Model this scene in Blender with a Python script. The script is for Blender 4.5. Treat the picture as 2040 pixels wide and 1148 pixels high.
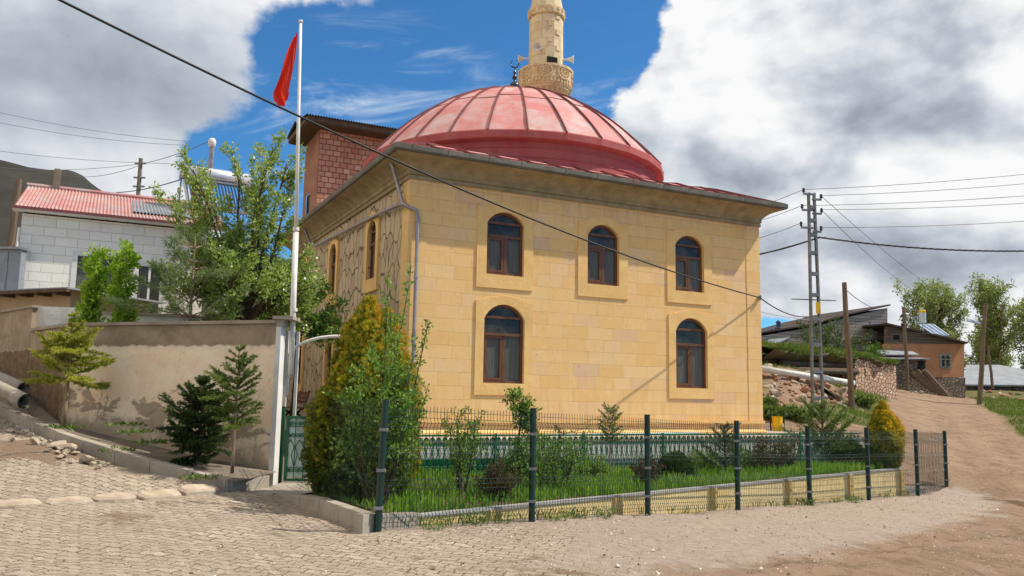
import bpy, math, random
import numpy as np
from mathutils import Vector, Matrix
from mathutils.geometry import tessellate_polygon

for o in list(bpy.data.objects):
    bpy.data.objects.remove(o)
scene = bpy.context.scene
COL = scene.collection
rad = math.radians

# ------------------------------------------------------------------ camera
FPX, PITCH, ROLL, YAW, CZ = 1660.6, rad(7.536), rad(-0.991), rad(26.583), 1.6
_f = np.array([0, math.cos(PITCH), math.sin(PITCH)])
_x = np.array([1.0, 0, 0])
_d = np.cross(_f, _x)
CAM = np.array([math.cos(ROLL) * _x + math.sin(ROLL) * _d, -math.sin(ROLL) * _x + math.cos(ROLL) * _d, _f])
cd = bpy.data.cameras.new('camera')
cam = bpy.data.objects.new('camera', cd)
COL.objects.link(cam)
cd.sensor_width = 36
cd.lens = FPX / 2040 * 36
cd.clip_start = 0.1
cd.clip_end = 5000
R = Matrix(((CAM[0][0], -CAM[1][0], -CAM[2][0]), (CAM[0][1], -CAM[1][1], -CAM[2][1]), (CAM[0][2], -CAM[1][2], -CAM[2][2])))
cam.matrix_world = Matrix.Translation((0, 0, CZ)) @ R.to_4x4()
scene.camera = cam


def ray(px, py):
    return CAM.T @ np.array([(px - 1020) / FPX, (py - 574) / FPX, 1.0])


def at(px, py, Y):
    d = ray(px, py)
    return np.array([0, 0, CZ]) + d * (Y / d[1])


def gp(px, py):
    """a point on the gently falling ground in front of the fence"""
    d = ray(px, py)
    t = -CZ / (d[2] + 0.0415 * d[0] + 0.0063 * d[1])
    return np.array([0, 0, CZ]) + d * t


# ------------------------------------------------------------------ sun + sky
SUN = np.array([1.386, 0.135, 1.72])
SUN /= np.linalg.norm(SUN)
sl = bpy.data.lights.new('sun', 'SUN')
sl.energy = 4.8
sl.angle = rad(0.53)
sl.color = (1.0, 0.93, 0.80)
so = bpy.data.objects.new('sun', sl)
COL.objects.link(so)
so.location = (40, 4, 60)
so.rotation_euler = Vector(-SUN).to_track_quat('-Z', 'Y').to_euler()
scene.view_settings.view_transform = 'Standard'
scene.view_settings.look = 'None'
scene.view_settings.gamma = 1
scene.view_settings.use_curve_mapping = False
scene.view_settings.exposure = 0.16
scene.render.engine = 'CYCLES'
scene.cycles.max_bounces = 8
scene.cycles.transparent_max_bounces = 12
scene.cycles.use_denoising = True


def lin(c):
    return tuple(((v / 255) / 12.92 if v / 255 <= 0.04045 else ((v / 255 + 0.055) / 1.055) ** 2.4) for v in c)


class NT:
    """tiny helper for node graphs"""
    def __init__(s, tree):
        s.t = tree
        s.n = tree.nodes
        s.l = tree.links

    def node(s, typ, **kw):
        n = s.n.new(typ)
        for k, v in kw.items():
            setattr(n, k, v)
        return n

    def set(s, sock, v):
        if isinstance(v, bpy.types.NodeSocket):
            s.l.new(v, sock)
        elif v is not None:
            if hasattr(sock.default_value, '__len__') and not hasattr(v, '__len__'):
                v = [v] * len(sock.default_value)
            if hasattr(sock.default_value, '__len__') and len(sock.default_value) == 4 and len(v) == 3:
                v = (*v, 1)
            sock.default_value = v

    def m(s, op, a, b=None, c=None, clamp=False):
        n = s.node('ShaderNodeMath', operation=op, use_clamp=clamp)
        for i, v in enumerate((a, b, c)):
            if v is not None:
                s.set(n.inputs[i], v)
        return n.outputs[0]

    def vm(s, op, a, b=None, scale=None):
        n = s.node('ShaderNodeVectorMath', operation=op)
        s.set(n.inputs[0], a)
        if b is not None:
            s.set(n.inputs[1], b)
        if scale is not None:
            s.set(n.inputs['Scale'], scale)
        return n.outputs[0]

    def mix(s, f, a, b, blend='MIX'):
        n = s.node('ShaderNodeMix', data_type='RGBA', blend_type=blend)
        s.set(n.inputs[0], f)
        s.set(n.inputs[6], a)
        s.set(n.inputs[7], b)
        return n.outputs[2]

    def noise(s, vec, scale, detail=5, rough=0.55, dist=0.0):
        n = s.node('ShaderNodeTexNoise')
        if vec is not None:
            s.l.new(vec, n.inputs['Vector'])
        s.set(n.inputs['Scale'], scale)
        s.set(n.inputs['Detail'], detail)
        s.set(n.inputs['Roughness'], rough)
        s.set(n.inputs['Distortion'], dist)
        return n.outputs[0]

    def ramp(s, f, stops, interp='LINEAR'):
        n = s.node('ShaderNodeValToRGB')
        n.color_ramp.interpolation = interp
        e = n.color_ramp.elements
        while len(e) < len(stops):
            e.new(0.5)
        for el, (p, c) in zip(e, stops):
            el.position = p
            el.color = (*c, 1) if len(c) == 3 else c
        s.l.new(f, n.inputs[0])
        return n.outputs[0]

    def sstep(s, v, a, b):
        n = s.node('ShaderNodeMapRange', interpolation_type='SMOOTHSTEP')
        s.set(n.inputs[0], v)
        n.inputs[1].default_value = a
        n.inputs[2].default_value = b
        return n.outputs[0]

    def xyz(s, v):
        n = s.node('ShaderNodeSeparateXYZ')
        s.l.new(v, n.inputs[0])
        return n.outputs

    def comb(s, x, y, z):
        n = s.node('ShaderNodeCombineXYZ')
        for i, v in enumerate((x, y, z)):
            s.set(n.inputs[i], v)
        return n.outputs[0]


world = bpy.data.worlds.new('World')
scene.world = world
world.use_nodes = True
w = NT(world.node_tree)
w.n.clear()
sky = w.node('ShaderNodeTexSky', sky_type='NISHITA', sun_disc=False)
sky.sun_elevation = math.asin(SUN[2])
sky.sun_rotation = math.atan2(SUN[0], SUN[1])
sky.altitude = 1500
sky.air_density = 1.0
sky.dust_density = 0.3
sky.ozone_density = 2.5
tc = w.node('ShaderNodeTexCoord')
X, Yy, Z = w.xyz(tc.outputs['Generated'])
az = w.m('ARCTAN2', X, Yy)
el = w.m('ARCSINE', Z)
P = w.comb(az, w.m('MULTIPLY', el, 1.5), 0.0)


def blobs(lst):
    """sum of soft round patches of sky, each by its direction (azimuth, elevation)"""
    acc = None
    for (px, py, rx, ry, wt) in lst:
        d = ray(px, py)
        d = d / np.linalg.norm(d)
        a0, e0 = math.atan2(d[0], d[1]), math.asin(d[2])
        dx = w.m('MULTIPLY', w.m('SUBTRACT', az, a0), FPX / rx)
        dy = w.m('MULTIPLY', w.m('SUBTRACT', el, e0), FPX / ry)
        r2 = w.m('ADD', w.m('MULTIPLY', dx, dx), w.m('MULTIPLY', dy, dy))
        g = w.m('MULTIPLY', w.m('POWER', 2.718, w.m('MULTIPLY', r2, -1.0)), wt)
        acc = g if acc is None else w.m('ADD', acc, g)
    return acc


# where the clouds stand, and the blue holes between them
cover = blobs([(80, 60, 420, 260, 1.0), (-150, 300, 480, 260, 1.0), (310, 110, 160, 180, .5), (600, -50, 260, 60, .55), (780, -80, 200, 50, .4), (560, 150, 90, 120, -.55), (400, 300, 60, 60, -.3),
               (1700, 180, 400, 330, 1.1), (1950, 450, 500, 300, 1.0), (1420, 170, 200, 130, .75), (1330, 300, 130, 110, .5), (1500, 480, 280, 130, .8), (1650, 650, 300, 90, .5),
               (1230, 320, 80, 60, .25), (2400, 300, 500, 500, 1.0), (-700, 300, 500, 500, .8),
               (950, 180, 270, 200, -.55), (430, 330, 110, 110, -.6), (1405, 215, 34, 20, -.95), (1425, 222, 24, 26, -.3), (1535, 542, 50, 14, -.95), (1575, 551, 40, 11, -.6), (1556, 606, 60, 14, -.75), (1610, 634, 80, 18, -.75),
               (1530, 652, 55, 24, -.8), (1650, 657, 60, 14, -.5), (1470, 190, 30, 18, -.5), (2030, 240, 40, 18, -.6), (1660, 395, 40, 14, -.25), (1230, 60, 90, 110, -.75), (660, 130, 120, 60, -.3), (2000, 235, 50, 14, -.25)])
n1 = w.noise(P, 5.0, 9, 0.52, 0.2)
n2 = w.noise(P, 19.0, 8, 0.62, 0.1)
den = w.m('ADD', w.m('ADD', cover, w.m('MULTIPLY', w.m('SUBTRACT', n1, 0.5), 1.35)), w.m('MULTIPLY', w.m('SUBTRACT', n2, 0.5), 0.75))
hard = w.sstep(az, -0.05, 0.12)
mask = w.mix(hard, w.sstep(den, 0.30, 0.66), w.sstep(den, 0.37, 0.58))
# thin streaks of high cloud in the blue
stv = w.comb(w.m('ADD', w.m('MULTIPLY', az, 5.0), w.m('MULTIPLY', el, 9.0)), w.m('SUBTRACT', w.m('MULTIPLY', el, 30.0), w.m('MULTIPLY', az, 6.0)), 3.0)
wisp = w.sstep(w.noise(stv, 0.9, 6, 0.62, 0.6), 0.5, 0.8)
wispw = blobs([(820, 160, 260, 120, .55), (540, 320, 260, 120, .75), (1180, 190, 120, 80, .5), (640, 210, 150, 60, .4)])
wisp = w.m('MULTIPLY', wisp, wispw, clamp=True)
# light and dark inside the clouds
n1b = w.noise(w.vm('ADD', P, (0.030, 0.040, 0.0)), 5.0, 9, 0.52, 0.2)
n2b = w.noise(w.vm('ADD', P, (0.010, 0.014, 0.0)), 19.0, 8, 0.62, 0.1)
s1 = w.noise(P, 6.5, 3.5, 0.5, 0.35)
s1b = w.noise(w.vm('ADD', P, (0.034, 0.044, 0.0)), 6.5, 3.5, 0.5, 0.35)
edge = w.m('ADD', w.m('MULTIPLY', w.m('SUBTRACT', s1, s1b), 1.25), w.m('MULTIPLY', w.m('SUBTRACT', n2, n2b), 0.30))
edge = w.m('MULTIPLY', edge, w.m('ADD', 0.35, w.m('MULTIPLY', hard, 0.65)))
tone = blobs([(150, 110, 330, 150, -0.26), (-80, 200, 300, 120, -0.21), (330, 190, 150, 80, -0.11), (200, 300, 200, 45, 0.11), (60, 195, 60, 25, 0.18), (560, -20, 320, 60, 0.09),
              (1540, 70, 260, 110, 0.11), (1330, 130, 90, 110, 0.11), (1744, 200, 150, 75, -0.26), (1810, 250, 150, 45, -0.16), (1416, 275, 55, 60, -0.21), (1500, 360, 130, 40, -0.27), (1600, 250, 110, 60, -0.12),
              (1675, 322, 90, 35, 0.09), (1840, 390, 150, 50, 0.20), (1980, 380, 90, 60, 0.14), (1560, 485, 120, 50, -0.31), (1720, 505, 90, 45, -0.26), (1880, 540, 190, 45, -0.34), (1600, 590, 110, 35, 0.11), (1960, 650, 120, 40, 0.11), (2000, 180, 70, 60, 0.09), (1960, 300, 120, 40, -0.09)])
val = w.m('ADD', w.m('ADD', w.m('ADD', 0.84, tone), edge), w.m('MULTIPLY', w.m('SUBTRACT', n2, 0.5), 0.12))
val = w.m('ADD', val, w.m('MULTIPLY', w.m('SUBTRACT', n1, 0.5), 0.22))
ccol = w.ramp(val, [(0.0, lin((96, 101, 110))), (0.3, lin((142, 150, 162))), (0.6, lin((190, 198, 209))), (0.85, lin((236, 239, 243))), (1.0, lin((255, 255, 255)))])
CLOUD = 0.86
ccol = w.vm('SCALE', ccol, scale=CLOUD)
bluetint = w.mix(1.0, sky.outputs[0], (0.40, 0.86, 1.12), 'MULTIPLY')
SKYS = 0.118
skyc = w.vm('SCALE', bluetint, scale=SKYS * 1.0)
skyc = w.mix(wisp, skyc, w.vm('SCALE', w.comb(0.75, 0.85, 0.95), scale=CLOUD))
# unseen bright cloud, added opposite the sun and overhead to warm and lift shade
away = w.m('COSINE', w.m('ADD', az, 2.0))
deck = w.m('MULTIPLY', w.sstep(away, 0.22, 0.62), w.m('SUBTRACT', 1.0, w.m('MULTIPLY', 0.4, w.sstep(n1, 0.3, 0.7))))
high = w.m('MULTIPLY', w.sstep(el, 0.62, 0.9), 0.6)
fillc = w.vm('SCALE', w.comb(1.0, 0.90, 0.74), scale=1.12)
fin = w.mix(w.m('MAXIMUM', deck, high), w.mix(mask, skyc, ccol), fillc)
bg = w.node('ShaderNodeBackground')
w.l.new(w.vm('SCALE', fin, scale=10.0), bg.inputs[0])
bg.inputs[1].default_value = 0.1
wo = w.node('ShaderNodeOutputWorld')
w.l.new(bg.outputs[0], wo.inputs[0])
world.cycles.sampling_method = 'MANUAL'
world.cycles.sample_map_resolution = 512

# ------------------------------------------------------------------ materials
MATS = {}


def newmat(name):
    m = bpy.data.materials.new(name)
    m.use_nodes = True
    t = NT(m.node_tree)
    t.n.clear()
    out = t.node('ShaderNodeOutputMaterial')
    b = t.node('ShaderNodeBsdfPrincipled')
    t.l.new(b.outputs[0], out.inputs[0])
    b.inputs['Specular IOR Level'].default_value = 0.3
    MATS[name] = m
    return m, t, b, out


def bump(t, b, h, strength=0.4, dist=0.02):
    n = t.node('ShaderNodeBump')
    n.inputs['Strength'].default_value = strength
    n.inputs['Distance'].default_value = dist
    t.l.new(h, n.inputs['Height'])
    t.l.new(n.outputs[0], b.inputs['Normal'])


def ocoord(t):
    return t.node('ShaderNodeTexCoord').outputs['Object']


def facevec(t):
    """flat coordinates on upright faces: along the wall, and up"""
    tcn = t.node('ShaderNodeTexCoord')
    x, y, z = t.xyz(tcn.outputs['Object'])
    nx, ny, nz = t.xyz(tcn.outputs['Normal'])
    side = t.m('GREATER_THAN', t.m('ABSOLUTE', nx), t.m('ABSOLUTE', ny))
    u = t.m('ADD', t.m('MULTIPLY', side, y), t.m('MULTIPLY', t.m('SUBTRACT', 1.0, side), x))
    return t.comb(u, z, 0.0), x, y, z


def plain(name, c1, c2=None, scale=4.0, rough=0.7, bmp=0.3, metal=0.0, bs=None, spec=0.3, stain=None, stretch=None):
    """paint, plaster, wood...: two tones broken up by noise, and some stain"""
    m, t, b, out = newmat(name)
    c2 = c2 or tuple(max(0, v * 0.8) for v in c1)
    v = ocoord(t)
    if stretch:
        v = t.vm('MULTIPLY', v, stretch)
    n = t.noise(v, scale, 6, 0.6)
    col = t.mix(t.sstep(n, 0.3, 0.7), lin(c1), lin(c2))
    if stain:
        n2 = t.noise(v, scale * 0.37, 7, 0.65, 0.4)
        col = t.mix(t.m('MULTIPLY', t.sstep(n2, 0.5, 0.72), stain[1]), col, lin(stain[0]))
    t.l.new(col, b.inputs['Base Color'])
    b.inputs['Roughness'].default_value = rough
    b.inputs['Metallic'].default_value = metal
    b.inputs['Specular IOR Level'].default_value = spec
    if bmp:
        bump(t, b, t.noise(v, bs or scale * 6, 4, 0.6), bmp, 0.02)
    return m


def foliage(name, stops, trans=0.35, rough=0.6):
    """leaves: each has its own shade, stored per face"""
    m = bpy.data.materials.new(name)
    m.use_nodes = True
    t = NT(m.node_tree)
    t.n.clear()
    out = t.node('ShaderNodeOutputMaterial')
    a = t.node('ShaderNodeAttribute', attribute_name='tint')
    col = t.ramp(a.outputs['Fac'], [(p, lin(c)) for p, c in stops])
    b = t.node('ShaderNodeBsdfPrincipled')
    t.l.new(col, b.inputs['Base Color'])
    b.inputs['Roughness'].default_value = rough
    b.inputs['Specular IOR Level'].default_value = 0.25
    tr = t.node('ShaderNodeBsdfTranslucent')
    t.l.new(t.mix(1.0, col, (1.0, 1.0, 0.6), 'MULTIPLY'), tr.inputs[0])
    mx = t.node('ShaderNodeMixShader')
    mx.inputs[0].default_value = trans
    t.l.new(b.outputs[0], mx.inputs[1])
    t.l.new(tr.outputs[0], mx.inputs[2])
    t.l.new(mx.outputs[0], out.inputs[0])
    MATS[name] = m
    return m


# dressed sandstone blocks of the front wall
def stone_blocks():
    m, t, b, out = newmat('sandstone')
    v, x, y, z = facevec(t)
    br = t.node('ShaderNodeTexBrick')
    t.l.new(v, br.inputs['Vector'])
    br.offset = 0.43
    br.offset_frequency = 2
    br.squash = 0.72
    br.squash_frequency = 3
    br.inputs['Scale'].default_value = 1.0
    br.inputs['Brick Width'].default_value = 0.74
    br.inputs['Row Height'].default_value = 0.31
    br.inputs['Mortar Size'].default_value = 0.004
    br.inputs['Mortar Smooth'].default_value = 0.6
    br.inputs['Bias'].default_value = 0.0
    br.inputs['Color1'].default_value = (0, 0, 0, 1)
    br.inputs['Color2'].default_value = (1, 1, 1, 1)
    br.inputs['Mortar'].default_value = (0.5, 0.5, 0.5, 1)
    col = t.ramp(br.outputs['Color'], [(0.0, lin((229, 186, 126))), (0.35, lin((234, 195, 138))), (0.55, lin((228, 184, 120))), (0.7, lin((232, 190, 132))), (0.85, lin((234, 198, 146))), (0.96, lin((224, 184, 142))), (1.0, lin((214, 180, 152)))])
    n1 = t.noise(v, 1.3, 6, 0.6)
    n2 = t.noise(t.vm('MULTIPLY', v, (2.0, 0.7, 1)), 6, 6, 0.65)
    col = t.mix(t.m('MULTIPLY', t.sstep(n1, 0.35, 0.75), 0.35), col, lin((240, 196, 116)))
    col = t.mix(t.m('MULTIPLY', t.sstep(n2, 0.5, 0.8), 0.35), col, lin((206, 162, 104)))
    n4 = t.noise(t.vm('MULTIPLY', v, (0.8, 1.3, 1)), 2.7, 7, 0.7, 0.4)
    col = t.mix(t.m('MULTIPLY', t.sstep(n4, 0.5, 0.7), 0.5), col, lin((236, 202, 152)))
    n5 = t.noise(t.vm('ADD', v, (9, 4, 0)), 2.1, 7, 0.7, 0.3)
    col = t.mix(t.m('MULTIPLY', t.sstep(n5, 0.54, 0.7), 0.45), col, lin((222, 176, 108)))
    tool = t.noise(t.vm('MULTIPLY', v, (30.0, 1.5, 1)), 2.0, 4, 0.6)
    col = t.mix(t.m('MULTIPLY', t.sstep(tool, 0.45, 0.8), 0.3), col, lin((204, 160, 104)))
    # weathering that washed down below the cornice
    up = t.sstep(z, 5.6, 6.9)
    st = t.noise(t.vm('MULTIPLY', v, (3.0, 0.25, 1)), 2.2, 5, 0.6)
    col = t.mix(t.m('MULTIPLY', t.m('MULTIPLY', up, t.sstep(st, 0.42, 0.7)), 0.35), col, lin((164, 134, 100)))
    jn = t.m('MULTIPLY', br.outputs['Fac'], t.sstep(t.noise(v, 2.6, 5, 0.7), 0.40, 0.62))
    col = t.mix(t.m('MULTIPLY', jn, 0.75), col, lin((128, 94, 60)))
    spots = t.noise(v, 11, 2, 0.5)
    col = t.mix(t.m('MULTIPLY', t.sstep(spots, 0.72, 0.78), 0.7), col, lin((120, 90, 55)))
    foot = t.m('MULTIPLY', t.m('SUBTRACT', 1.0, t.sstep(z, 1.0, 2.4)), t.sstep(st, 0.4, 0.7))
    col = t.mix(t.m('MULTIPLY', foot, 0.4), col, lin((196, 158, 112)))
    t.l.new(col, b.inputs['Base Color'])
    b.inputs['Roughness'].default_value = 0.85
    h = t.m('SUBTRACT', t.m('ADD', t.m('MULTIPLY', t.noise(v, 30, 5, 0.65), 0.35), t.m('MULTIPLY', br.outputs['Color'], 0.25)), t.m('MULTIPLY', br.outputs['Fac'], 0.8))
    bump(t, b, h, 0.6, 0.02)
    return m


def crazy_stone():
    """rough stone cladding with dark raised pointing"""
    m, t, b, out = newmat('crazy_stone')
    v, x, y, z = facevec(t)
    v = t.vm('ADD', t.vm('MULTIPLY', v, (1.0, 0.55, 1.0)), t.vm('SCALE', t.comb(t.noise(v, 2.2, 3), t.noise(t.vm('ADD', v, (7, 3, 0)), 2.2, 3), 0), scale=0.30))
    vo = t.node('ShaderNodeTexVoronoi', feature='DISTANCE_TO_EDGE', voronoi_dimensions='2D')
    t.l.new(v, vo.inputs['Vector'])
    vo.inputs['Scale'].default_value = 3.1
    vc = t.node('ShaderNodeTexVoronoi', feature='F1', voronoi_dimensions='2D')
    t.l.new(v, vc.inputs['Vector'])
    vc.inputs['Scale'].default_value = 3.1
    line = t.m('SUBTRACT', 1.0, t.sstep(vo.outputs['Distance'], 0.028, 0.055))
    r, g, bl = t.xyz(vc.outputs['Color'])
    col = t.ramp(r, [(0, lin((196, 176, 146))), (0.5, lin((212, 193, 162))), (1, lin((182, 164, 140)))])
    col = t.mix(t.m('MULTIPLY', t.noise(v, 9, 5), 0.5), col, lin((150, 128, 98)))
    col = t.mix(t.m('MULTIPLY', line, t.sstep(t.noise(v, 4, 3), 0.25, 0.45)), col, lin((108, 93, 76)))
    t.l.new(col, b.inputs['Base Color'])
    b.inputs['Roughness'].default_value = 0.9
    bump(t, b, t.m('ADD', line, t.m('MULTIPLY', t.noise(v, 20, 5), 0.4)), 0.8, 0.03)
    return m


def hollow_brick():
    m, t, b, out = newmat('hollow_brick')
    v, x, y, z = facevec(t)
    br = t.node('ShaderNodeTexBrick')
    v2 = t.vm('ADD', v, t.vm('SCALE', t.comb(t.noise(v, 3, 3), t.noise(t.vm('ADD', v, (5, 5, 0)), 3, 3), 0), scale=0.05))
    t.l.new(v2, br.inputs['Vector'])
    br.inputs['Scale'].default_value = 1.0
    br.inputs['Brick Width'].default_value = 0.33
    br.inputs['Row Height'].default_value = 0.25
    br.inputs['Mortar Size'].default_value = 0.018
    br.inputs['Mortar Smooth'].default_value = 0.3
    br.inputs['Color1'].default_value = (0, 0, 0, 1)
    br.inputs['Color2'].default_value = (1, 1, 1, 1)
    br.inputs['Mortar'].default_value = (0.5, 0.5, 0.5, 1)
    col = t.ramp(br.outputs['Color'], [(0, lin((176, 118, 94))), (0.35, lin((202, 144, 118))), (0.7, lin((186, 126, 102))), (1, lin((218, 168, 140)))])
    wv = t.m('SINE', t.m('MULTIPLY', t.xyz(v)[1], 110.0))
    col = t.mix(t.m('MULTIPLY', t.sstep(wv, 0.3, 1.0), 0.28), col, lin((150, 92, 74)))
    col = t.mix(t.m('MULTIPLY', t.sstep(t.noise(v, 1.1, 5), 0.5, 0.75), 0.4), col, lin((206, 168, 148)))
    col = t.mix(br.outputs['Fac'], col, lin((118, 76, 62)))
    t.l.new(col, b.inputs['Base Color'])
    b.inputs['Roughness'].default_value = 0.9
    bump(t, b, t.m('SUBTRACT', t.m('MULTIPLY', br.outputs['Color'], 0.5), br.outputs['Fac']), 0.7, 0.04)
    return m


def block_wall(name, c1, c2, bw, rh, mort, cm, ms=0.01, offs=0.5):
    m, t, b, out = newmat(name)
    v, x, y, z = facevec(t)
    br = t.node('ShaderNodeTexBrick')
    t.l.new(v, br.inputs['Vector'])
    br.offset = offs
    br.inputs['Scale'].default_value = 1.0
    br.inputs['Brick Width'].default_value = bw
    br.inputs['Row Height'].default_value = rh
    br.inputs['Mortar Size'].default_value = ms
    br.inputs['Color1'].default_value = (*lin(c1), 1)
    br.inputs['Color2'].default_value = (*lin(c2), 1)
    br.inputs['Mortar'].default_value = (*lin(cm), 1)
    col = t.mix(t.m('MULTIPLY', t.sstep(t.noise(v, 1.5, 6, 0.65), 0.45, 0.8), 0.4), br.outputs['Color'], lin(cm))
    t.l.new(col, b.inputs['Base Color'])
    b.inputs['Roughness'].default_value = 0.85
    bump(t, b, t.m('ADD', t.m('MULTIPLY', br.outputs['Fac'], -1.0), t.m('MULTIPLY', t.noise(v, 15, 5), 0.5)), 0.5, 0.02)
    return m


def rubble_wall(name, scale, cols, dark, stretch=(1, 1.5, 1)):
    m, t, b, out = newmat(name)
    v, x, y, z = facevec(t)
    v = t.vm('MULTIPLY', v, stretch)
    v = t.vm('ADD', v, t.vm('SCALE', t.comb(t.noise(v, 3, 3), t.noise(t.vm('ADD', v, (5, 5, 0)), 3, 3), 0), scale=0.12))
    vo = t.node('ShaderNodeTexVoronoi', feature='DISTANCE_TO_EDGE', voronoi_dimensions='2D')
    t.l.new(v, vo.inputs['Vector'])
    vo.inputs['Scale'].default_value = scale
    vc = t.node('ShaderNodeTexVoronoi', feature='F1', voronoi_dimensions='2D')
    t.l.new(v, vc.inputs['Vector'])
    vc.inputs['Scale'].default_value = scale
    gap = t.m('SUBTRACT', 1.0, t.sstep(vo.outputs['Distance'], 0.02, 0.12))
    col = t.ramp(t.xyz(vc.outputs['Color'])[0], [(i / (len(cols) - 1), lin(c)) for i, c in enumerate(cols)])
    col = t.mix(gap, col, lin(dark))
    t.l.new(col, b.inputs['Base Color'])
    b.inputs['Roughness'].default_value = 0.92
    bump(t, b, t.m('SUBTRACT', t.m('MULTIPLY', t.noise(v, 14, 4), 0.3), gap), 1.0, 0.06)
    return m


def planks(name, c1, c2, h=0.16, vertical=False):
    m, t, b, out = newmat(name)
    v, x, y, z = facevec(t)
    if vertical:
        a = t.xyz(v)
        v = t.comb(a[1], a[0], 0.0)
    br = t.node('ShaderNodeTexBrick')
    t.l.new(v, br.inputs['Vector'])
    br.inputs['Scale'].default_value = 1.0
    br.inputs['Brick Width'].default_value = 2.6
    br.inputs['Row Height'].default_value = h
    br.inputs['Mortar Size'].default_value = 0.012
    br.inputs['Color1'].default_value = (*lin(c1), 1)
    br.inputs['Color2'].default_value = (*lin(c2), 1)
    br.inputs['Mortar'].default_value = (*lin([k * 0.35 for k in c2]), 1)
    g = t.noise(t.vm('MULTIPLY', v, (0.6, 12, 1)), 3, 6, 0.6)
    col = t.mix(t.m('MULTIPLY', t.sstep(g, 0.4, 0.8), 0.5), br.outputs['Color'], lin([k * 0.6 for k in c2]))
    t.l.new(col, b.inputs['Base Color'])
    b.inputs['Roughness'].default_value = 0.85
    bump(t, b, t.m('SUBTRACT', t.m('MULTIPLY', g, 0.4), br.outputs['Fac']), 0.6, 0.02)
    return m


def red_metal(name, c1, c2, faded, amt, panels=False):
    m, t, b, out = newmat(name)
    v = ocoord(t)
    n = t.noise(v, 0.9, 6, 0.6, 0.3)
    n2 = t.noise(t.vm('MULTIPLY', v, (1, 1, 0.35)), 1.6, 7, 0.62, 0.5)
    col = t.mix(t.sstep(n, 0.35, 0.65), lin(c1), lin(c2))
    col = t.mix(t.m('MULTIPLY', t.sstep(n2, 0.46, 0.62), amt), col, lin(faded))
    if panels:
        x, y, z = t.xyz(v)
        a = t.m('ARCTAN2', t.m('SUBTRACT', y, 5.3), t.m('SUBTRACT', x, 5.3))
        seg = t.m('FLOOR', t.m('DIVIDE', t.m('SUBTRACT', a, rad(-90 - 26.583 + 4.7)), 2 * math.pi / 28))
        row = t.m('FLOOR', t.m('DIVIDE', t.m('SUBTRACT', z, 8.62), 0.85))
        wn = t.node('ShaderNodeTexWhiteNoise', noise_dimensions='2D')
        t.l.new(t.comb(seg, row, 0.0), wn.inputs['Vector'])
        k = wn.outputs['Value']
        col = t.mix(t.m('MULTIPLY', t.m('MULTIPLY', t.sstep(k, 0.35, 1.0), t.sstep(n2, 0.36, 0.6)), 0.75), col, lin(faded))
        col = t.mix(t.m('MULTIPLY', t.m('SUBTRACT', 1.0, t.sstep(k, 0.0, 0.4)), 0.35), col, lin(c1))
        streak = t.noise(t.comb(t.m('MULTIPLY', a, 14.0), t.m('MULTIPLY', z, 0.7), 0.0), 1.6, 5, 0.6)
        col = t.mix(t.m('MULTIPLY', t.sstep(streak, 0.55, 0.75), 0.4), col, lin((178, 116, 108)))
    n3 = t.noise(v, 7, 6, 0.7)
    col = t.mix(t.m('MULTIPLY', t.sstep(n3, 0.58, 0.75), 0.35), col, lin([k * 0.75 for k in c1]))
    t.l.new(col, b.inputs['Base Color'])
    b.inputs['Roughness'].default_value = 0.72
    b.inputs['Specular IOR Level'].default_value = 0.2
    bump(t, b, t.noise(v, 2.5, 3), 0.5, 0.04)
    return m


def glass_mat():
    m, t, b, out = newmat('window_glass')
    v = ocoord(t)
    n = t.noise(v, 2.2, 3)
    col = t.mix(t.sstep(n, 0.35, 0.7), (0.018, 0.017, 0.014), (0.075, 0.07, 0.058))
    t.l.new(col, b.inputs['Base Color'])
    b.inputs['Roughness'].default_value = 0.22
    b.inputs['Specular IOR Level'].default_value = 0.3
    bump(t, b, t.noise(v, 1.2, 2), 0.06, 0.05)
    return m


def curtain_mat():
    m, t, b, out = newmat('curtained_glass')
    v = ocoord(t)
    n = t.noise(t.vm('MULTIPLY', v, (9, 9, 0.6)), 2.0, 4)
    col = t.mix(t.sstep(n, 0.3, 0.7), lin((98, 93, 82)), lin((80, 76, 68)))
    t.l.new(col, b.inputs['Base Color'])
    b.inputs['Roughness'].default_value = 0.25
    b.inputs['Specular IOR Level'].default_value = 0.3
    bump(t, b, t.noise(v, 1.2, 2), 0.06, 0.05)
    return m


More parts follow.
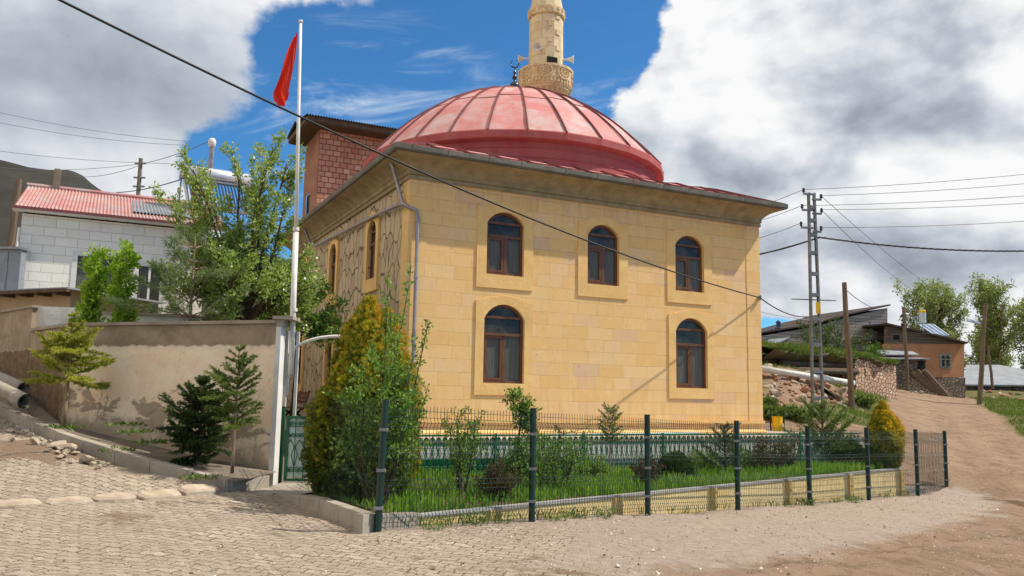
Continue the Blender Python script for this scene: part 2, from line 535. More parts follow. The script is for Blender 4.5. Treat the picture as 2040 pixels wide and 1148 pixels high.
def retaining_plaster():
    m, t, b, out = newmat('old_plaster')
    v = ocoord(t)
    x, y, z = t.xyz(v)
    n = t.noise(v, 0.8, 7, 0.62, 0.2)
    n2 = t.noise(v, 2.4, 7, 0.65, 0.3)
    col = t.mix(t.sstep(n, 0.35, 0.65), lin((244, 226, 198)), lin((236, 206, 174)))
    col = t.mix(t.m('MULTIPLY', t.sstep(n2, 0.48, 0.7), 0.5), col, lin((246, 236, 218)))
    # grey cement band along the top with a ragged lower edge
    topd = t.m('ADD', t.m('SUBTRACT', 2.84, z), t.m('MULTIPLY', t.m('SUBTRACT', t.noise(v, 5, 5, 0.65), 0.5), 0.16))
    band = t.m('SUBTRACT', 1.0, t.sstep(topd, 0.40, 0.43))
    lip = t.m('MULTIPLY', t.sstep(topd, 0.39, 0.42), t.m('SUBTRACT', 1.0, t.sstep(topd, 0.45, 0.52)))
    # bare patches low down: the render has come off
    low = t.m('SUBTRACT', z, t.m('MULTIPLY', t.m('ADD', x, 3.8), -0.16))
    lowz = t.m('MULTIPLY', t.sstep(low, 0.35, 0.6), t.m('SUBTRACT', 1.0, t.sstep(low, 0.9, 1.35)))
    patch = t.sstep(t.m('ADD', t.m('MULTIPLY', lowz, 0.22), t.noise(t.vm('MULTIPLY', v, (1, 1, 1.7)), 1.7, 7, 0.65, 0.4)), 0.72, 0.77)
    col = t.mix(t.m('MULTIPLY', patch, 0.7), col, lin((128, 112, 98)))
    foot = t.sstep(t.m('SUBTRACT', t.noise(v, 2.0, 5), t.m('MULTIPLY', low, 0.55)), 0.12, 0.3)
    col = t.mix(t.m('MULTIPLY', foot, 0.55), col, lin((172, 156, 134)))
    cem = t.mix(t.sstep(n2, 0.35, 0.65), lin((158, 142, 120)), lin((134, 118, 98)))
    col = t.mix(band, col, cem)
    col = t.mix(t.m('MULTIPLY', lip, 0.6), col, lin((222, 208, 184)))
    ck = t.node('ShaderNodeTexVoronoi', feature='DISTANCE_TO_EDGE')
    t.l.new(t.vm('ADD', t.vm('MULTIPLY', v, (1, 1, 0.7)), t.vm('SCALE', t.comb(n2, n, n2), scale=0.9)), ck.inputs['Vector'])
    ck.inputs['Scale'].default_value = 0.7
    crack = t.m('MULTIPLY', t.m('SUBTRACT', 1.0, t.sstep(ck.outputs['Distance'], 0.002, 0.010)), t.sstep(n, 0.45, 0.6))
    col = t.mix(t.m('MULTIPLY', crack, 0.7), col, lin((112, 96, 80)))
    fine = t.noise(v, 14, 6, 0.75)
    col = t.mix(t.m('MULTIPLY', t.sstep(fine, 0.52, 0.7), 0.3), col, lin((166, 146, 122)))
    splash = t.sstep(t.m('ADD', t.m('SUBTRACT', t.noise(t.vm('MULTIPLY', v, (1, 1, 0.5)), 3.4, 6, 0.7), 0.5), t.m('MULTIPLY', t.m('SUBTRACT', 0.75, low), 0.5)), 0.05, 0.22)
    col = t.mix(t.m('MULTIPLY', splash, 0.5), col, lin((150, 130, 106)))
    # the far stretch was never rendered: brown earth and stone
    bare = t.sstep(t.m('ADD', t.m('SUBTRACT', -8.0, x), t.m('MULTIPLY', t.m('SUBTRACT', n2, 0.5), 1.6)), -0.1, 0.5)
    stone = t.mix(t.sstep(t.noise(v, 6, 6, 0.7), 0.35, 0.65), lin((128, 104, 80)), lin((98, 80, 62)))
    bare = t.m('MULTIPLY', bare, t.m('SUBTRACT', 1.0, band))
    col = t.mix(bare, col, stone)
    t.l.new(col, b.inputs['Base Color'])
    b.inputs['Roughness'].default_value = 0.92
    h = t.m('ADD', t.m('MULTIPLY', t.noise(v, 9, 6, 0.65), 0.5), t.m('ADD', t.m('MULTIPLY', patch, -0.5), t.m('MULTIPLY', band, 0.5)))
    bump(t, b, h, 0.7, 0.03)
    return m


def ground_mat():
    """pavers, gravel dust, dirt and turf blended by where each lies"""
    m, t, b, out = newmat('ground_mix')
    v = ocoord(t)
    x, y, z = t.xyz(v)
    A = lambda n: t.node('ShaderNodeAttribute', attribute_name=n).outputs['Fac']
    nb = t.noise(v, 1.1, 7, 0.66, 0.3)
    nf = t.noise(v, 9, 7, 0.7)
    # interlocking zigzag pavers laid square to the street
    ca, sa = math.cos(rad(-14)), math.sin(rad(-14))
    px = t.m('ADD', t.m('MULTIPLY', x, ca), t.m('MULTIPLY', y, sa))
    py = t.m('SUBTRACT', t.m('MULTIPLY', y, ca), t.m('MULTIPLY', x, sa))
    zig = t.m('MULTIPLY', t.m('PINGPONG', t.m('ADD', px, 10.0), 0.05875), 0.5)
    wob = t.m('MULTIPLY', t.m('SUBTRACT', t.noise(v, 1.6, 5, 0.6), 0.5), 0.16)
    pv = t.comb(t.m('ADD', px, wob), t.m('ADD', t.m('ADD', py, zig), wob), 0.0)
    br = t.node('ShaderNodeTexBrick')
    t.l.new(pv, br.inputs['Vector'])
    br.inputs['Scale'].default_value = 1.0
    br.inputs['Brick Width'].default_value = 0.235
    br.inputs['Row Height'].default_value = 0.135
    br.inputs['Mortar Size'].default_value = 0.009
    br.inputs['Mortar Smooth'].default_value = 0.5
    br.inputs['Color1'].default_value = (*lin((174, 159, 142)), 1)
    br.inputs['Color2'].default_value = (*lin((203, 188, 170)), 1)
    br.inputs['Mortar'].default_value = (*lin((108, 93, 78)), 1)
    pav = t.mix(t.m('MULTIPLY', t.sstep(nf, 0.4, 0.7), 0.4), br.outputs['Color'], lin((136, 120, 102)))
    fill = t.sstep(t.noise(v, 1.5, 8, 0.75), 0.40, 0.56)
    pav = t.mix(t.m('MULTIPLY', fill, 0.75), pav, t.mix(t.sstep(nf, 0.35, 0.65), lin((186, 171, 154)), lin((164, 148, 131))))
    joint = t.m('MULTIPLY', br.outputs['Fac'], t.sstep(t.noise(v, 5.0, 5, 0.7), 0.35, 0.55))
    pav = t.mix(t.m('MULTIPLY', joint, 0.5), pav, lin((84, 70, 56)))
    crumb = t.sstep(t.noise(v, 20, 6, 0.8), 0.57, 0.63)
    pav = t.mix(t.m('MULTIPLY', t.m('MULTIPLY', crumb, t.sstep(t.noise(v, 0.9, 6, 0.7), 0.4, 0.6)), 0.7), pav, lin((110, 90, 70)))
    pav = t.mix(t.m('MULTIPLY', t.sstep(t.noise(v, 0.5, 4), 0.5, 0.7), 0.3), pav, lin((178, 163, 140)))
    dust = t.mix(t.sstep(nf, 0.35, 0.65), lin((178, 162, 148)), lin((158, 142, 128)))
    dust = t.mix(t.m('MULTIPLY', t.sstep(t.noise(v, 45, 3, 0.7), 0.58, 0.68), 0.6), dust, lin((188, 174, 152)))
    dirt = t.mix(t.sstep(nb, 0.35, 0.65), lin((153, 128, 106)), lin((133, 110, 91)))
    dirt = t.mix(t.m('MULTIPLY', t.sstep(nf, 0.45, 0.7), 0.5), dirt, lin((174, 149, 124)))
    clod = t.sstep(t.noise(v, 26, 4, 0.7), 0.6, 0.7)
    dirt = t.mix(t.m('MULTIPLY', clod, 0.6), dirt, lin((104, 82, 62)))
    # wheel tracks packed paler, following the road
    trk = A('track')
    dirt = t.mix(t.m('MULTIPLY', t.sstep(t.m('ADD', trk, t.m('MULTIPLY', t.m('SUBTRACT', nb, 0.5), 0.6)), 0.4, 0.8), 0.25), dirt, lin((168, 146, 120)))
    dirt = t.mix(t.m('MULTIPLY', t.sstep(t.noise(t.vm('MULTIPLY', v, (1, 0.5, 1)), 2.6, 8, 0.75, 0.5), 0.5, 0.62), 0.6), dirt, lin((112, 90, 72)))
    dirt = t.mix(t.m('MULTIPLY', t.sstep(t.noise(v, 14, 5, 0.75), 0.6, 0.68), 0.6), dirt, lin((176, 158, 136)))
    rut = t.sstep(t.m('ADD', A('rut'), t.m('MULTIPLY', t.m('SUBTRACT', nb, 0.5), 0.9)), 0.45, 0.85)
    dirt = t.mix(t.m('MULTIPLY', rut, 0.75), dirt, lin((92, 68, 50)))
    turf = t.mix(t.sstep(nb, 0.35, 0.65), lin((84, 92, 48)), lin((108, 104, 64)))
    turf = t.mix(t.m('MULTIPLY', t.sstep(t.noise(v, 1.9, 6, 0.65), 0.52, 0.68), 0.8), turf, lin((118, 94, 74)))
    n3 = t.m('SUBTRACT', t.noise(v, 1.4, 8, 0.7, 0.3), 0.5)
    pm = t.sstep(t.m('ADD', A('pave'), t.m('MULTIPLY', n3, 1.5)), 0.4, 0.6)
    gm = t.sstep(t.m('ADD', A('dust'), t.m('MULTIPLY', n3, 1.3)), 0.35, 0.65)
    tm = t.sstep(t.m('ADD', A('turf'), t.m('MULTIPLY', n3, 1.6)), 0.4, 0.6)
    sp = t.sstep(t.m('ADD', A('spill'), t.m('MULTIPLY', n3, 1.6)), 0.42, 0.62)
    col = t.mix(gm, dirt, dust)
    col = t.mix(pm, col, pav)
    col = t.mix(t.m('MULTIPLY', sp, 0.8), col, t.mix(clod, lin((124, 101, 80)), lin((152, 130, 106))))
    specks = t.sstep(t.noise(v, 38, 3, 0.7), 0.66, 0.72)
    col = t.mix(t.m('MULTIPLY', specks, 0.5), col, lin((196, 186, 174)))
    col = t.mix(tm, col, turf)
    t.l.new(col, b.inputs['Base Color'])
    b.inputs['Roughness'].default_value = 0.95
    b.inputs['Specular IOR Level'].default_value = 0.15
    cover_ = t.m('MULTIPLY', pm, t.m('SUBTRACT', 1.0, sp))
    h = t.m('ADD', t.m('MULTIPLY', t.m('SUBTRACT', t.m('MULTIPLY', br.outputs['Color'], 0.55), t.m('MULTIPLY', joint, 0.8)), cover_), t.m('ADD', t.m('MULTIPLY', nf, 0.8), t.m('MULTIPLY', t.noise(v, 40, 4, 0.7), 0.7)))
    bump(t, b, h, 1.0, 0.05)
    return m


stone_blocks(); crazy_stone(); hollow_brick(); glass_mat(); curtain_mat(); retaining_plaster(); ground_mat()
block_wall('white_block', (240, 234, 222), (231, 225, 212), 0.55, 0.25, 0.01, (196, 188, 178), 0.008)
block_wall('minaret_stone', (226, 206, 168), (206, 184, 148), 0.5, 0.36, 0.01, (176, 152, 118), 0.006)
rubble_wall('hut_stone', 3.4, [(176, 136, 110), (208, 172, 144), (192, 152, 126), (224, 196, 168)], (120, 88, 70))
rubble_wall('grey_stone', 3.6, [(120, 104, 90), (146, 128, 110), (104, 92, 80)], (60, 52, 44))
planks('grey_planks', (166, 157, 146), (136, 128, 120), 0.22)
planks('dark_planks', (122, 106, 92), (98, 86, 76), 0.2)
planks('bench_wood', (150, 104, 66), (126, 84, 52), 0.3)
red_metal('dome_red', (190, 120, 117), (198, 136, 132), (190, 168, 165), 0.5, True)
red_metal('roof_red', (184, 112, 110), (194, 130, 128), (190, 172, 168), 0.6)
red_metal('drum_red', (158, 76, 76), (168, 88, 86), (164, 108, 104), 0.35)
red_metal('seam_red', (112, 62, 62), (122, 68, 68), (116, 76, 74), 0.3)
red_metal('house_roof_red', (176, 124, 120), (186, 142, 136), (166, 164, 164), 0.55)
plain('cornice_stone', (166, 148, 112), (138, 124, 94), 3, 0.9, 0.6, stain=((124, 104, 76), 0.6))
plain('stone_trim', (236, 196, 130), (224, 180, 114), 2.2, 0.85, 0.4, stain=((205, 168, 118), 0.5))
plain('gutter_metal', (112, 108, 96), (92, 88, 78), 3, 0.6, 0.2, metal=0.2, stain=((124, 84, 60), 0.5))
plain('zinc_pipe', (164, 160, 166), (140, 134, 140), 3, 0.45, 0.15, metal=0.5)
plain('frame_wood', (116, 78, 54), (92, 60, 42), 5, 0.45, 0.15, stretch=(4, 4, 0.5))
plain('carved_stone', (228, 206, 166), (196, 170, 128), 3.5, 0.9, 0.7, stain=((160, 132, 96), 0.6))
plain('white_paint', (226, 224, 218), (206, 202, 194), 3, 0.6, 0.2, stain=((176, 168, 156), 0.4))
plain('green_paint', (22, 110, 72), (18, 92, 60), 4, 0.45, 0.15, spec=0.4)
plain('fence_green', (12, 52, 44), (10, 42, 36), 5, 0.4, 0.1, spec=0.45)
plain('galvanised', (150, 151, 152), (120, 121, 124), 5, 0.5, 0.15, metal=0.4)
plain('black_rubber', (24, 24, 26), (34, 34, 36), 6, 0.6, 0.1)
plain('wire_grey', (120, 122, 126), (100, 102, 108), 6, 0.5, 0.0, metal=0.4)
plain('flag_red', (216, 62, 52), (200, 46, 40), 2, 0.75, 0.1)
plain('concrete', (166, 157, 144), (146, 136, 124), 2.4, 0.92, 0.6, stain=((132, 120, 104), 0.5))
plain('dark_concrete', (128, 116, 104), (104, 94, 84), 3, 0.92, 0.6, stain=((150, 136, 120), 0.4))
plain('coping', (160, 148, 132), (134, 122, 108), 2.4, 0.9, 0.5)
plain('yellow_wall', (232, 208, 150), (222, 194, 132), 1.6, 0.88, 0.5, stain=((214, 196, 158), 0.6))
plain('yellow_pilaster', (208, 178, 116), (190, 160, 98), 2.4, 0.88, 0.4)
plain('blue_white_cap', (178, 176, 172), (156, 152, 148), 2.4, 0.7, 0.3)
plain('mint_sheet', (206, 222, 216), (190, 208, 202), 2.0, 0.55, 0.1)
plain('beige_render', (206, 178, 142), (190, 160, 126), 2.0, 0.9, 0.4)
plain('old_timber', (104, 84, 66), (78, 62, 50), 3, 0.85, 0.5, stretch=(5, 5, 0.6))
plain('pole_wood', (126, 106, 86), (96, 80, 66), 4, 0.85, 0.5, stretch=(5, 5, 0.35))
plain('sheet_metal', (148, 152, 158), (126, 130, 138), 1.6, 0.6, 0.2, metal=0.1, stain=((120, 116, 112), 0.4))
plain('dark_roof', (74, 58, 50), (54, 44, 40), 3, 0.8, 0.4)
plain('red_plaster', (168, 120, 98), (146, 100, 82), 1.2, 0.9, 0.4, stain=((130, 80, 60), 0.5))
plain('orange_plaster', (190, 134, 96), (172, 118, 84), 0.9, 0.9, 0.4, stain=((150, 96, 64), 0.5))
plain('chimney_clay', (150, 88, 62), (120, 70, 52), 5, 0.85, 0.4)
plain('tube_dark', (40, 46, 64), (28, 32, 46), 3, 0.25, 0.0, spec=0.6)
plain('steel_white', (214, 218, 222), (190, 196, 204), 3, 0.35, 0.05, metal=0.3)
plain('panel_blue', (118, 138, 168), (96, 116, 150), 2, 0.2, 0.0, spec=0.6)
plain('yellow_plastic', (232, 190, 20), (216, 172, 14), 3, 0.45, 0.05)
plain('bark', (96, 80, 64), (66, 54, 44), 8, 0.9, 0.7, stretch=(3, 3, 0.6))
plain('pale_bark', (158, 138, 116), (120, 100, 82), 8, 0.9, 0.6, stretch=(3, 3, 0.6))
plain('soil', (96, 78, 60), (76, 60, 46), 3, 0.95, 0.8, stain=((76, 84, 44), 0.6))
plain('yard_paving', (186, 174, 156), (168, 156, 140), 1.5, 0.9, 0.4)
plain('terrace_soil', (104, 88, 66), (82, 82, 48), 1.2, 0.95, 0.7)
plain('hill_scrub', (52, 49, 43), (33, 33, 29), 0.06, 0.95, 0.8, bs=0.25, stain=((56, 60, 42), 0.4))
plain('rock_pale', (186, 172, 152), (158, 140, 120), 4, 0.9, 0.7)
plain('rock_red', (162, 118, 96), (136, 98, 80), 4, 0.92, 0.7)
plain('pvc_white', (214, 214, 208), (196, 196, 190), 2, 0.5, 0.05)
plain('cement_pipe', (164, 156, 142), (130, 122, 110), 3, 0.9, 0.5)
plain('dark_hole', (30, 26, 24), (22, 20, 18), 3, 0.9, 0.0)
plain('blossom_white', (244, 240, 232), (234, 226, 216), 3, 0.7, 0.0)
foliage('leaf_fruit', [(0, (84, 110, 48)), (0.5, (132, 158, 72)), (0.85, (166, 184, 104)), (1, (190, 200, 144))], 0.46)
foliage('leaf_bright', [(0, (96, 138, 36)), (0.5, (142, 182, 54)), (1, (186, 210, 92))], 0.5)
foliage('leaf_bush', [(0, (60, 94, 38)), (0.5, (104, 142, 58)), (1, (156, 180, 98))], 0.42)
foliage('leaf_dark', [(0, (40, 60, 28)), (0.6, (70, 94, 42)), (1, (110, 128, 62))], 0.3)
foliage('leaf_red', [(0, (58, 42, 34)), (0.5, (92, 66, 50)), (1, (80, 98, 50))], 0.3)
foliage('needle_pine', [(0, (66, 86, 56)), (0.5, (100, 122, 76)), (1, (146, 160, 110))], 0.35)
foliage('needle_spruce', [(0, (36, 56, 30)), (0.5, (62, 86, 42)), (1, (116, 126, 68))], 0.25)
foliage('needle_yellow', [(0, (84, 84, 38)), (0.5, (150, 156, 58)), (1, (190, 192, 84))], 0.38)
foliage('needle_light', [(0, (52, 78, 36)), (0.5, (94, 118, 54)), (1, (146, 158, 84))], 0.3)
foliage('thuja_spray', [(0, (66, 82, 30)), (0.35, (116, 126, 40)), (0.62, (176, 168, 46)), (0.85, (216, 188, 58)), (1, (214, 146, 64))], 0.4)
foliage('leaf_poplar', [(0, (96, 112, 66)), (0.5, (142, 156, 92)), (1, (188, 196, 140))], 0.45)
foliage('grass_blade', [(0, (62, 84, 32)), (0.5, (98, 120, 50)), (1, (150, 156, 92))], 0.35)
foliage('flag_cloth', [(0, (226, 66, 54)), (1, (226, 66, 54))], 0.45)
foliage('pebble', [(0, (92, 76, 60)), (0.35, (150, 132, 112)), (0.7, (196, 182, 162)), (1, (222, 212, 196))], 0.0, 0.95)
foliage('garden_grass', [(0, (70, 112, 34)), (0.5, (108, 152, 50)), (1, (150, 180, 84))], 0.4)
foliage('weed_leaf', [(0, (66, 92, 40)), (0.5, (104, 128, 62)), (1, (150, 160, 96))], 0.3)


# ------------------------------------------------------------------ mesh helpers
class MB:
    def __init__(s):
        s.v, s.f, s.t = [], [], []

    def add(s, vs, fs, tint=None):
        k = len(s.v)
        s.v.extend([tuple(map(float, p)) for p in vs])
        s.f.extend([tuple(i + k for i in f) for f in fs])
        if tint is not None:
            s.t.extend([tint] * len(fs))

    def box(s, a, b, M=None):
        x0, y0, z0 = a
        x1, y1, z1 = b
        vs = [(x0, y0, z0), (x1, y0, z0), (x1, y1, z0), (x0, y1, z0), (x0, y0, z1), (x1, y0, z1), (x1, y1, z1), (x0, y1, z1)]
        if M is not None:
            vs = [tuple(M @ Vector(p)) for p in vs]
        s.add(vs, [(0, 3, 2, 1), (4, 5, 6, 7), (0, 1, 5, 4), (1, 2, 6, 5), (2, 3, 7, 6), (3, 0, 4, 7)])

    def beam(s, a, b, w, h=None, up=(0, 0, 1)):
        """a squared bar from a to b"""
        a, b = Vector(a), Vector(b)
        h = h or w
        d = (b - a).normalized()
        u = Vector(up)
        if abs(d.dot(u)) > 0.99:
            u = Vector((0, 1, 0))
        x = d.cross(u).normalized() * (w / 2)
        y = x.cross(d).normalized() * (h / 2)
        vs = [a - x - y, a + x - y, a + x + y, a - x + y, b - x - y, b + x - y, b + x + y, b - x + y]
        s.add(vs, [(0, 3, 2, 1), (4, 5, 6, 7), (0, 1, 5, 4), (1, 2, 6, 5), (2, 3, 7, 6), (3, 0, 4, 7)])

    def tube(s, pts, r, n=6, cap=True, tint=None):
        pts = [Vector(p) for p in pts]
        if not hasattr(r, '__len__'):
            r = [r] * len(pts)
        rings = []
        ref = None
        for i, p in enumerate(pts):
            d = (pts[min(i + 1, len(pts) - 1)] - pts[max(i - 1, 0)])
            d = d.normalized() if d.length > 1e-9 else Vector((0, 0, 1))
            if ref is None:
                ref = Vector((0, 0, 1)) if abs(d.z) < 0.9 else Vector((1, 0, 0))
            x = d.cross(ref).normalized()
            y = x.cross(d).normalized()
            ref = y
            rings.append([p + (x * math.cos(2 * math.pi * k / n) + y * math.sin(2 * math.pi * k / n)) * r[i] for k in range(n)])
        vs = [q for ring in rings for q in ring]
        fs = []
        for i in range(len(pts) - 1):
            for k in range(n):
                a, b = i * n + k, i * n + (k + 1) % n
                fs.append((a, b, b + n, a + n))
        if cap and n > 2:
            fs.append(tuple(range(n - 1, -1, -1)))
            fs.append(tuple((len(pts) - 1) * n + k for k in range(n)))
        s.add(vs, fs, tint)

    def lathe(s, prof, c=(0, 0, 0), n=24, phase=0.0):
        """turn a profile of (radius, height) round the upright axis through c"""
        vs, fs = [], []
        for (r, z) in prof:
            for k in range(n):
                a = 2 * math.pi * k / n + phase
                vs.append((c[0] + r * math.cos(a), c[1] + r * math.sin(a), c[2] + z))
        for i in range(len(prof) - 1):
            for k in range(n):
                a, b = i * n + k, i * n + (k + 1) % n
                fs.append((a, b, b + n, a + n))
        s.add(vs, fs)

    def poly(s, loops, place):
        """fill a flat outline (first loop) with holes (the rest); place maps 2D to 3D"""
        tess = tessellate_polygon([[Vector((x, y, 0)) for x, y in lp] for lp in loops])
        flat = [p for lp in loops for p in lp]
        s.add([place(x, y) for x, y in flat], [tuple(f) for f in tess])

    def slab(s, loops, f0, f1):
        """a flat outline with holes given thickness: front f0(x,y), back f1(x,y)"""
        s.poly(loops, f0)
        s.poly(loops, f1)
        for lp in loops:
            k = len(s.v)
            n = len(lp)
            s.v.extend([tuple(map(float, f0(x, y))) for x, y in lp] + [tuple(map(float, f1(x, y))) for x, y in lp])
            s.f.extend([(k + i, k + (i + 1) % n, k + n + (i + 1) % n, k + n + i) for i in range(n)])

    def build(s, name, mat, parent=None, smooth=False):
        me = bpy.data.meshes.new(name)
        me.from_pydata(s.v, [], s.f)
        if s.t:
            a = me.attributes.new('tint', 'FLOAT', 'FACE')
            a.data.foreach_set('value', np.array(s.t, dtype=np.float32))
        me.materials.append(MATS[mat] if isinstance(mat, str) else mat)
        me.update()
        if not s.t and len(s.v) < 60000:
            import bmesh
            bm = bmesh.new()
            bm.from_mesh(me)
            bmesh.ops.recalc_face_normals(bm, faces=bm.faces)
            bm.to_mesh(me)
            bm.free()
        if smooth:
            me.polygons.foreach_set('use_smooth', [True] * len(me.polygons))
        o = bpy.data.objects.new(name, me)
        COL.objects.link(o)
        if parent is not None:
            o.parent = parent
        return o


def quads(name, V4, tint, mat, parent=None):
    """many loose leaf faces at once; V4 is (n, 4, 3)"""
    n = len(V4)
    me = bpy.data.meshes.new(name)
    me.vertices.add(n * 4)
    me.vertices.foreach_set('co', np.asarray(V4, dtype=np.float32).reshape(-1))
    me.loops.add(n * 4)
    me.loops.foreach_set('vertex_index', np.arange(n * 4, dtype=np.int32))
    me.polygons.add(n)
    me.polygons.foreach_set('loop_start', np.arange(n, dtype=np.int32) * 4)
    me.polygons.foreach_set('loop_total', np.full(n, 4, dtype=np.int32))
    a = me.attributes.new('tint', 'FLOAT', 'FACE')
    a.data.foreach_set('value', np.asarray(tint, dtype=np.float32))
    me.materials.append(MATS[mat])
    me.update(calc_edges=True)
    o = bpy.data.objects.new(name, me)
    COL.objects.link(o)
    if parent is not None:
        o.parent = parent
    return o


def thing(name, label, cat, loc=(0, 0, 0), rz=0.0, group=None):
    o = bpy.data.objects.new(name, None)
    o.empty_display_size = 0.2
    COL.objects.link(o)
    o.location = loc
    o.rotation_euler = (0, 0, rz)
    return tag(o, label, cat, group)


def tag(o, label, cat, group=None, kind=None):
    o['label'] = label
    o['category'] = cat
    if group:
        o['group'] = group
    if kind:
        o['kind'] = kind
    return o


def struct(o, kind='structure'):
    o['kind'] = kind
    return o


def copy_tree(o, parent=None):
    c = o.copy()
    COL.objects.link(c)
    if parent is not None:
        c.parent = parent
    for ch in list(o.children):
        copy_tree(ch, c)
    return c


# ------------------------------------------------------------------ ground
def rbf(pts, c=0.6):
    pts = np.array(pts, float)
    XY, z = pts[:, :2], pts[:, 2]
    D = np.sqrt(((XY[:, None] - XY[None]) ** 2).sum(-1) + c * c)
    n = len(XY)
    Amat = np.zeros((n + 3, n + 3))
    Amat[:n, :n] = -D + np.eye(n) * 0.03
    Amat[:n, n] = 1
    Amat[:n, n + 1:] = XY
    Amat[n:, :n] = Amat[:n, n:].T
    sol = np.linalg.solve(Amat, np.concatenate([z, [0, 0, 0]]))

    def f(x, y):
        x = np.asarray(x, float)
        y = np.asarray(y, float)
        D = np.sqrt((x[..., None] - XY[:, 0]) ** 2 + (y[..., None] - XY[:, 1]) ** 2 + c * c)
        return -(D * sol[:n]).sum(-1) + sol[n] + sol[n + 1] * x + sol[n + 2] * y
    return f


FA = np.array([-1.55, 10.19])
FD = np.array([0.746, 0.666])
FN = np.array([-0.666, 0.746])
CTRL = []
for X_, Y_ in ((0, 0), (-6, 0), (6, 0), (14, 0), (0, -10), (-12, -10), (14, -10), (0, 4), (3, 7), (6, 10), (9, 13), (12, 16), (16, 12), (18, 18), (-3, 5), (-4, 6.5), (-1.5, 8)):
    CTRL.append((X_, Y_, -0.0415 * X_ - 0.0063 * Y_))
for t_, z_ in ((0, 0), (2.52, -.09), (5.04, -.18), (7.6, -.29), (10.2, -.41), (12.7, -.46), (15.1, -.53), (17.6, -.6)):
    q = FA + FD * t_
    CTRL.append((q[0], q[1], z_))
KERB = [at(450, 955, 12.4), at(308, 921, 12.9), at(205, 890, 13.3), at(128, 865, 13.7), at(48, 836, 14.5), at(10, 814, 15.4), at(-60, 770, 17.3)]
for k_ in KERB:
    CTRL.append((k_[0] - 0.1, k_[1] - 0.25, k_[2] - 0.17))
for q in (at(0, 870, 13.6), at(0, 930, 12.0), at(20, 1005, 10.2), at(120, 900, 13.0), at(250, 940, 12.55), at(235, 994, 11.2), at(330, 985, 11.8), at(120, 1003, 10.6), at(340, 952, 12.5), at(-200, 900, 12.5), at(-300, 1005, 10.0)):
    CTRL.append(tuple(q))
CTRL += [(-4.3, 13.6, .10), (-3.3, 14.2, .04), (-2.6, 12.8, .0), (-5, 15.5, .2), (-8, 17.5, .8), (-11.3, 18.5, 1.9), (-13.5, 20.5, 2.6), (-18, 18, 2.6), (-20, 10, 1.6), (-20, 0, .9), (-14, 24, 2.2), (-20, 30, 3.0), (-28, 40, 4.0), (-10, 30, 1.0), (-8, 40, 3.0),
         (2, 15, -.4), (5, 18, -.45), (1, 17, -.3), (7, 20.5, -.4), (0, 24, .1), (4, 25, .2), (-2.5, 17, -.1), (-3, 22, .1), (2, 31, .4), (6, 28, .4)]
# right hand bank, road up the hill, far ground
for q in (at(1548, 864, 27), at(1630, 836, 30), at(1697, 816, 36), at(1580, 820, 31), at(1540, 800, 32), at(1560, 745, 36), at(1640, 760, 37), at(1660, 800, 35), at(1750, 800, 41), at(1750, 786, 45),
          at(1900, 900, 28), at(1870, 840, 38), at(1870, 810, 48), at(1865, 793, 58), at(1990, 935, 24), at(2040, 830, 38), at(1950, 806, 50), at(2040, 870, 32), at(2100, 960, 22), at(2000, 778, 62), at(1880, 786, 61), at(1800, 775, 56)):
    CTRL.append(tuple(q))
CTRL += [(12, 42, 4.0), (16, 46, 4.1), (12, 52, 4.2), (20, 54, 3.4), (26, 70, 3.0), (40, 60, 2.4), (45, 40, 1.4), (40, 20, -.4), (60, 80, 3), (10, 80, 6), (60, 140, 5), (-40, 80, 9), (0, 140, 10), (-60, 30, 6), (-60, 0, 4), (60, 0, -2), (0, -60, 0), (-60, -60, 4), (60, -60, -2)]
ground_z = rbf(CTRL)


def gz(x, y):
    return float(ground_z(np.array(x), np.array(y)))


def polyline_dist(x, y, pl):
    best = np.full(x.shape, 1e9)
    for (a, b) in zip(pl[:-1], pl[1:]):
        a, b = np.array(a[:2]), np.array(b[:2])
        d = b - a
        t = np.clip(((x - a[0]) * d[0] + (y - a[1]) * d[1]) / (d @ d), 0, 1)
        best = np.minimum(best, np.hypot(x - a[0] - t * d[0], y - a[1] - t * d[1]))
    return best


def inside(x, y, pl):
    """soft point-in-polygon"""
    r = np.zeros(x.shape, bool)
    n = len(pl)
    for i in range(n):
        x0, y0 = pl[i][:2]
        x1, y1 = pl[(i + 1) % n][:2]
        c = ((y0 > y) != (y1 > y)) & (x < (x1 - x0) * (y - y0) / (y1 - y0 + 1e-12) + x0)
        r ^= c
    return r


def soft(x, y, pl, wid):
    d = polyline_dist(x, y, list(pl) + [pl[0]])
    d = np.where(inside(x, y, pl), d, -d)
    return np.clip(0.5 + d / wid * 0.5, 0, 1)


def axis(a, b, lo, hi, fine, grow):
    c = [a]
    while c[-1] < b:
        c.append(c[-1] + fine)
    s = fine
    up = [c[-1]]
    while up[-1] < hi:
        s *= grow
        up.append(up[-1] + s)
    s = fine
    dn = [a]
    while dn[-1] > lo:
        s *= grow
        dn.append(dn[-1] - s)
    return np.array(dn[::-1] + c[1:] + up[1:])


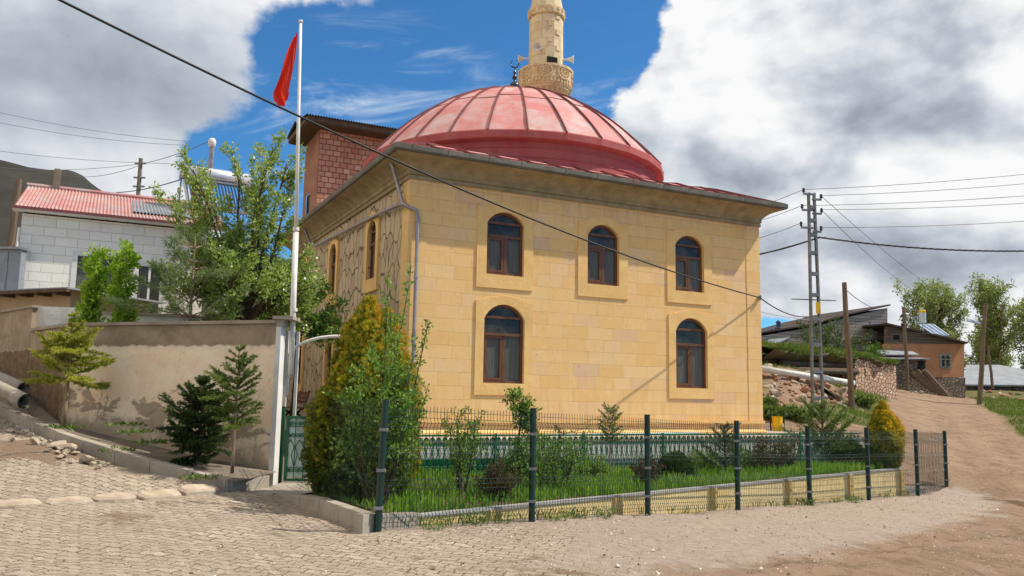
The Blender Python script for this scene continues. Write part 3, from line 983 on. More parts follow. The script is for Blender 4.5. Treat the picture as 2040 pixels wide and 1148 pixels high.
def make_ground():
    xs = axis(-13, 15, -900, 900, 0.2, 1.10)
    ys = axis(4, 27, -120, 1500, 0.2, 1.06)
    gx, gy = np.meshgrid(xs, ys)
    cl = np.hypot(gx, gy - 20)
    k = np.minimum(1, 90 / np.maximum(cl, 1e-3))
    z = ground_z(gx * k, 20 + (gy - 20) * k)
    rng = np.random.default_rng(4)
    # small lumps of earth and dust, larger out on the dirt
    s = 0.012 * (np.sin(gx * 3.1 + 1.3 * np.sin(gy * 2.3)) + np.sin(gy * 4.7 + gx * 1.9) + np.sin(gx * 7.7 - gy * 5.1) * 0.6)
    z = z + s + rng.normal(0, 0.003, z.shape)
    # masks
    pale = [gp(-700, 1148), gp(1250, 1148), gp(1500, 1125), gp(1660, 1100), gp(1817, 1062), gp(1950, 1030), gp(1990, 1005), gp(1960, 985), gp(1880, 978), (9.7, 20.6, 0), (0, 14, 0), (-3.2, 15, 0), (-30, 15, 0), (-30, 2, 0), (-3, 2, 0)]
    dust = soft(gx, gy, pale, 0.9)
    pavl = [(-30, -5, 0), gp(1060, 1400), gp(1120, 1148), gp(1180, 1085), gp(1160, 1060), (-1.3, 10.6, 0), (-3, 15, 0), (-9, 17, 0), (-30, 40, 0)]
    pave = soft(gx, gy, pavl, 2.6)
    road = [at(2010, 990, 20), at(1960, 930, 24), at(1890, 860, 34), at(1870, 812, 48), at(1858, 793, 58), (28, 75)]
    rd = polyline_dist(gx, gy, road)
    halfw = np.where(gy > 30, 1.9, 6.0)
    turf = np.clip((gy - 27.0) / 3, 0, 1) * np.clip((rd - halfw) / 1.0, 0, 1)
    turf = np.maximum(turf, np.clip((gy - 60) / 6, 0, 1))
    turf = np.maximum(turf, np.clip((-11.5 - gx) / 3, 0, 1) * np.clip((gy - 19) / 2, 0, 1))
    rubble = [at(1505, 715, 37), at(1620, 725, 38), at(1712, 785, 38.5), at(1690, 808, 36), at(1640, 814, 33.5), at(1590, 814, 31.5), at(1505, 775, 31)]
    turf = turf * (1 - 0.9 * soft(gx, gy, rubble, 1.5))
    track = np.exp(-(np.abs(rd - 0.75) / 0.45) ** 2)
    rutl = [gp(1250, 1143), gp(1500, 1128), gp(1620, 1118), gp(1850, 1085), gp(2040, 1060), gp(2300, 1020)]
    rut2 = [at(1850, 945, 22.5), at(1900, 962, 21.5), at(2040, 992, 19.5), gp(2300, 1050)]
    rut = np.exp(-(polyline_dist(gx, gy, rutl) / 0.16) ** 2) * 0.7 + 1.3 * np.exp(-(polyline_dist(gx, gy, rut2) / 0.34) ** 2)
    z = z - 0.03 * np.exp(-(polyline_dist(gx, gy, rutl) / 0.16) ** 2) + 0.05 * np.exp(-(polyline_dist(gx, gy, rut2) / 0.25) ** 2)
    spill = np.zeros_like(z)
    for (px, py, r, k_) in ((60, 880, 1.1, .75), (-60, 890, 1.2, .7), (250, 1040, .9, .45), (520, 1050, 1.0, .4), (330, 1010, .6, .5), (900, 1115, .9, .35), (1100, 1130, 1.0, .5), (150, 985, .5, .4), (700, 1090, .8, .3), (420, 900, .6, .4), (330, 1100, .8, .3), (-100, 1000, 1, .4)):
        q = gp(px, py) if py > 960 else at(px, py, 12.8)
        spill = np.maximum(spill, k_ * np.exp(-((gx - q[0]) ** 2 + (gy - q[1]) ** 2) / r ** 2))
    attrs = dict(pave=pave, dust=dust, turf=turf, track=track, rut=rut, spill=spill)
    ny, nx = gx.shape
    idx = np.arange(nx * ny).reshape(ny, nx)
    q = np.stack([idx[:-1, :-1], idx[:-1, 1:], idx[1:, 1:], idx[1:, :-1]], -1).reshape(-1, 4)
    fm = lambda a: (a[:-1, :-1] + a[1:, 1:]).reshape(-1) / 2
    fp, ft, fr = fm(pave), fm(turf), fm(rd - halfw)
    fy = fm(gy)
    sets = {'paved_street': fp > 0.5, 'dirt_road': (fp <= 0.5) & (ft < 0.5) & (fy < 66)}
    sets['ground'] = ~(sets['paved_street'] | sets['dirt_road'])
    co = np.stack([gx, gy, z], -1).reshape(-1, 3)
    for name, sel in sets.items():
        f = q[sel]
        used, inv = np.unique(f, return_inverse=True)
        f = inv.reshape(-1, 4)
        me = bpy.data.meshes.new(name)
        me.vertices.add(len(used))
        me.vertices.foreach_set('co', co[used].astype(np.float32).reshape(-1))
        me.loops.add(f.size)
        me.loops.foreach_set('vertex_index', f.reshape(-1).astype(np.int32))
        me.polygons.add(len(f))
        me.polygons.foreach_set('loop_start', np.arange(len(f), dtype=np.int32) * 4)
        me.polygons.foreach_set('loop_total', np.full(len(f), 4, dtype=np.int32))
        for an, av in attrs.items():
            a = me.attributes.new(an, 'FLOAT', 'POINT')
            a.data.foreach_set('value', av.reshape(-1)[used].astype(np.float32))
        me.materials.append(MATS['ground_mix'])
        me.update(calc_edges=True)
        me.polygons.foreach_set('use_smooth', [True] * len(me.polygons))
        o = bpy.data.objects.new(name, me)
        COL.objects.link(o)
        struct(o)


make_ground()


def make_hill():
    sil = [(-900, 230), (-500, 250), (-200, 290), (0, 318), (60, 334), (110, 340), (140, 338), (165, 350), (185, 368), (205, 382), (260, 405), (340, 440), (450, 480), (700, 560), (1000, 640), (1400, 700)]
    rng = np.random.default_rng(3)
    xs = np.linspace(-900, 1400, 150)
    hs = np.interp(xs, [s[0] for s in sil], [s[1] for s in sil])
    vs, rows = [], 22
    for j in range(rows):
        s = j / (rows - 1)
        Yd = 120 + 110 * s
        for i, xx in enumerate(xs):
            top = at(xx, hs[i], 230)
            p = at(xx, hs[i], Yd)
            zz = 2 + (top[2] - 2) * (s ** 0.8)
            zz += rng.normal(0, 0.35) * math.sin(math.pi * min(1, s * 1.02)) + 1.1 * math.sin(xx * 0.05 + s * 9) * s * (1 - s)
            vs.append((p[0], Yd, zz))
    n = len(xs)
    for i, xx in enumerate(xs):
        top = at(xx, hs[i], 230)
        vs.append((top[0] * 1.4, 420, top[2] * 0.5))
    m = MB()
    m.add(vs, [(j * n + i, j * n + i + 1, (j + 1) * n + i + 1, (j + 1) * n + i) for j in range(rows) for i in range(n - 1)])
    struct(m.build('hill', 'hill_scrub', smooth=True))


make_hill()

# ------------------------------------------------------------------ mosque
MC = at(808, 620, 18.8)
MU = np.array([math.cos(YAW), math.sin(YAW), 0])
MV = np.array([-math.sin(YAW), math.cos(YAW), 0])


def mw(u, v, z=0.0):
    return np.array([MC[0], MC[1], 0]) + MU * u + MV * v + np.array([0, 0, z])


mosque = thing('mosque', 'sandstone village mosque with arched windows under a faded red metal dome', 'mosque', (MC[0], MC[1], 0), YAW)
WID, ZB, ZT = 10.6, 0.45, 6.72


def arch(cx, w_, zb, zs, zt, n=14):
    """outline of an opening with a segmental head"""
    h = w_ / 2
    rise = zt - zs
    r = (h * h + rise * rise) / (2 * rise)
    cz = zt - r
    a0 = math.asin(min(1, h / r))
    if rise > h:
        a0 = math.pi - a0
    pts = [(cx - h, zb), (cx + h, zb)]
    for i in range(n + 1):
        a = a0 - 2 * a0 * i / n
        pts.append((cx + r * math.sin(a), cz + r * math.cos(a)))
    return pts


def shoulder(cx, hw, zb, zs, zt, bw):
    """outer edge of a window surround: straight sides, stepped arched head"""
    pts = [(cx - hw, zb), (cx + hw, zb), (cx + hw, zs), (cx + bw, zs)]
    for i in range(9):
        k = 1 - 2 * i / 8
        pts.append((cx + bw * k, zs + 0.02 + (zt - zs - 0.02) * (1 - k * k)))
    pts += [(cx - bw, zs), (cx - hw, zs)]
    return pts


FRONT = [(2.49, 1.0, 4.54, 5.80, 6.09, 0), (5.30, 0.96, 4.52, 5.78, 6.09, 0), (8.08, 0.97, 4.55, 5.80, 6.09, 0), (2.50, 1.08, 1.95, 3.47, 3.83, 1), (8.12, 1.06, 1.95, 3.47, 3.83, 1)]
SIDE = [(2.76, 0.74, 4.58, 5.78, 6.12, 0), (6.66, 0.74, 4.58, 5.78, 6.12, 0), (2.9, 0.76, 1.95, 3.5, 3.86, 1), (6.66, 0.76, 1.95, 3.5, 3.86, 1), (10.6, 0.76, 1.95, 3.5, 3.86, 1), (10.6, 0.74, 4.58, 5.78, 6.12, 0)]
DEP = 12.6
fholes = [arch(*q[:5]) for q in FRONT]
sholes = [arch(*q[:5]) for q in SIDE]

m = MB()
# front: a field set back 25 mm between corner piers
P0, P1 = 0.46, 10.10
m.slab([[(P0, ZB), (P1, ZB), (P1, ZT), (P0, ZT)]] + fholes, lambda x, z: (x, 0.014, z), lambda x, z: (x, 0.30, z))
m.box((0, 0, ZB), (P0, 0.46, ZT))
m.box((P1, 0, ZB), (WID, 0.46, ZT))
m.box((WID - 0.3, 0.46, ZB), (WID, DEP, ZT))
m.box((0.3, DEP - 0.3, ZB), (WID - 0.3, DEP, ZT))
m.box((-0.03, 0.0, ZT), (WID + 0.03, DEP, ZT + 0.02))
front = m.build('wall', 'sandstone', mosque)
m = MB()
m.slab([[(0.46, ZB), (DEP, ZB), (DEP, ZT), (0.46, ZT)]] + sholes, lambda y, z: (0.03, y, z), lambda y, z: (0.30, y, z))
m.build('side_wall', 'crazy_stone', mosque)
m = MB()
m.box((-0.06, -0.07, ZB), (WID + 0.06, -0.003, 0.80))
m.add([(-0.06, -0.07, .80), (WID + .06, -0.07, .80), (WID + .06, -.003, .86), (-.06, -.003, .86)], [(0, 1, 2, 3)])
m.box((-0.03, -0.045, 1.02), (WID + 0.03, -0.002, 1.10))
m.box((-0.07, -0.003, ZB), (-0.003, DEP, 0.84))
m.build('plinth', 'stone_trim', mosque)


def surround(q, side):
    cx, w_, zb, zs, zt, low = q
    hw = 0.76 if not side else 0.56
    ob = shoulder(cx, hw, zb - (0.33 if not low else 0.28), zs + 0.36 if not low else zs + 0.43, zt + (0.22 if not low else 0.20), w_ / 2 + 0.05)
    m = MB()
    hole = arch(cx, w_, zb, zs, zt)
    if side:
        m.slab([ob, hole], lambda y, z: (-0.035, y, z), lambda y, z: (0.033, y, z))
    else:
        m.slab([ob, hole], lambda x, z: (x, -0.016, z), lambda x, z: (x, 0.017, z))
    m.build('window_surround', 'stone_trim', mosque)


def offs(pts, cx, w_, zb, zs, zt, k):
    return arch(cx, w_ - 2 * k, zb + k, zs, zt - k)


def window(q, side, pane_tilt):
    cx, w_, zb, zs, zt, low = q
    if side:
        pl = lambda d: (lambda x, z: (d, x, z))
    else:
        pl = lambda d: (lambda x, z: (x, d, z))
    D0, D1 = 0.075, 0.15
    m = MB()
    m.slab([arch(cx, w_ + 0.004, zb - .002, zs, zt + .002), offs(None, cx, w_, zb, zs, zt, 0.065)], pl(D0), pl(D1))

    def bar(x0, z0, x1, z1, d0=D0 - 0.012, d1=D1):
        a, b = pl(d0)(x0, z0), pl(d1)(x1, z1)
        m.box([min(a[i], b[i]) for i in range(3)], [max(a[i], b[i]) for i in range(3)])
    t1 = zt - (0.27 if not low else 0.31)
    t2 = zt - (0.60 if not low else 0.72)
    L, Rr = cx - w_ / 2 + 0.055, cx + w_ / 2 - 0.055
    bar(L, t1 - 0.03, Rr, t1 + 0.03)
    bar(L, t2 - 0.035, Rr, t2 + 0.035, D0 - 0.02 - 0.02 * low)
    mx = cx + 0.03
    bar(mx - 0.045, zb + 0.06, mx + 0.045, t2 - 0.035)
    fr = m.build('window', 'frame_wood', mosque)
    # opening casement on one half
    m = MB()
    m.slab([[(L + .004, zb + 0.068), (mx - .049, zb + .068), (mx - .049, t2 - .038), (L + .004, t2 - .038)], [(L + .06, zb + 0.128), (mx - .105, zb + .128), (mx - .105, t2 - .098), (L + .06, t2 - .098)]], pl(D0 - 0.008), pl(D1 - 0.01))
    m.build('casement', 'frame_wood', fr)
    m = MB()
    for (x0, z0, x1, z1, tl) in ((L, zb + .05, mx, t2, pane_tilt[0]), (mx, zb + .05, Rr, t2, pane_tilt[1]), (L, t2, Rr, t1, pane_tilt[2])):
        f = pl(D1 - 0.035)
        a, b, c, d = [list(f(*p)) for p in ((x0, z0), (x1, z0), (x1, z1), (x0, z1))]
        ax = 0 if side else 1
        a[ax] += tl; d[ax] += tl
        m.add([a, b, c, d], [(0, 1, 2, 3)])
        if x0 == mx:
            m.build('curtained_pane', 'curtained_glass', fr)
            m = MB()
    head = [p for p in arch(cx, w_ - 0.1, t1, zs, zt - 0.05) if p[1] >= t1 - 1e-6]
    m.poly([head], pl(D1 - 0.033))
    m.build('pane', 'window_glass', fr)


rnd = random.Random(5)
for q in FRONT:
    surround(q, False)
    window(q, False, [rnd.uniform(-.008, .008) for _ in range(3)])
for q in SIDE:
    surround(q, True)
    window(q, True, [rnd.uniform(-.008, .008) for _ in range(3)])
# dim room behind the glass and reveals
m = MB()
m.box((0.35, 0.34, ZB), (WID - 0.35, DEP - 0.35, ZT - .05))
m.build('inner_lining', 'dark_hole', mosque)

# cornice: two mouldings, a cove, then the gutter edge
OV = 0.52
prof = [(0.0, 6.60), (0.035, 6.60), (0.035, 6.69), (0.012, 6.70), (0.055, 6.72), (0.055, 6.82), (0.08, 6.84), (0.13, 6.90), (0.22, 6.97), (0.33, 7.02), (0.43, 7.05), (0.50, 7.07), (0.50, 7.10)]


def rim_loop(o, z, d=DEP):
    return [(-o, -o, z), (WID + o, -o, z), (WID + o, d + o, z), (-o, d + o, z)]


m = MB()
vs = []
for o_, z_ in prof:
    vs += rim_loop(o_, z_)
m.add(vs, [(4 * i + k, 4 * i + (k + 1) % 4, 4 * i + 4 + (k + 1) % 4, 4 * i + 4 + k) for i in range(len(prof) - 1) for k in range(4)])
m.build('cornice', 'cornice_stone', mosque)
m = MB()
vs = []
gpr = [(0.40, 7.075), (OV + .035, 7.09), (OV + .055, 7.13), (OV + .055, 7.235), (OV + .02, 7.24), (OV - .05, 7.2)]
for o_, z_ in gpr:
    vs += rim_loop(o_, z_)
m.add(vs, [(4 * i + k, 4 * i + (k + 1) % 4, 4 * i + 4 + (k + 1) % 4, 4 * i + 4 + k) for i in range(len(gpr) - 1) for k in range(4)])
for i in range(12):  # joints of the gutter lengths
    x = -0.3 + i * 1.0 + rnd.uniform(-.15, .15)
    m.box((x, -OV - .062, 7.10), (x + .03, -OV - .05, 7.235))
    m.box((x + .02, -OV - .04, 7.235), (x + .05, -OV - .0, 7.27))
m.build('gutter', 'gutter_metal', mosque)

# low pitched roof up to the drum
DC = (5.3, 5.3)
SL = 0.36
m = MB()
zr = 7.20
top, brk = 2.6, 0.85


def roof_z(d):
    """roof height at a distance in from the eave: steeper at the skirt, then flatter"""
    return zr + 0.41 * min(d, brk + OV) + 0.24 * max(0, d - brk - OV)


vs = rim_loop(OV - .03, zr) + rim_loop(-brk, roof_z(brk + OV)) + rim_loop(-top, roof_z(top + OV))
m.add(vs, [(4 * j + k, 4 * j + (k + 1) % 4, 4 * j + 4 + (k + 1) % 4, 4 * j + 4 + k) for j in (0, 1) for k in range(4)] + [(8, 9, 10, 11)])
roof = m.build('roof', 'roof_red', mosque)
m = MB()
for i in range(14):
    x = -0.25 + i * 0.86
    k = min(1.0, min(x + OV, WID + OV - x) / (top + OV))
    y1 = -OV + 0.03 + (top + OV) * k
    ym = min(y1, brk)
    m.beam((x, -OV + .05, roof_z(.05) + .02), (x, ym, roof_z(ym + OV) + .02), 0.03, 0.06)
    if y1 > brk + .02:
        m.beam((x, brk, roof_z(brk + OV) + .02), (x, y1, roof_z(y1 + OV) + .02), 0.03, 0.06)
for (sx, wx) in ((1, 0), (-1, WID)):
    for d0, d1 in ((-OV, brk), (brk, top)):
        m.beam((wx + sx * d0, d0, roof_z(d0 + OV) + .02), (wx + sx * d1, d1, roof_z(d1 + OV) + .02), 0.05, 0.07)
m.beam((0.3, 0.25, roof_z(.25 + OV) + .01), (WID - .3, 0.25, roof_z(.25 + OV) + .01), 0.02, 0.03)
m.build('roof_seam', 'seam_red', roof)
NS = 28
ph = math.radians(-90 - 26.583 + 0.5 + 4.2)
m = MB()
m.lathe([(4.48, 7.3), (4.50, 7.7), (4.50, 8.42), (4.47, 8.5)], (DC[0], DC[1], 0), NS * 2, ph)
for zz, r0 in ((7.95, 4.515), (8.2, 4.512)):
    m.lathe([(r0 - .02, zz - .01), (r0 + .008, zz - .006), (r0 + .004, zz + .02), (r0 - .02, zz + .02)], (DC[0], DC[1], 0), NS * 2, ph)
m.build('drum', 'drum_red', mosque)
RD, HD, ZD = 4.70, 2.66, 8.62


def dome_pt(s, a, lift=0.0):
    """s 0..1 from rim to crown"""
    k = 1 - s
    r = RD * k + lift * .5 * k
    z = ZD + HD * (1 - k ** 2.05) + lift
    return (DC[0] + r * math.cos(a), DC[1] + r * math.sin(a), z)


m = MB()
NR = 12
vs = [dome_pt(j / NR, ph + 2 * math.pi * i / NS, rnd.uniform(-.012, .012) if 0 < j < NR else 0) for j in range(NR) for i in range(NS)] + [dome_pt(1, 0)]
fs = [(j * NS + i, j * NS + (i + 1) % NS, (j + 1) * NS + (i + 1) % NS, (j + 1) * NS + i) for j in range(NR - 1) for i in range(NS)]
fs += [((NR - 1) * NS + i, (NR - 1) * NS + (i + 1) % NS, NR * NS) for i in range(NS)]
m.add(vs, fs)
dome = m.build('dome', 'dome_red', mosque)
m = MB()
for i in range(NS):
    a = ph + 2 * math.pi * i / NS
    pts = [dome_pt(s / 16 * 0.97, a, 0.028) for s in range(17)]
    e = (math.cos(a), math.sin(a), 0)
    pts.insert(0, (pts[0][0] + e[0] * .03, pts[0][1] + e[1] * .03, pts[0][2] - .03))
    for p, q in zip(pts[:-1], pts[1:]):
        m.beam(p, q, 0.028, 0.05, (e[0], e[1], .8))
    for s in (0.34, 0.60, 0.82):
        s2 = s + (0.02 if i % 2 else -0.015)
        m.beam(dome_pt(s2, a, .003), dome_pt(s2, a + 2 * math.pi / NS, .003), 0.018, 0.02, (e[0], e[1], 1))
m.build('standing_seam', 'seam_red', dome)
m = MB()
m.lathe([(4.47, 8.36), (4.72, 8.40), (4.745, 8.42), (4.745, 8.60), (4.72, 8.635), (4.66, 8.64)], (DC[0], DC[1], 0), NS, ph)
m.build('dome_rim', 'drum_red', dome)
m = MB()
zc = ZD + HD
m.lathe([(0.42, -0.03), (0.36, 0.03), (0.10, 0.06), (0.0, 0.07)], (DC[0], DC[1], zc), 16)
m.build('crown_cap', 'roof_red', dome)
m = MB()
m.lathe([(0.05, 0.0), (0.04, 0.16), (0.10, 0.18), (0.16, 0.27), (0.17, 0.35), (0.13, 0.44), (0.045, 0.49), (0.03, 0.55), (0.075, 0.60), (0.085, 0.65), (0.06, 0.70), (0.03, 0.73), (0.055, 0.78), (0.05, 0.83), (0.02, 0.87), (0.0, 0.98)], (DC[0], DC[1], zc), 14)
cr = [(DC[0] + 0.13 * math.cos(a) * MU[0], DC[1] - 0.13 * math.cos(a) * 0.45, zc + 1.11 + 0.14 * math.sin(a)) for a in np.linspace(math.pi / 2 + .35, math.pi / 2 - .35 + 2 * math.pi, 15)]
m.tube(cr, [0.006 + 0.018 * math.sin(math.pi * i / 14) for i in range(15)], 6)
m.build('finial', 'tube_dark', dome, smooth=True)
# downpipes: one from the eave down the corner, one along the side wall
m = MB()
m.tube([(-0.36, 0.42, 7.10), (-0.30, 0.42, 6.95), (-0.10, 0.36, 6.28), (-0.08, 0.2, 6.05), (-0.05, -0.02, 5.93), (0.16, -0.075, 5.86), (0.19, -0.08, 5.7), (0.19, -0.08, 1.15), (0.19, -0.1, 1.0), (0.24, -0.32, 0.75), (0.25, -0.36, 0.7)], 0.042, 10)
for z in (5.6, 4.3, 3.0, 1.7):
    m.lathe([(0.052, -0.03), (0.052, 0.03)], (0.19, -0.08, z), 10)
m.build('downpipe', 'zinc_pipe', mosque, smooth=True)
m = MB()
m.tube([(-0.09, 0.2, 6.03), (-0.09, 1.5, 6.13), (-0.09, 4.2, 6.22), (-0.09, 8.6, 6.36), (-0.2, 9.0, 6.5), (-0.36, 9.3, 7.1)], 0.045, 8)
m.build('downpipe', 'zinc_pipe', mosque, smooth=True)

# ------------------------------------------------------------------ minaret
MIN = at(1087, 150, 33)
mn = thing('minaret', 'pale carved stone minaret with a balcony rising behind the red dome', 'minaret', (MIN[0], MIN[1], 0), YAW)
b_top, b_bot = at(1087, 146, 33)[2], at(1087, 196, 33)[2]
col_z = at(1087, 33, 33)[2]
NP = 16
m = MB()
m.lathe([(0.95, 0), (0.95, 5.0), (0.78, 6.0), (0.74, b_bot - .2)], n=NP)
m.build('lower_shaft', 'minaret_stone', mn)
m = MB()
m.lathe([(0.735, b_bot - .2), (0.715, b_top - 0.4)], n=12)
m.lathe([(0.72, b_top - 0.5), (0.70, col_z - .12)], n=12)
sh = m.build('upper_shaft', 'minaret_stone', mn)
m = MB()
m.lathe([(0.74, b_bot - .32), (0.80, b_bot - .22), (0.80, b_bot - .12), (0.90, b_bot - .02), (0.90, b_bot + .08), (1.0, b_bot + .18), (1.0, b_bot + .26), (1.06, b_bot + .30), (1.06, b_bot + .52), (1.10, b_bot + .54), (1.10, b_top - .10), (1.14, b_top - .09), (1.14, b_top), (1.0, b_top), (1.0, b_bot + .4), (0.7, b_bot + .4)], n=32)
bal = m.build('balcony', 'carved_stone', mn)
# carved rosettes, merlons and studs on the parapet
m = MB()
for k in range(8):
    a0 = 2 * math.pi * k / 8 + math.radians(14)
    zc_ = (b_bot + .54 + b_top - .1) / 2 + .02
    for rr, w_ in ((0.30, 0.028), (0.17, 0.022)):
        ring = []
        for i in range(25):
            t_ = 2 * math.pi * i / 24
            aa = a0 + rr * math.cos(t_) / 1.1
            ring.append((1.115 * math.cos(aa), 1.115 * math.sin(aa), zc_ + rr * 0.92 * math.sin(t_)))
        m.tube(ring, w_, 5, cap=False)
    for i in range(10):
        t_ = 2 * math.pi * i / 10
        p = [(1.115 * math.cos(a0 + q_ * math.cos(t_) / 1.1), 1.115 * math.sin(a0 + q_ * math.cos(t_) / 1.1), zc_ + q_ * .92 * math.sin(t_)) for q_ in (0.03, 0.29)]
        m.tube(p, 0.02, 4)
for k in range(44):
    a = 2 * math.pi * k / 44
    c_, s_ = math.cos(a), math.sin(a)
    m.beam((1.075 * c_, 1.075 * s_, b_bot + .36), (1.075 * c_, 1.075 * s_, b_bot + .52), 0.085, 0.05, (c_, s_, 0))
for k in range(28):
    a = 2 * math.pi * k / 28
    c_, s_ = math.cos(a), math.sin(a)
    m.beam((0.86 * c_, 0.86 * s_, b_bot - .05), (1.0 * c_, 1.0 * s_, b_bot + .18), 0.08, 0.1, (c_, s_, 0))
m.build('carving', 'carved_stone', bal)
# door on to the balcony, facing the camera's right
m = MB()
fa = math.atan2(-MIN[1], -MIN[0]) - YAW + math.radians(22)
c_, s_ = math.cos(fa), math.sin(fa)
Mx = Matrix(((-s_, c_, 0, 0.70 * c_), (c_, s_, 0, 0.70 * s_), (0, 0, 1, 0), (0, 0, 0, 1)))
m.box((-0.22, -0.1, b_top - 0.45), (0.22, 0.035, b_top + 0.42), Mx)
m.build('doorway', 'dark_hole', mn)
m = MB()
for (cz_, w0) in ((col_z, 0.78),):
    m.lathe([(0.70, cz_ - .16), (w0 - .02, cz_ - .15), (w0, cz_ - .1), (w0, cz_ + .16), (w0 - .04, cz_ + .19), (0.70, cz_ + .2)], n=24)
collar = m.build('collar', 'carved_stone', mn)
for k in range(18):
    a0 = 2 * math.pi * k / 18
    m = MB()
    for i in range(6):
        t_ = 2 * math.pi * i / 6
        m.tube([(0.785 * math.cos(a0 + q_ * math.cos(t_)), 0.785 * math.sin(a0 + q_ * math.cos(t_)), col_z + .03 + q_ * .8 * math.sin(t_)) for q_ in (0.01, 0.11)], 0.014, 4)
    m.build('rosette', 'carved_stone', collar)
# incised panels up the front faces
for i, zz in enumerate(np.arange(b_top + .75, col_z - .3, 0.34)):
    for k in (0, 1):
        a = math.pi * 2 / 12 * (math.floor(fa / (math.pi / 6)) + k + .5)
        if (i + k) % 2:
            c2, s2 = math.cos(a), math.sin(a)
            m = MB()
            m.beam((0.69 * c2, 0.69 * s2, zz), (0.69 * c2, 0.69 * s2, zz + .22), 0.2, 0.05, (c2, s2, 0))
            m.build('carved_panel', 'carved_stone', sh)
m = MB()
pr = [(0.71, col_z + .19), (0.60, col_z + 0.75), (0.50, col_z + 1.7), (0.36, col_z + 3.0), (0.2, col_z + 4.4), (0.0, col_z + 5.8)]
m.lathe(pr, n=12)
m.build('spire', 'minaret_stone', mn)


def horn(a, z, tilt):
    m = MB()
    m.lathe([(0.03, -.30), (0.055, -.28), (0.055, -.16), (0.035, -.15), (0.04, 0.0), (0.07, .12), (0.11, .22), (0.17, .30), (0.18, .31), (0.16, .30), (0.10, .22), (0.05, .1), (0.02, 0.05)], n=18)
    o = m.build('loudspeaker', 'white_paint', mn, smooth=True)
    o.rotation_euler = Vector((math.cos(a), math.sin(a), tilt)).to_track_quat('Z', 'Y').to_euler()
    o.location = (0.84 * math.cos(a), 0.84 * math.sin(a), z)
    b = MB()
    b.tube([(0, 0, -.3), (0, 0, -.42)], 0.02, 6)
    b.build('bracket', 'dark_concrete', o)


az0 = math.atan2(-MIN[1], -MIN[0]) - YAW
horn(az0 - math.radians(84), at(1040, 118, 33)[2], -0.08)
horn(az0 + math.radians(86), at(1132, 121, 33)[2], 0.0)
horn(az0 - math.radians(18), at(1062, 98, 32.3)[2], -0.1)

# ------------------------------------------------------------------ yard, garden beds, kerbs
def sheet(name, mat, outline, top, bottom, kind='structure'):
    """a raised bed or terrace: flat-ish top with upright sides"""
    m = MB()
    tp = [(x, y) for x, y in outline]
    m.poly([tp], lambda x, y: (x, y, top(x, y)))
    n = len(tp)
    vs = [(x, y, top(x, y)) for x, y in tp] + [(x, y, bottom) for x, y in tp]
    m.add(vs, [(i, (i + 1) % n, n + (i + 1) % n, n + i) for i in range(n)])
    return struct(m.build(name, mat), kind)


def uv2(u, v):
    p = mw(u, v)
    return (p[0], p[1])


YARD = 0.74
sheet('yard', 'yard_paving', [uv2(-1.15, -2.2), uv2(11.9, -2.2), uv2(11.9, 13), uv2(-2.0, 13), uv2(-2.0, 1.0), uv2(-2.2, -1.5)], lambda x, y: YARD + 0.004 * max(0, y - 17), -0.6)
# terrace wall painted white under the yard edge, a little proud of it
m = MB()
m.box((-1.16, -2.32, -0.3), (11.95, -2.205, 0.70))
tw = m.build('terrace_wall', 'white_paint')
tw.location = (MC[0], MC[1], 0)
tw.rotation_euler = (0, 0, YAW)
tag(tw, 'low white painted terrace wall behind the green scrollwork railing', 'wall')
m = MB()
m.box((-1.2, -2.34, 0.702), (11.98, -2.1, 0.762))
m.build('coping', 'concrete', tw)
m = MB()
m.box((-1.34, -2.36, -0.3), (-1.163, -2.15, 0.78))
m.build('end_pier', 'white_paint', tw)


def fpt(t, off=0.0, z=0.0):
    q = FA + FD * t + FN * off
    return (q[0], q[1], z)


gard = [fpt(0.0, 0.46)[:2], fpt(0.9, 0.41)[:2], fpt(14.95, 0.41)[:2], uv2(11.9, -2.33), uv2(-1.2, -2.33), (-2.35, 15.2), (-2.75, 14.3), (-3.35, 13.55), (-2.42, 11.95), (-1.72, 10.95)]
sheet('garden_bed', 'soil', gard, lambda x, y: 0.06 + (0.1 if x < -1.3 and y < 13.5 else 0), -0.8)

# yellow plinth wall along the garden: one wall with coping and pilasters
ang = math.atan2(FD[1], FD[0])
yw = thing('garden_plinth_wall', 'low yellow painted wall with pilasters and pale coping behind the mesh fence', 'wall', (FA[0], FA[1], 0), ang)
m = MB()
m.box((0.86, 0.30, -0.95), (15.0, 0.395, 0.07))
m.build('wall', 'yellow_wall', yw)
m = MB()
m.box((0.80, 0.28, 0.072), (15.03, 0.40, 0.108))
m.build('coping', 'blue_white_cap', yw)
for i in range(5):
    t_ = 2.0 + i * 2.57
    m = MB()
    m.box((t_, 0.265, -0.95), (t_ + 0.19, 0.299, 0.07))
    m.build('pilaster', 'yellow_pilaster', yw)
m = MB()
m.box((14.83, 0.255, -0.95), (15.012, 0.299, 0.07))
m.build('pilaster', 'yellow_pilaster', yw)


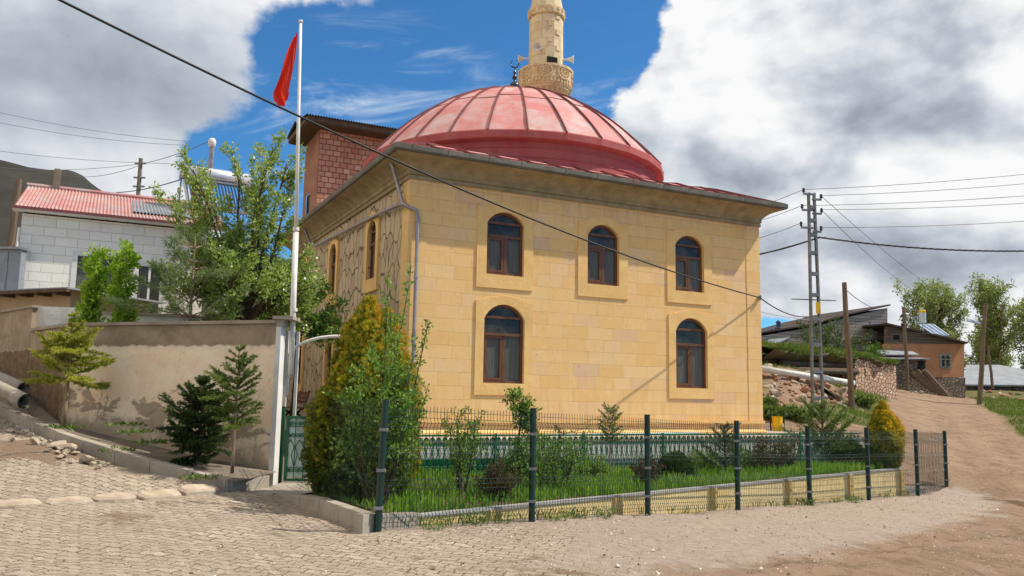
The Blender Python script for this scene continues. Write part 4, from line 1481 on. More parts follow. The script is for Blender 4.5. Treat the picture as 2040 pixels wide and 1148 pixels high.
def kerb_run(name, line, w_, h_, mat='concrete', lens=0.75, jit=0.012, seed=1, drop=0.35):
    """kerb stones butted end to end along a line; z in the line is the top"""
    r = random.Random(seed)
    pts = [Vector(p) for p in line]
    L = [0]
    for a, b in zip(pts[:-1], pts[1:]):
        L.append(L[-1] + (b - a).length)

    def pos(s):
        for i in range(len(pts) - 1):
            if s <= L[i + 1] or i == len(pts) - 2:
                return pts[i].lerp(pts[i + 1], (s - L[i]) / (L[i + 1] - L[i]))
    n = max(1, round(L[-1] / lens))
    m = MB()
    for i in range(n):
        a, b = pos(L[-1] * i / n), pos(L[-1] * (i + 1) / n)
        d = (b - a).normalized()
        a, b = a + d * 0.006, b - d * 0.006
        jz = r.uniform(-jit, jit)
        sd = Vector((-d.y, d.x, 0)).normalized() * w_
        up = Vector((0, 0, 1))
        e = 0.022
        q = []
        for p in (a, b):
            p = p + up * jz
            q += [p - up * drop, p - up * e, p + sd * e, p + sd * (1 - e), p + sd - up * e, p + sd - up * drop]
        m.add(q, [(0, 1, 7, 6), (1, 2, 8, 7), (2, 3, 9, 8), (3, 4, 10, 9), (4, 5, 11, 10), (5, 4, 3, 2, 1, 0), (6, 7, 8, 9, 10, 11)])
    return struct(m.build(name, mat))


kerb_run('kerb', [tuple(k) for k in KERB][::-1], 0.16, 0.17, seed=2)
kc = KERB[0]
kerb_run('kerb', [(kc[0] + .02, kc[1] + 0.01, kc[2]), (-4.05, 13.05, .30), (-3.86, 13.75, .30)], 0.16, 0.2, seed=3, lens=0.6)
# planter kerb by the corner post and the entrance edging
kerb_run('kerb', [(-4.22, 12.55, .10), (-3.55, 12.75, .13), (-3.15, 12.45, .17), (-2.5, 11.45, .22), (-1.75, 10.22, .22)], 0.15, 0.2, seed=4, lens=0.7)
kerb_run('kerb', [fpt(15.12, 0.32, -.36), fpt(16.3, 0.28, -.42)], 0.2, 0.2, seed=6, lens=0.6)
kerb_run('kerb', [fpt(-0.22, -0.02, .22), fpt(0.83, 0.28, .12)], 0.14, 0.2, seed=5, lens=0.7)
# pavement behind the left kerb, up to the old wall
WA = [(-4.02, 14.25), (-8.26, 15.63), (-9.95, 17.26), (-11.6, 18.75), (-14.5, 21.6)]
m = MB()
kin = [(k[0] + 0.02, k[1] + .14, k[2] - 0.015) for k in KERB]
wz = [0.32, 0.55, 0.80, 0.98, 1.3, 1.75, 2.3]
wl = [(-3.85, 14.1), (-5.6, 14.75), (-7.2, 15.27), (-8.26, 15.6), (-9.3, 16.6), (-10.4, 17.7), (-12, 19.1)]
kin[0] = (-4.05, 12.62, .30)
vs = kin + [(p[0], p[1] + .05, z) for p, z in zip(wl, wz)]
m.add(vs, [(i, i + 1, 8 + i, 7 + i) for i in range(6)])
struct(m.build('pavement', 'dark_concrete'))
# entrance slab before the gate
m = MB()
m.poly([[(-4.2, 12.66), (-3.5, 12.9), (-3.2, 12.7), (-2.4, 14.5), (-3.86, 14.75), (-3.86, 13.8)]], lambda x, y: (x, y, 0.115))
struct(m.build('entrance_paving', 'concrete'))
# row of pale stones laid across the street
q0, q1 = at(436, 985, 12.35), at(20, 1008, 10.2)
m = MB()
rs = random.Random(8)
d_ = (q1 - q0)[:2] / np.linalg.norm((q1 - q0)[:2])
p_ = np.array([-d_[1], d_[0]])
if p_[1] > 0:
    p_ = -p_
Ls = np.linalg.norm((q1 - q0)[:2])
s_ = 0.0
while s_ < Ls + 1.5:
    ln = rs.uniform(.55, .8)
    wd_ = rs.uniform(.20, .27)
    of = .06 * math.sin(s_ * 1.3) + rs.uniform(-.03, .03)
    outl = [(.02, .03), (ln * .3, rs.uniform(-.02, .02)), (ln * .7, rs.uniform(-.02, .02)), (ln - .03, .03), (ln - .01, wd_ * .5), (ln - .04, wd_ - .02), (ln * .6, wd_ + rs.uniform(-.02, .02)), (ln * .25, wd_ + rs.uniform(-.02, .02)), (.03, wd_ - .03), (.0, wd_ * .5)]
    lift = max(.006, .055 - .010 * s_)
    P2 = [q0[:2] + d_ * (s_ + a) + p_ * (of + b - .13) for a, b in outl]
    ring0 = [(x, y, gz(x, y) - .08) for x, y in P2]
    ring1 = [(x, y, gz(x, y) + lift - .02) for x, y in P2]
    cc = sum(P2) / len(P2)
    ring2 = [(*(cc + (q_ - cc) * .86), gz(*q_) + lift + .012) for q_ in P2]
    n_ = len(P2)
    m.add(ring0 + ring1 + ring2, [(i, (i + 1) % n_, n_ + (i + 1) % n_, n_ + i) for i in range(n_)] + [(n_ + i, n_ + (i + 1) % n_, 2 * n_ + (i + 1) % n_, 2 * n_ + i) for i in range(n_)] + [tuple(range(2 * n_, 3 * n_))])
    s_ += ln + .015
struct(m.build('stone_strip', 'rock_pale'))

# ------------------------------------------------------------------ old wall by the gate
wl_ = thing('garden_wall', 'old plastered garden wall with a grey cement band and flaking patches', 'wall', (0, 0, 0))
m = MB()


def wall_seg(m, pts, z0, z1, th):
    for (a, b) in zip(pts[:-1], pts[1:]):
        a, b = np.array(a), np.array(b)
        d = (b - a) / np.linalg.norm(b - a)
        nrm = np.array([-d[1], d[0]]) * -th
        q = [a, b, b + nrm, a + nrm]
        zs0 = [z0(*p) for p in (a, b, b, a)]
        zs1 = [z1(*p) for p in (a, b, b, a)]
        m.add([(p[0], p[1], z) for p, z in zip(q, zs0)] + [(p[0], p[1], z) for p, z in zip(q, zs1)], [(0, 3, 2, 1), (4, 5, 6, 7), (0, 1, 5, 4), (1, 2, 6, 5), (2, 3, 7, 6), (3, 0, 4, 7)])


wall_seg(m, WA[:3], lambda x, y: -0.1, lambda x, y: 2.80, 0.28)
m.build('wall', 'old_plaster', wl_)
m = MB()
wall_seg(m, [(-3.98, 14.18), (-8.27, 15.575), (-9.98, 17.22)], lambda x, y: 2.802, lambda x, y: 2.86, 0.38)
m.build('coping', 'coping', wl_)
uw = thing('upper_wall', 'rough grey-brown wall stepping up the street beyond the plastered wall', 'wall', (0, 0, 0))
m = MB()
wall_seg(m, [(-9.97, 17.28), (-11.6, 18.78), (-16, 23)], lambda x, y: 0.2, lambda x, y: 3.30, 0.10)
m.build('wall', 'old_plaster', uw)
m = MB()
wall_seg(m, [(-9.95, 17.22), (-11.62, 18.73), (-16, 22.95)], lambda x, y: 3.302, lambda x, y: 3.35, 0.16)
m.build('coping', 'coping', uw)
# gate pillar at the end of the wall
gpil = thing('gate_pillar', 'white cement gate pillar at the end of the plastered wall', 'pillar', (-4.0, 14.22, 0))
m = MB()
m.box((0.0, -0.06, -0.1), (0.085, 0.24, 2.74))
m.build('shaft', 'white_paint', gpil)
m = MB()
m.box((-0.05, -0.14, 2.862), (0.30, 0.34, 2.92))
m.box((0.0, -0.06, 2.742), (0.12, 0.24, 2.861))
m.build('capstone', 'concrete', gpil)
# garden ground behind the wall
sheet('upper_garden', 'terrace_soil', [(-3.9, 14.6), (-8.4, 16.0), (-10.2, 17.6), (-11.8, 19.1), (-24, 31), (-26, 48), (-16, 42), (-11.8, 30.5)], lambda x, y: 2.35, 0.0)
# low block walls standing in that garden
lw = thing('block_wall', 'white block parapet standing behind the step of the old wall', 'wall', (0, 0, 0))
m = MB()
wall_seg(m, [(-9.15, 17.75), (-10.1, 17.55)], lambda x, y: 2.3, lambda x, y: 3.36, 0.2)
m.build('wall', 'white_paint', lw)
lw = thing('rendered_wall', 'pale rendered low wall behind the two bright green saplings', 'wall', (0, 0, 0))
m = MB()
wall_seg(m, [(-5.2, 19.0), (-7.4, 18.3), (-9.1, 17.99)], lambda x, y: 2.3, lambda x, y: 3.26, 0.2)
m.build('wall', 'white_paint', lw)
m = MB()
wall_seg(m, [(-5.18, 18.95), (-7.4, 18.25), (-9.1, 17.95)], lambda x, y: 3.262, lambda x, y: 3.31, 0.3)
m.build('coping', 'coping', lw)

# ------------------------------------------------------------------ gate and flagpole
GY = 14.62


def scroll(m, cx, cz, r, turns, sgn, place, w_=0.007, up=1):
    pts = []
    n = int(16 * turns)
    for i in range(n + 1):
        k = i / n
        rr = r * (1 - 0.8 * k)
        a = 2 * math.pi * turns * k
        pts.append(place(cx + sgn * (r - rr * math.cos(a)) - sgn * r, cz + up * rr * math.sin(a)))
    m.tube(pts, w_, 4, cap=False)


gate = thing('iron_gate', 'green scrolled iron gate backed with pale sheets between pillar and thuja', 'gate', (-3.86, GY, 0.09), rad(2))
for li in range(2):
    x0 = 0.0 + li * 0.86
    W_ = 0.80
    H = 1.12
    m = MB()
    for (a, b) in (((x0, 0, .06), (x0 + W_, 0, .06)), ((x0, 0, H), (x0 + W_, 0, H)), ((x0 + .02, 0, .06), (x0 + .02, 0, H)), ((x0 + W_ - .02, 0, .06), (x0 + W_ - .02, 0, H))):
        m.beam(a, b, 0.045, 0.045, (0, 1, 0))
    leaf = m.build('gate_leaf', 'green_paint', gate)
    m = MB()
    pl = lambda x, z: (x, -0.012, z)
    for i in range(1, 5):
        xx = x0 + W_ * i / 5
        m.tube([pl(xx, .06), pl(xx, H)], 0.008, 5)
    for i in range(5):
        xc = x0 + W_ * (i + .5) / 5
        for sg in (-1, 1):
            scroll(m, xc + sg * .035, H - .13, 0.055, 1.5, sg, pl, 0.0075)
            scroll(m, xc + sg * .035, H - .30, 0.045, 1.4, sg, pl, 0.0075, -1)
            scroll(m, xc + sg * .035, .24, 0.055, 1.5, sg, pl, 0.0075, -1)
            m.tube([pl(xc + sg * .07, .30), pl(xc + sg * .03, .48), pl(xc + sg * .07, .62), pl(xc, .74)], 0.0075, 4)
    m.build('scrollwork', 'green_paint', leaf)
    m = MB()
    m.box((x0 + .035, 0.018, .10), (x0 + W_ - .035, 0.022, H - .03))
    m.build('backing_sheet', 'mint_sheet', leaf)
# arch over the gate
m = MB()
ap = []
for i in range(17):
    a = math.pi * (1 - i / 16)
    ap.append((0.83 + 0.86 * math.cos(a), 0.02, 2.12 + 0.42 * math.sin(a)))
ap = [(-0.03, 0.02, 1.5)] + ap + [(1.69, 0.02, 0.0)]
m.tube(ap, 0.028, 8)
m.build('arch', 'white_paint', gate, smooth=True)
m = MB()
m.box((-0.10, -0.03, -0.1), (-0.035, 0.035, 1.3))
m.build('hinge_post', 'green_paint', gate)
m = MB()
m.box((-0.10, -0.03, 1.302), (-0.035, 0.035, 2.62))
m.box((0.06, 0.15, 0.3), (0.11, 0.20, 2.62))
m.build('upper_post', 'white_paint', gate)

fp0, fp1 = at(584, 700, 14.5), at(599, 46, 14.5)
flag = thing('flagpole', 'tall thin white flagpole with a drooping plain red flag by the gate', 'flagpole', (fp0[0], fp0[1], 0))
b0 = np.array([fp0[0], fp0[1], 0])
m = MB()
m.tube([fp0 - b0 - np.array([0.02, 0, 0.4]), (fp0 - b0) * .65 + (fp1 - b0) * .35], 0.05, 10)
m.tube([(fp0 - b0) * .7 + (fp1 - b0) * .3, fp1 - b0], [0.034, 0.026], 10)
for k in (.36, .12):
    p = (fp0 - b0) * (1 - k) + (fp1 - b0) * k
    m.lathe([(0.058, -.03), (0.058, .03)], p, 10)
m.build('pole', 'white_paint', flag, smooth=True)
m = MB()
m.lathe([(0.0, .07), (0.04, .05), (0.045, .02), (0.03, 0)], fp1 - b0, 10)
m.build('truck', 'steel_white', flag)
# limp cloth gathered along the pole
topf, botf = fp1 - b0 + np.array([-.03, -.0, -.12]), None
nv, nu = 30, 16
vs = []
Hf = fp1[2] - at(565, 218, 14.5)[2] - .12
for j in range(nv + 1):
    s = j / nv
    wd = 0.05 + 0.27 * min(1, s * 1.15) ** 0.9
    if s > 0.8:
        wd *= 1 - 0.55 * ((s - .8) / .2)
    lean = -0.13 * s ** 1.6 - (0.02 if s < .9 else 0.0)
    for i in range(nu + 1):
        u = i / nu
        fold = 0.055 * math.sin(u * 11 + s * 2.5) * (0.3 + u) * (0.5 + s)
        vs.append((topf[0] + lean - wd * u * (1 + .06 * math.sin(9 * s)), topf[1] + fold + 0.03 * math.sin(6 * s + u * 3), topf[2] - Hf * s * (1 - 0.12 * (1 - u) * s) - 0.16 * u * (1 - s)))
m = MB()
m.add(vs, [(j * (nu + 1) + i, j * (nu + 1) + i + 1, (j + 1) * (nu + 1) + i + 1, (j + 1) * (nu + 1) + i) for j in range(nv) for i in range(nu)])
fo = m.build('flag', 'flag_cloth', flag, smooth=True)

# ------------------------------------------------------------------ welded mesh fence
POSTS = [fpt(2.52 * i) for i in range(7)]
POSTS = [(x, y, gz(x, y) - .0) for x, y, _ in POSTS]
POSTS[1:7] = [(p[0], p[1], z) for p, z in zip(POSTS[1:7], (-.09, -.18, -.29, -.41, -.46, -.53))]
pe = (11.55, 22.45, -.62)
BACK = [(-3.5, 14.05, .10), (-2.6, 12.2, .08)]
ALLP = [BACK[0], BACK[1]] + POSTS + [pe]
fence = thing('mesh_fence', 'dark green welded wire mesh fence on square posts round the garden', 'fence', (FA[0], FA[1], 0))


def local(p):
    return Vector((p[0] - FA[0], p[1] - FA[1], p[2]))


HF = 1.50
rnd = random.Random(11)


def panel(a, b, wr=0.0032):
    a, b = local(a), local(b)
    d = b - a
    L = Vector((d.x, d.y, 0)).length
    nrm = Vector((d.y, -d.x, 0)).normalized()
    m = MB()
    prof = []
    for zz in (0.10, 0.48, 0.86, 1.24):
        prof += [(zz, 0), (zz + .06, .035), (zz + .12, 0)]
    prof = [(0.03, 0)] + prof + [(HF, 0)]
    n = int(L / 0.055)
    for i in range(1, n):
        p = a + d * (i / n)
        bend = rnd.uniform(-.004, .004)
        m.tube([p + nrm * (o + bend) + Vector((0, 0, z)) for z, o in prof], wr, 3, cap=False)
    for zz, o in [(0.05, 0)] + [q for q in prof if q[0] > .05][:-1] + [(1.44, 0)]:
        m.tube([a + nrm * (o + .005) + Vector((0, 0, zz)), b + nrm * (o + .005) + Vector((0, 0, zz))], 0.0034, 3, cap=False)
    m.build('mesh_panel', 'fence_green', fence)


for i, (a, b) in enumerate(zip(ALLP[:-1], ALLP[1:])):
    panel(a, b, 0.0016 if i < 2 else 0.0040)
for i, p in enumerate(ALLP):
    if i < 2:
        continue
    m = MB()
    q = local(p)
    lean = Vector((rnd.uniform(-.012, .012), rnd.uniform(-.01, .01), 0)) + (Vector((.05, 0, 0)) if i == 2 else Vector())
    r = 0.044
    prof = [(math.cos(2 * math.pi * k / 8 + math.pi / 8) * r * 1.08 * (1.0 if k % 2 else 0.96), math.sin(2 * math.pi * k / 8 + math.pi / 8) * r * 1.08) for k in range(8)]
    vs = [(q.x + x, q.y + y, q.z - .15) for x, y in prof] + [(q.x + x + lean.x, q.y + y + lean.y, q.z + 1.56) for x, y in prof]
    m.add(vs, [(k, (k + 1) % 8, 8 + (k + 1) % 8, 8 + k) for k in range(8)] + [tuple(range(8, 16))])
    po = m.build('post', 'fence_green', fence)
    for zz in (0.28, 0.72, 1.20):
        c = q + lean * (zz / 1.5) + Vector((0, 0, zz))
        m = MB()
        m.box((c.x - .052, c.y - .056, c.z - .018), (c.x + .052, c.y + .02, c.z + .018))
        m.build('clamp', 'galvanised', po)

# ------------------------------------------------------------------ green scrollwork railing in front of the terrace
rl = thing('scrollwork_railing', 'green wrought iron scrollwork railing along the terrace in front of the mosque', 'railing', (MC[0], MC[1], 0), YAW)
RV = -2.5
RU0, RU1, RZ0, RZ1 = -0.95, 11.5, 0.10, 0.87
for nm, z0, z1 in (('top_rail', RZ1 - .035, RZ1), ('bottom_rail', RZ0, RZ0 + .03)):
    m = MB()
    m.box((RU0, RV - .022, z0), (RU1, RV + .022, z1))
    m.build(nm, 'green_paint', rl)
npan = 6
for k in range(npan):
    u0 = RU0 + (RU1 - RU0) * k / npan
    u1 = RU0 + (RU1 - RU0) * (k + 1) / npan
    m = MB()
    m.box((u0 - .02, RV - .02, 0.0), (u0 + .02, RV + .02, RZ1 + .02))
    m.build('baluster_post', 'green_paint', rl)
    m = MB()
    pl = lambda x, z: (x, RV, z)
    n = 16
    for i in range(n):
        xx = u0 + (u1 - u0) * (i + .5) / n
        m.tube([pl(xx, RZ0), pl(xx, RZ1)], 0.009, 4, cap=False)
        for sg in (-1, 1):
            scroll(m, xx + sg * .012, RZ1 - .10, 0.042, 1.4, sg, pl, 0.009)
            scroll(m, xx + sg * .012, RZ0 + .14, 0.042, 1.4, sg, pl, 0.009, -1)
            m.tube([pl(xx + sg * .055, RZ1 - .14), pl(xx + sg * .01, RZ1 - .34), pl(xx + sg * .055, RZ0 + .2)], 0.009, 4, cap=False)
    m.build('scroll_panel', 'green_paint', rl)
m = MB()
m.box((RU0 + .05, RV + .03, 0.08), (3.2, RV + .034, 0.40))
m.build('kick_sheet', 'green_paint', rl)
# pale gutter length lying on the yard edge
pp = MB()
a, b = mw(2.6, -1.6, YARD + .06), mw(7.2, -1.35, YARD + .09)
pp.beam(a, b, 0.16, 0.05)
tag(pp.build('gutter_length', 'mint_sheet'), 'pale green length of gutter lying on the terrace under the windows', 'gutter')

# ------------------------------------------------------------------ bench in the yard
bp = at(608, 812, 26.4)
bench = thing('park_bench', 'slatted wooden bench against the shaded side wall of the mosque', 'bench', (*mw(-0.5, 7.7)[:2], .80), YAW - math.pi / 2)
for i in range(3):
    m = MB()
    m.box((-.75, -0.50 + i * .14, .40), (.75, -0.38 + i * .14, .44))
    m.build('seat_slat', 'bench_wood', bench)
for i in range(3):
    m = MB()
    m.box((-.75, -0.05 + i * .03, .52 + i * .13), (.75, -0.02 + i * .03, .63 + i * .13))
    m.build('back_slat', 'bench_wood', bench)
for x in (-.6, .6):
    m = MB()
    m.beam((x, -.50, 0), (x, -.12, .40), 0.05)
    m.beam((x, .02, 0), (x, -.42, .40), 0.05)
    m.beam((x, -.10, .36), (x, .08, .92), 0.05)
    m.build('leg', 'black_rubber', bench)

# ------------------------------------------------------------------ white house behind the trees
HC = at(44, 430, 22.0)
house = thing('white_house', 'white block house with a patched pink corrugated roof behind the trees', 'house', (HC[0], HC[1], 0), YAW)
HB, HE = 2.0, at(44, 425, 22)[2]
HL, HD_ = 4.7, 6.5
m = MB()
wins = [[(1.35, 3.75), (2.55, 3.75), (2.55, 5.35), (1.35, 5.35)], [(2.9, 3.75), (3.6, 3.75), (3.6, 5.2), (2.9, 5.2)]]
m.slab([[(0, HB), (HL, HB), (HL, HE), (0, HE)]] + wins, lambda x, z: (x, 0, z), lambda x, z: (x, .25, z))
m.box((0, .25, HB), (.25, HD_, HE))
m.box((HL - .25, .25, HB), (HL, HD_, HE))
m.box((.25, HD_ - .25, HB), (HL - .25, HD_, HE))
m.build('wall', 'white_block', house)
for wq in wins:
    (x0, z0), (x1, z1) = wq[0], wq[2]
    m = MB()
    m.slab([[(x0 - .07, z0 - .07), (x1 + .07, z0 - .07), (x1 + .07, z1 + .07), (x0 - .07, z1 + .07)], [(x0 + .06, z0 + .06), (x1 - .06, z0 + .06), (x1 - .06, z1 - .06), (x0 + .06, z1 - .06)]], lambda x, z: (x, -.02, z), lambda x, z: (x, .12, z))
    m.box(((x0 + x1) / 2 - .03, .0, z0 + .06), ((x0 + x1) / 2 + .03, .10, z1 - .06))
    wn = m.build('window', 'white_paint', house)
    m = MB()
    m.box((x0 + .02, .08, z0 + .02), (x1 - .02, .11, z1 - .02))
    m.build('pane', 'curtained_glass', wn)


def corrugated(m, x0, x1, ya, za, yb, zb, step=0.09, amp=0.022, dz=0.0):
    n = int((x1 - x0) / step) * 2
    sl = math.atan2(zb - za, yb - ya)
    nx = (-math.sin(sl), math.cos(sl))
    top, bot = [], []
    for i in range(n + 1):
        x = x0 + (x1 - x0) * i / n
        o = (amp if i % 2 else -amp) + dz
        for (y, z) in ((ya, za), (yb, zb)):
            top.append((x, y + nx[0] * o, z + nx[1] * o))
    fs = [(2 * i, 2 * i + 2, 2 * i + 3, 2 * i + 1) for i in range(n)]
    m.add(top, fs)


RE = at(37, 416, 21.4)
ez = HE + 0.03
ry, rz_ = 3.2, HE + 1.45
m = MB()
corrugated(m, -.18, HL + .5, -.36, ez + .1, ry, rz_)
corrugated(m, -.18, HL + .5, HD_ + .6, ez, ry, rz_)
rf = m.build('roof', 'house_roof_red', house)
m = MB()
corrugated(m, 2.7, 4.3, 0.3, ez + .36, 2.6, rz_ - .24, dz=.03)
m.build('roof_patch', 'sheet_metal', rf)
m = MB()
m.box((-.22, -.39, ez + .03), (HL + .55, -.36, ez + .10))
m.build('fascia', 'seam_red', rf)
m = MB()
m.box((-.22, -.358, ez + .01), (HL + .55, -.003, ez + .03))
m.build('soffit', 'white_paint', rf)
m = MB()
m.tube([(-.2, ry, rz_ + .03), (HL + .5, ry, rz_ + .03)], 0.07, 8)
m.build('ridge_cap', 'house_roof_red', rf)
m = MB()
m.add([(0.02, .1, HE), (0.02, HD_ - .1, HE), (0.02, ry, rz_ - .06)], [(0, 1, 2)])
m.build('gable', 'white_block', house)
m = MB()
m.add([(HL - .02, .1, HE), (HL - .02, HD_ - .1, HE), (HL - .02, ry, rz_ - .06)], [(0, 1, 2)])
m.build('gable', 'white_block', house)
m = MB()
m.lathe([(.17, -.5), (.16, .62), (.20, .64), (.20, .74), (.15, .76), (.13, .76), (.13, .5)], (4.55, 2.2, rz_ - .25), 12)
m.build('chimney', 'chimney_clay', rf)
m = MB()
m.box((0.5, ry - .1, rz_ - .2), (0.68, ry + .1, rz_ + .62))
m.build('stove_pipe_stack', 'dark_concrete', rf)
m = MB()
m.tube([(-.03, -.1, 5.9), (-.05, -.12, 5.2), (-.25, -.2, 4.2), (-.55, -.3, 3.3), (-.6, -.3, 2.6)], 0.035, 8)
m.build('cable_duct', 'white_paint', house)
# solar heater standing behind the ridge
sh_ = thing('solar_water_heater', 'evacuated tube solar water heater with a steel tank behind the pink roof', 'solar heater', (*at(424, 420, 26.2)[:2], 0), YAW * 1.25)
zt_ = at(424, 358, 26.2)[2]
m = MB()
m.tube([(-1.05, 0, zt_ + .12), (1.1, 0, zt_ + .12)], 0.22, 18)
m.build('tank', 'steel_white', sh_, smooth=True)
m = MB()
for i in range(20):
    x = -.95 + i * .1
    m.tube([(x, -.1, zt_), (x, -1.1, zt_ - 1.15)], 0.024, 6)
m.build('tube_row', 'tube_dark', sh_)
m = MB()
m.box((-1.02, -1.2, zt_ - 1.26), (1.05, -1.08, zt_ - 1.14))
for x in (-1.0, 1.03):
    m.beam((x, -.05, zt_), (x, -1.1, zt_ - 1.2), 0.04)
    m.beam((x, 0.1, zt_), (x, 0.3, zt_ - 1.5), 0.04)
m.box((-1.1, -.27, zt_ - .16), (1.1, -.05, zt_ - .10))
m.build('frame', 'galvanised', sh_)
vp = thing('vent_stack', 'thin grey vent pipe with a round white cap above the fruit tree', 'vent pipe', (*at(415, 400, 27.5)[:2], 0))
m = MB()
zc_ = at(415, 284, 27.5)[2]
m.tube([(0, 0, 6.5), (0, 0, zc_ - .15)], 0.09, 8)
m.build('pipe', 'galvanised', vp)
m = MB()
m.lathe([(0.05, -.2), (0.11, -.14), (0.13, 0), (0.12, .08), (0.07, .14), (0, .15)], (0, 0, zc_), 12)
m.build('cap', 'white_paint', vp, smooth=True)

# lean-to with a timber edged roof and the metal shed beside it
shd = thing('lean_to', 'beige rendered outbuilding with a rough timber edged flat roof by the street', 'outbuilding', (*at(140, 600, 20.0)[:2], 0), rad(-20))
m = MB()
m.box((-5, 0, 1.6), (0, 2.6, 3.98))
m.build('wall', 'beige_render', shd)
m = MB()
m.box((-5.2, -.42, 3.98), (.35, 2.8, 4.02))
rf = m.build('roof', 'sheet_metal', shd)
m = MB()
for i in range(9):
    x = -4.9 + i * .6
    m.box((x, -.38, 3.86), (x + .09, .2, 3.978))
m.beam((-5.2, -.40, 3.93), (.35, -.40, 3.95), 0.09, 0.08)
m.build('rafter', 'old_timber', rf)
ms = thing('metal_shed', 'grey sheet metal shed beside the white house', 'shed', (*at(42, 580, 21.6)[:2], 0), rad(-8))
m = MB()
m.box((-4, 0, 2.2), (-.1, .2, 5.25))
m.build('wall', 'sheet_metal', ms)
m = MB()
m.box((-4.1, -.15, 5.252), (-.05, .3, 5.31))
for x in (-.5, -1.2, -1.9):
    m.box((x, -.02, 2.2), (x + .04, -.002, 5.2))
m.build('roof', 'galvanised', ms)

# ------------------------------------------------------------------ hollow brick house behind the mosque
BC = at(638, 258, 36)
bh = thing('brick_house', 'unplastered hollow brick house with a dark overhanging roof behind the mosque', 'house', (BC[0], BC[1], 0), YAW)
BT = BC[2]
BD = 2.7
m = MB()
m.box((0, 0, 2), (9, .3, BT))
m.build('wall', 'hollow_brick', bh)
m = MB()
m.slab([[(0.0, 2), (BD, 2), (BD, BT), (0.0, BT)], [(1.3, BT - 4.0), (2.1, BT - 4.0), (2.1, BT - 2.6), (1.3, BT - 2.6)]], lambda y, z: (-.02, y, z), lambda y, z: (-.3 + .31 - .02, y, z))
m.box((0.3, BD - .3, 2), (9, BD, BT))
m.box((8.7, .3, 2), (9, BD - .3, BT))
m.build('side_wall', 'red_plaster', bh)
m = MB()
m.slab([[(1.3, BT - 4.0), (2.1, BT - 4.0), (2.1, BT - 2.6), (1.3, BT - 2.6)], [(1.38, BT - 3.92), (2.02, BT - 3.92), (2.02, BT - 2.68), (1.38, BT - 2.68)]], lambda y, z: (.02, y, z), lambda y, z: (.1, y, z))
wn = m.build('window', 'frame_wood', bh)
m = MB()
m.box((.06, 1.35, BT - 3.95), (.09, 2.05, BT - 2.65))
m.build('pane', 'window_glass', wn)
m = MB()
m.box((-.74, -.80, BT + .0), (9.9, BD + .25, BT + .05))
m.box((-.79, -.85, BT + .05), (-.70, BD + .3, BT + .28))
m.box((-.70, -.85, BT + .05), (9.9, -.77, BT + .28))
rf = m.build('eaves', 'old_timber', bh)
m = MB()
corrugated(m, -.86, 9.9, -.95, BT + .29, BD / 2, BT + .62, 0.12, 0.035)
corrugated(m, -.86, 9.9, BD + .4, BT + .29, BD / 2, BT + .62, 0.12, 0.035)
m.build('roof', 'dark_roof', bh)
m = MB()
m.tube([(0.6, -.05, BT - 4.2), (1.1, -.12, BT - 3.5)], .12, 8)
m.build('stove_pipe', 'old_timber', bh)

# ------------------------------------------------------------------ lattice pole and lines
LP = at(1630, 836, 31)
lpz = LP[2]
LT = at(1631, 385, 31)
lat = thing('lattice_pole', 'grey steel ladder-like power pole with crossarms and insulators', 'utility pole', (LP[0], LP[1], lpz - .2), rad(8))
Hh = LT[2] - lpz + .2
m = MB()
wb, wt = 0.42, 0.22
for s in (-1, 1):
    for d in (-.06, .06):
        m.beam((s * wb / 2, d, 0), (s * wt / 2 + .0, d, Hh), 0.06, 0.035)
    m.beam((s * wb / 2, 0, 0), (s * wt / 2, 0, Hh), 0.03, 0.14)
frame = m.build('frame', 'galvanised', lat)
for z in (0.9, 1.9, 2.9, 3.85, 4.75, 5.55, 6.35, 7.05, 7.6, 8.1):
    if z < Hh - .1:
        m = MB()
        w_ = wb + (wt - wb) * z / Hh
        m.box((-w_ / 2 - .02, -.085, z), (w_ / 2 + .02, .085, z + .13))
        m.build('batten', 'galvanised', frame)
INS = []
for (py, side, ln) in ((388, -1, .22), (398, 1, .24), (420, -1, .3), (426, 1, .24), (455, -1, .36), (462, 1, .2)):
    z = at(1631, py, 31)[2] - lpz + .2
    m = MB()
    x1 = side * (0.12 + ln)
    m.box((min(0, x1), -.10, z - .04), (max(0, x1), -.02, z + .03))
    ca = m.build('crossarm', 'galvanised', lat)
    m = MB()
    m.lathe([(0.015, 0), (.03, .02), (.065, .05), (.03, .08), (.07, .11), (.03, .14), (.055, .17), (0, .2)], (x1, -.06, z + .03), 10)
    m.build('insulator', 'black_rubber', ca, smooth=True)
    INS.append((side, np.array([LP[0] + x1 * math.cos(rad(8)), LP[1] + x1 * math.sin(rad(8)) - .06, lpz - .2 + z + .16])))
zw = at(1634, 612, 31)[2] - lpz + .2
m = MB()
m.box((-.02, -.125, zw - .26), (.16, -.115, zw + .18))
m.build('warning_plate', 'yellow_plastic', lat)
m = MB()
for y in (-.06, .0, .05):
    m.tube([(-.9, y, zw + .27), (.85, y + .02, zw + .27)], 0.014, 4)
m.build('anti_climb_guard', 'wire_grey', lat)


def cable(name, label, a, b, sag, r, matn='wire_grey', n=24, cat='cable', group=None, twist=False):
    a, b = np.array(a, float), np.array(b, float)
    pts = []
    for i in range(n + 1):
        s = i / n
        p = a + (b - a) * s
        p = p - np.array([0, 0, 4 * sag * s * (1 - s)])
        pts.append(p)
    m = MB()
    if twist:
        for ph_ in (0, 2.1, 4.2):
            q = []
            for i in range(n * 6 + 1):
                s = i / (n * 6)
                p = a + (b - a) * s - np.array([0, 0, 4 * sag * s * (1 - s)])
                q.append(p + r * .5 * np.array([0, math.sin(s * n * 4 + ph_), math.cos(s * n * 4 + ph_)]))
            m.tube(q, r * .55, 4, cap=False)
    else:
        m.tube(pts, r, 5, cap=False)
    return tag(m.build(name, matn), label, cat, group)


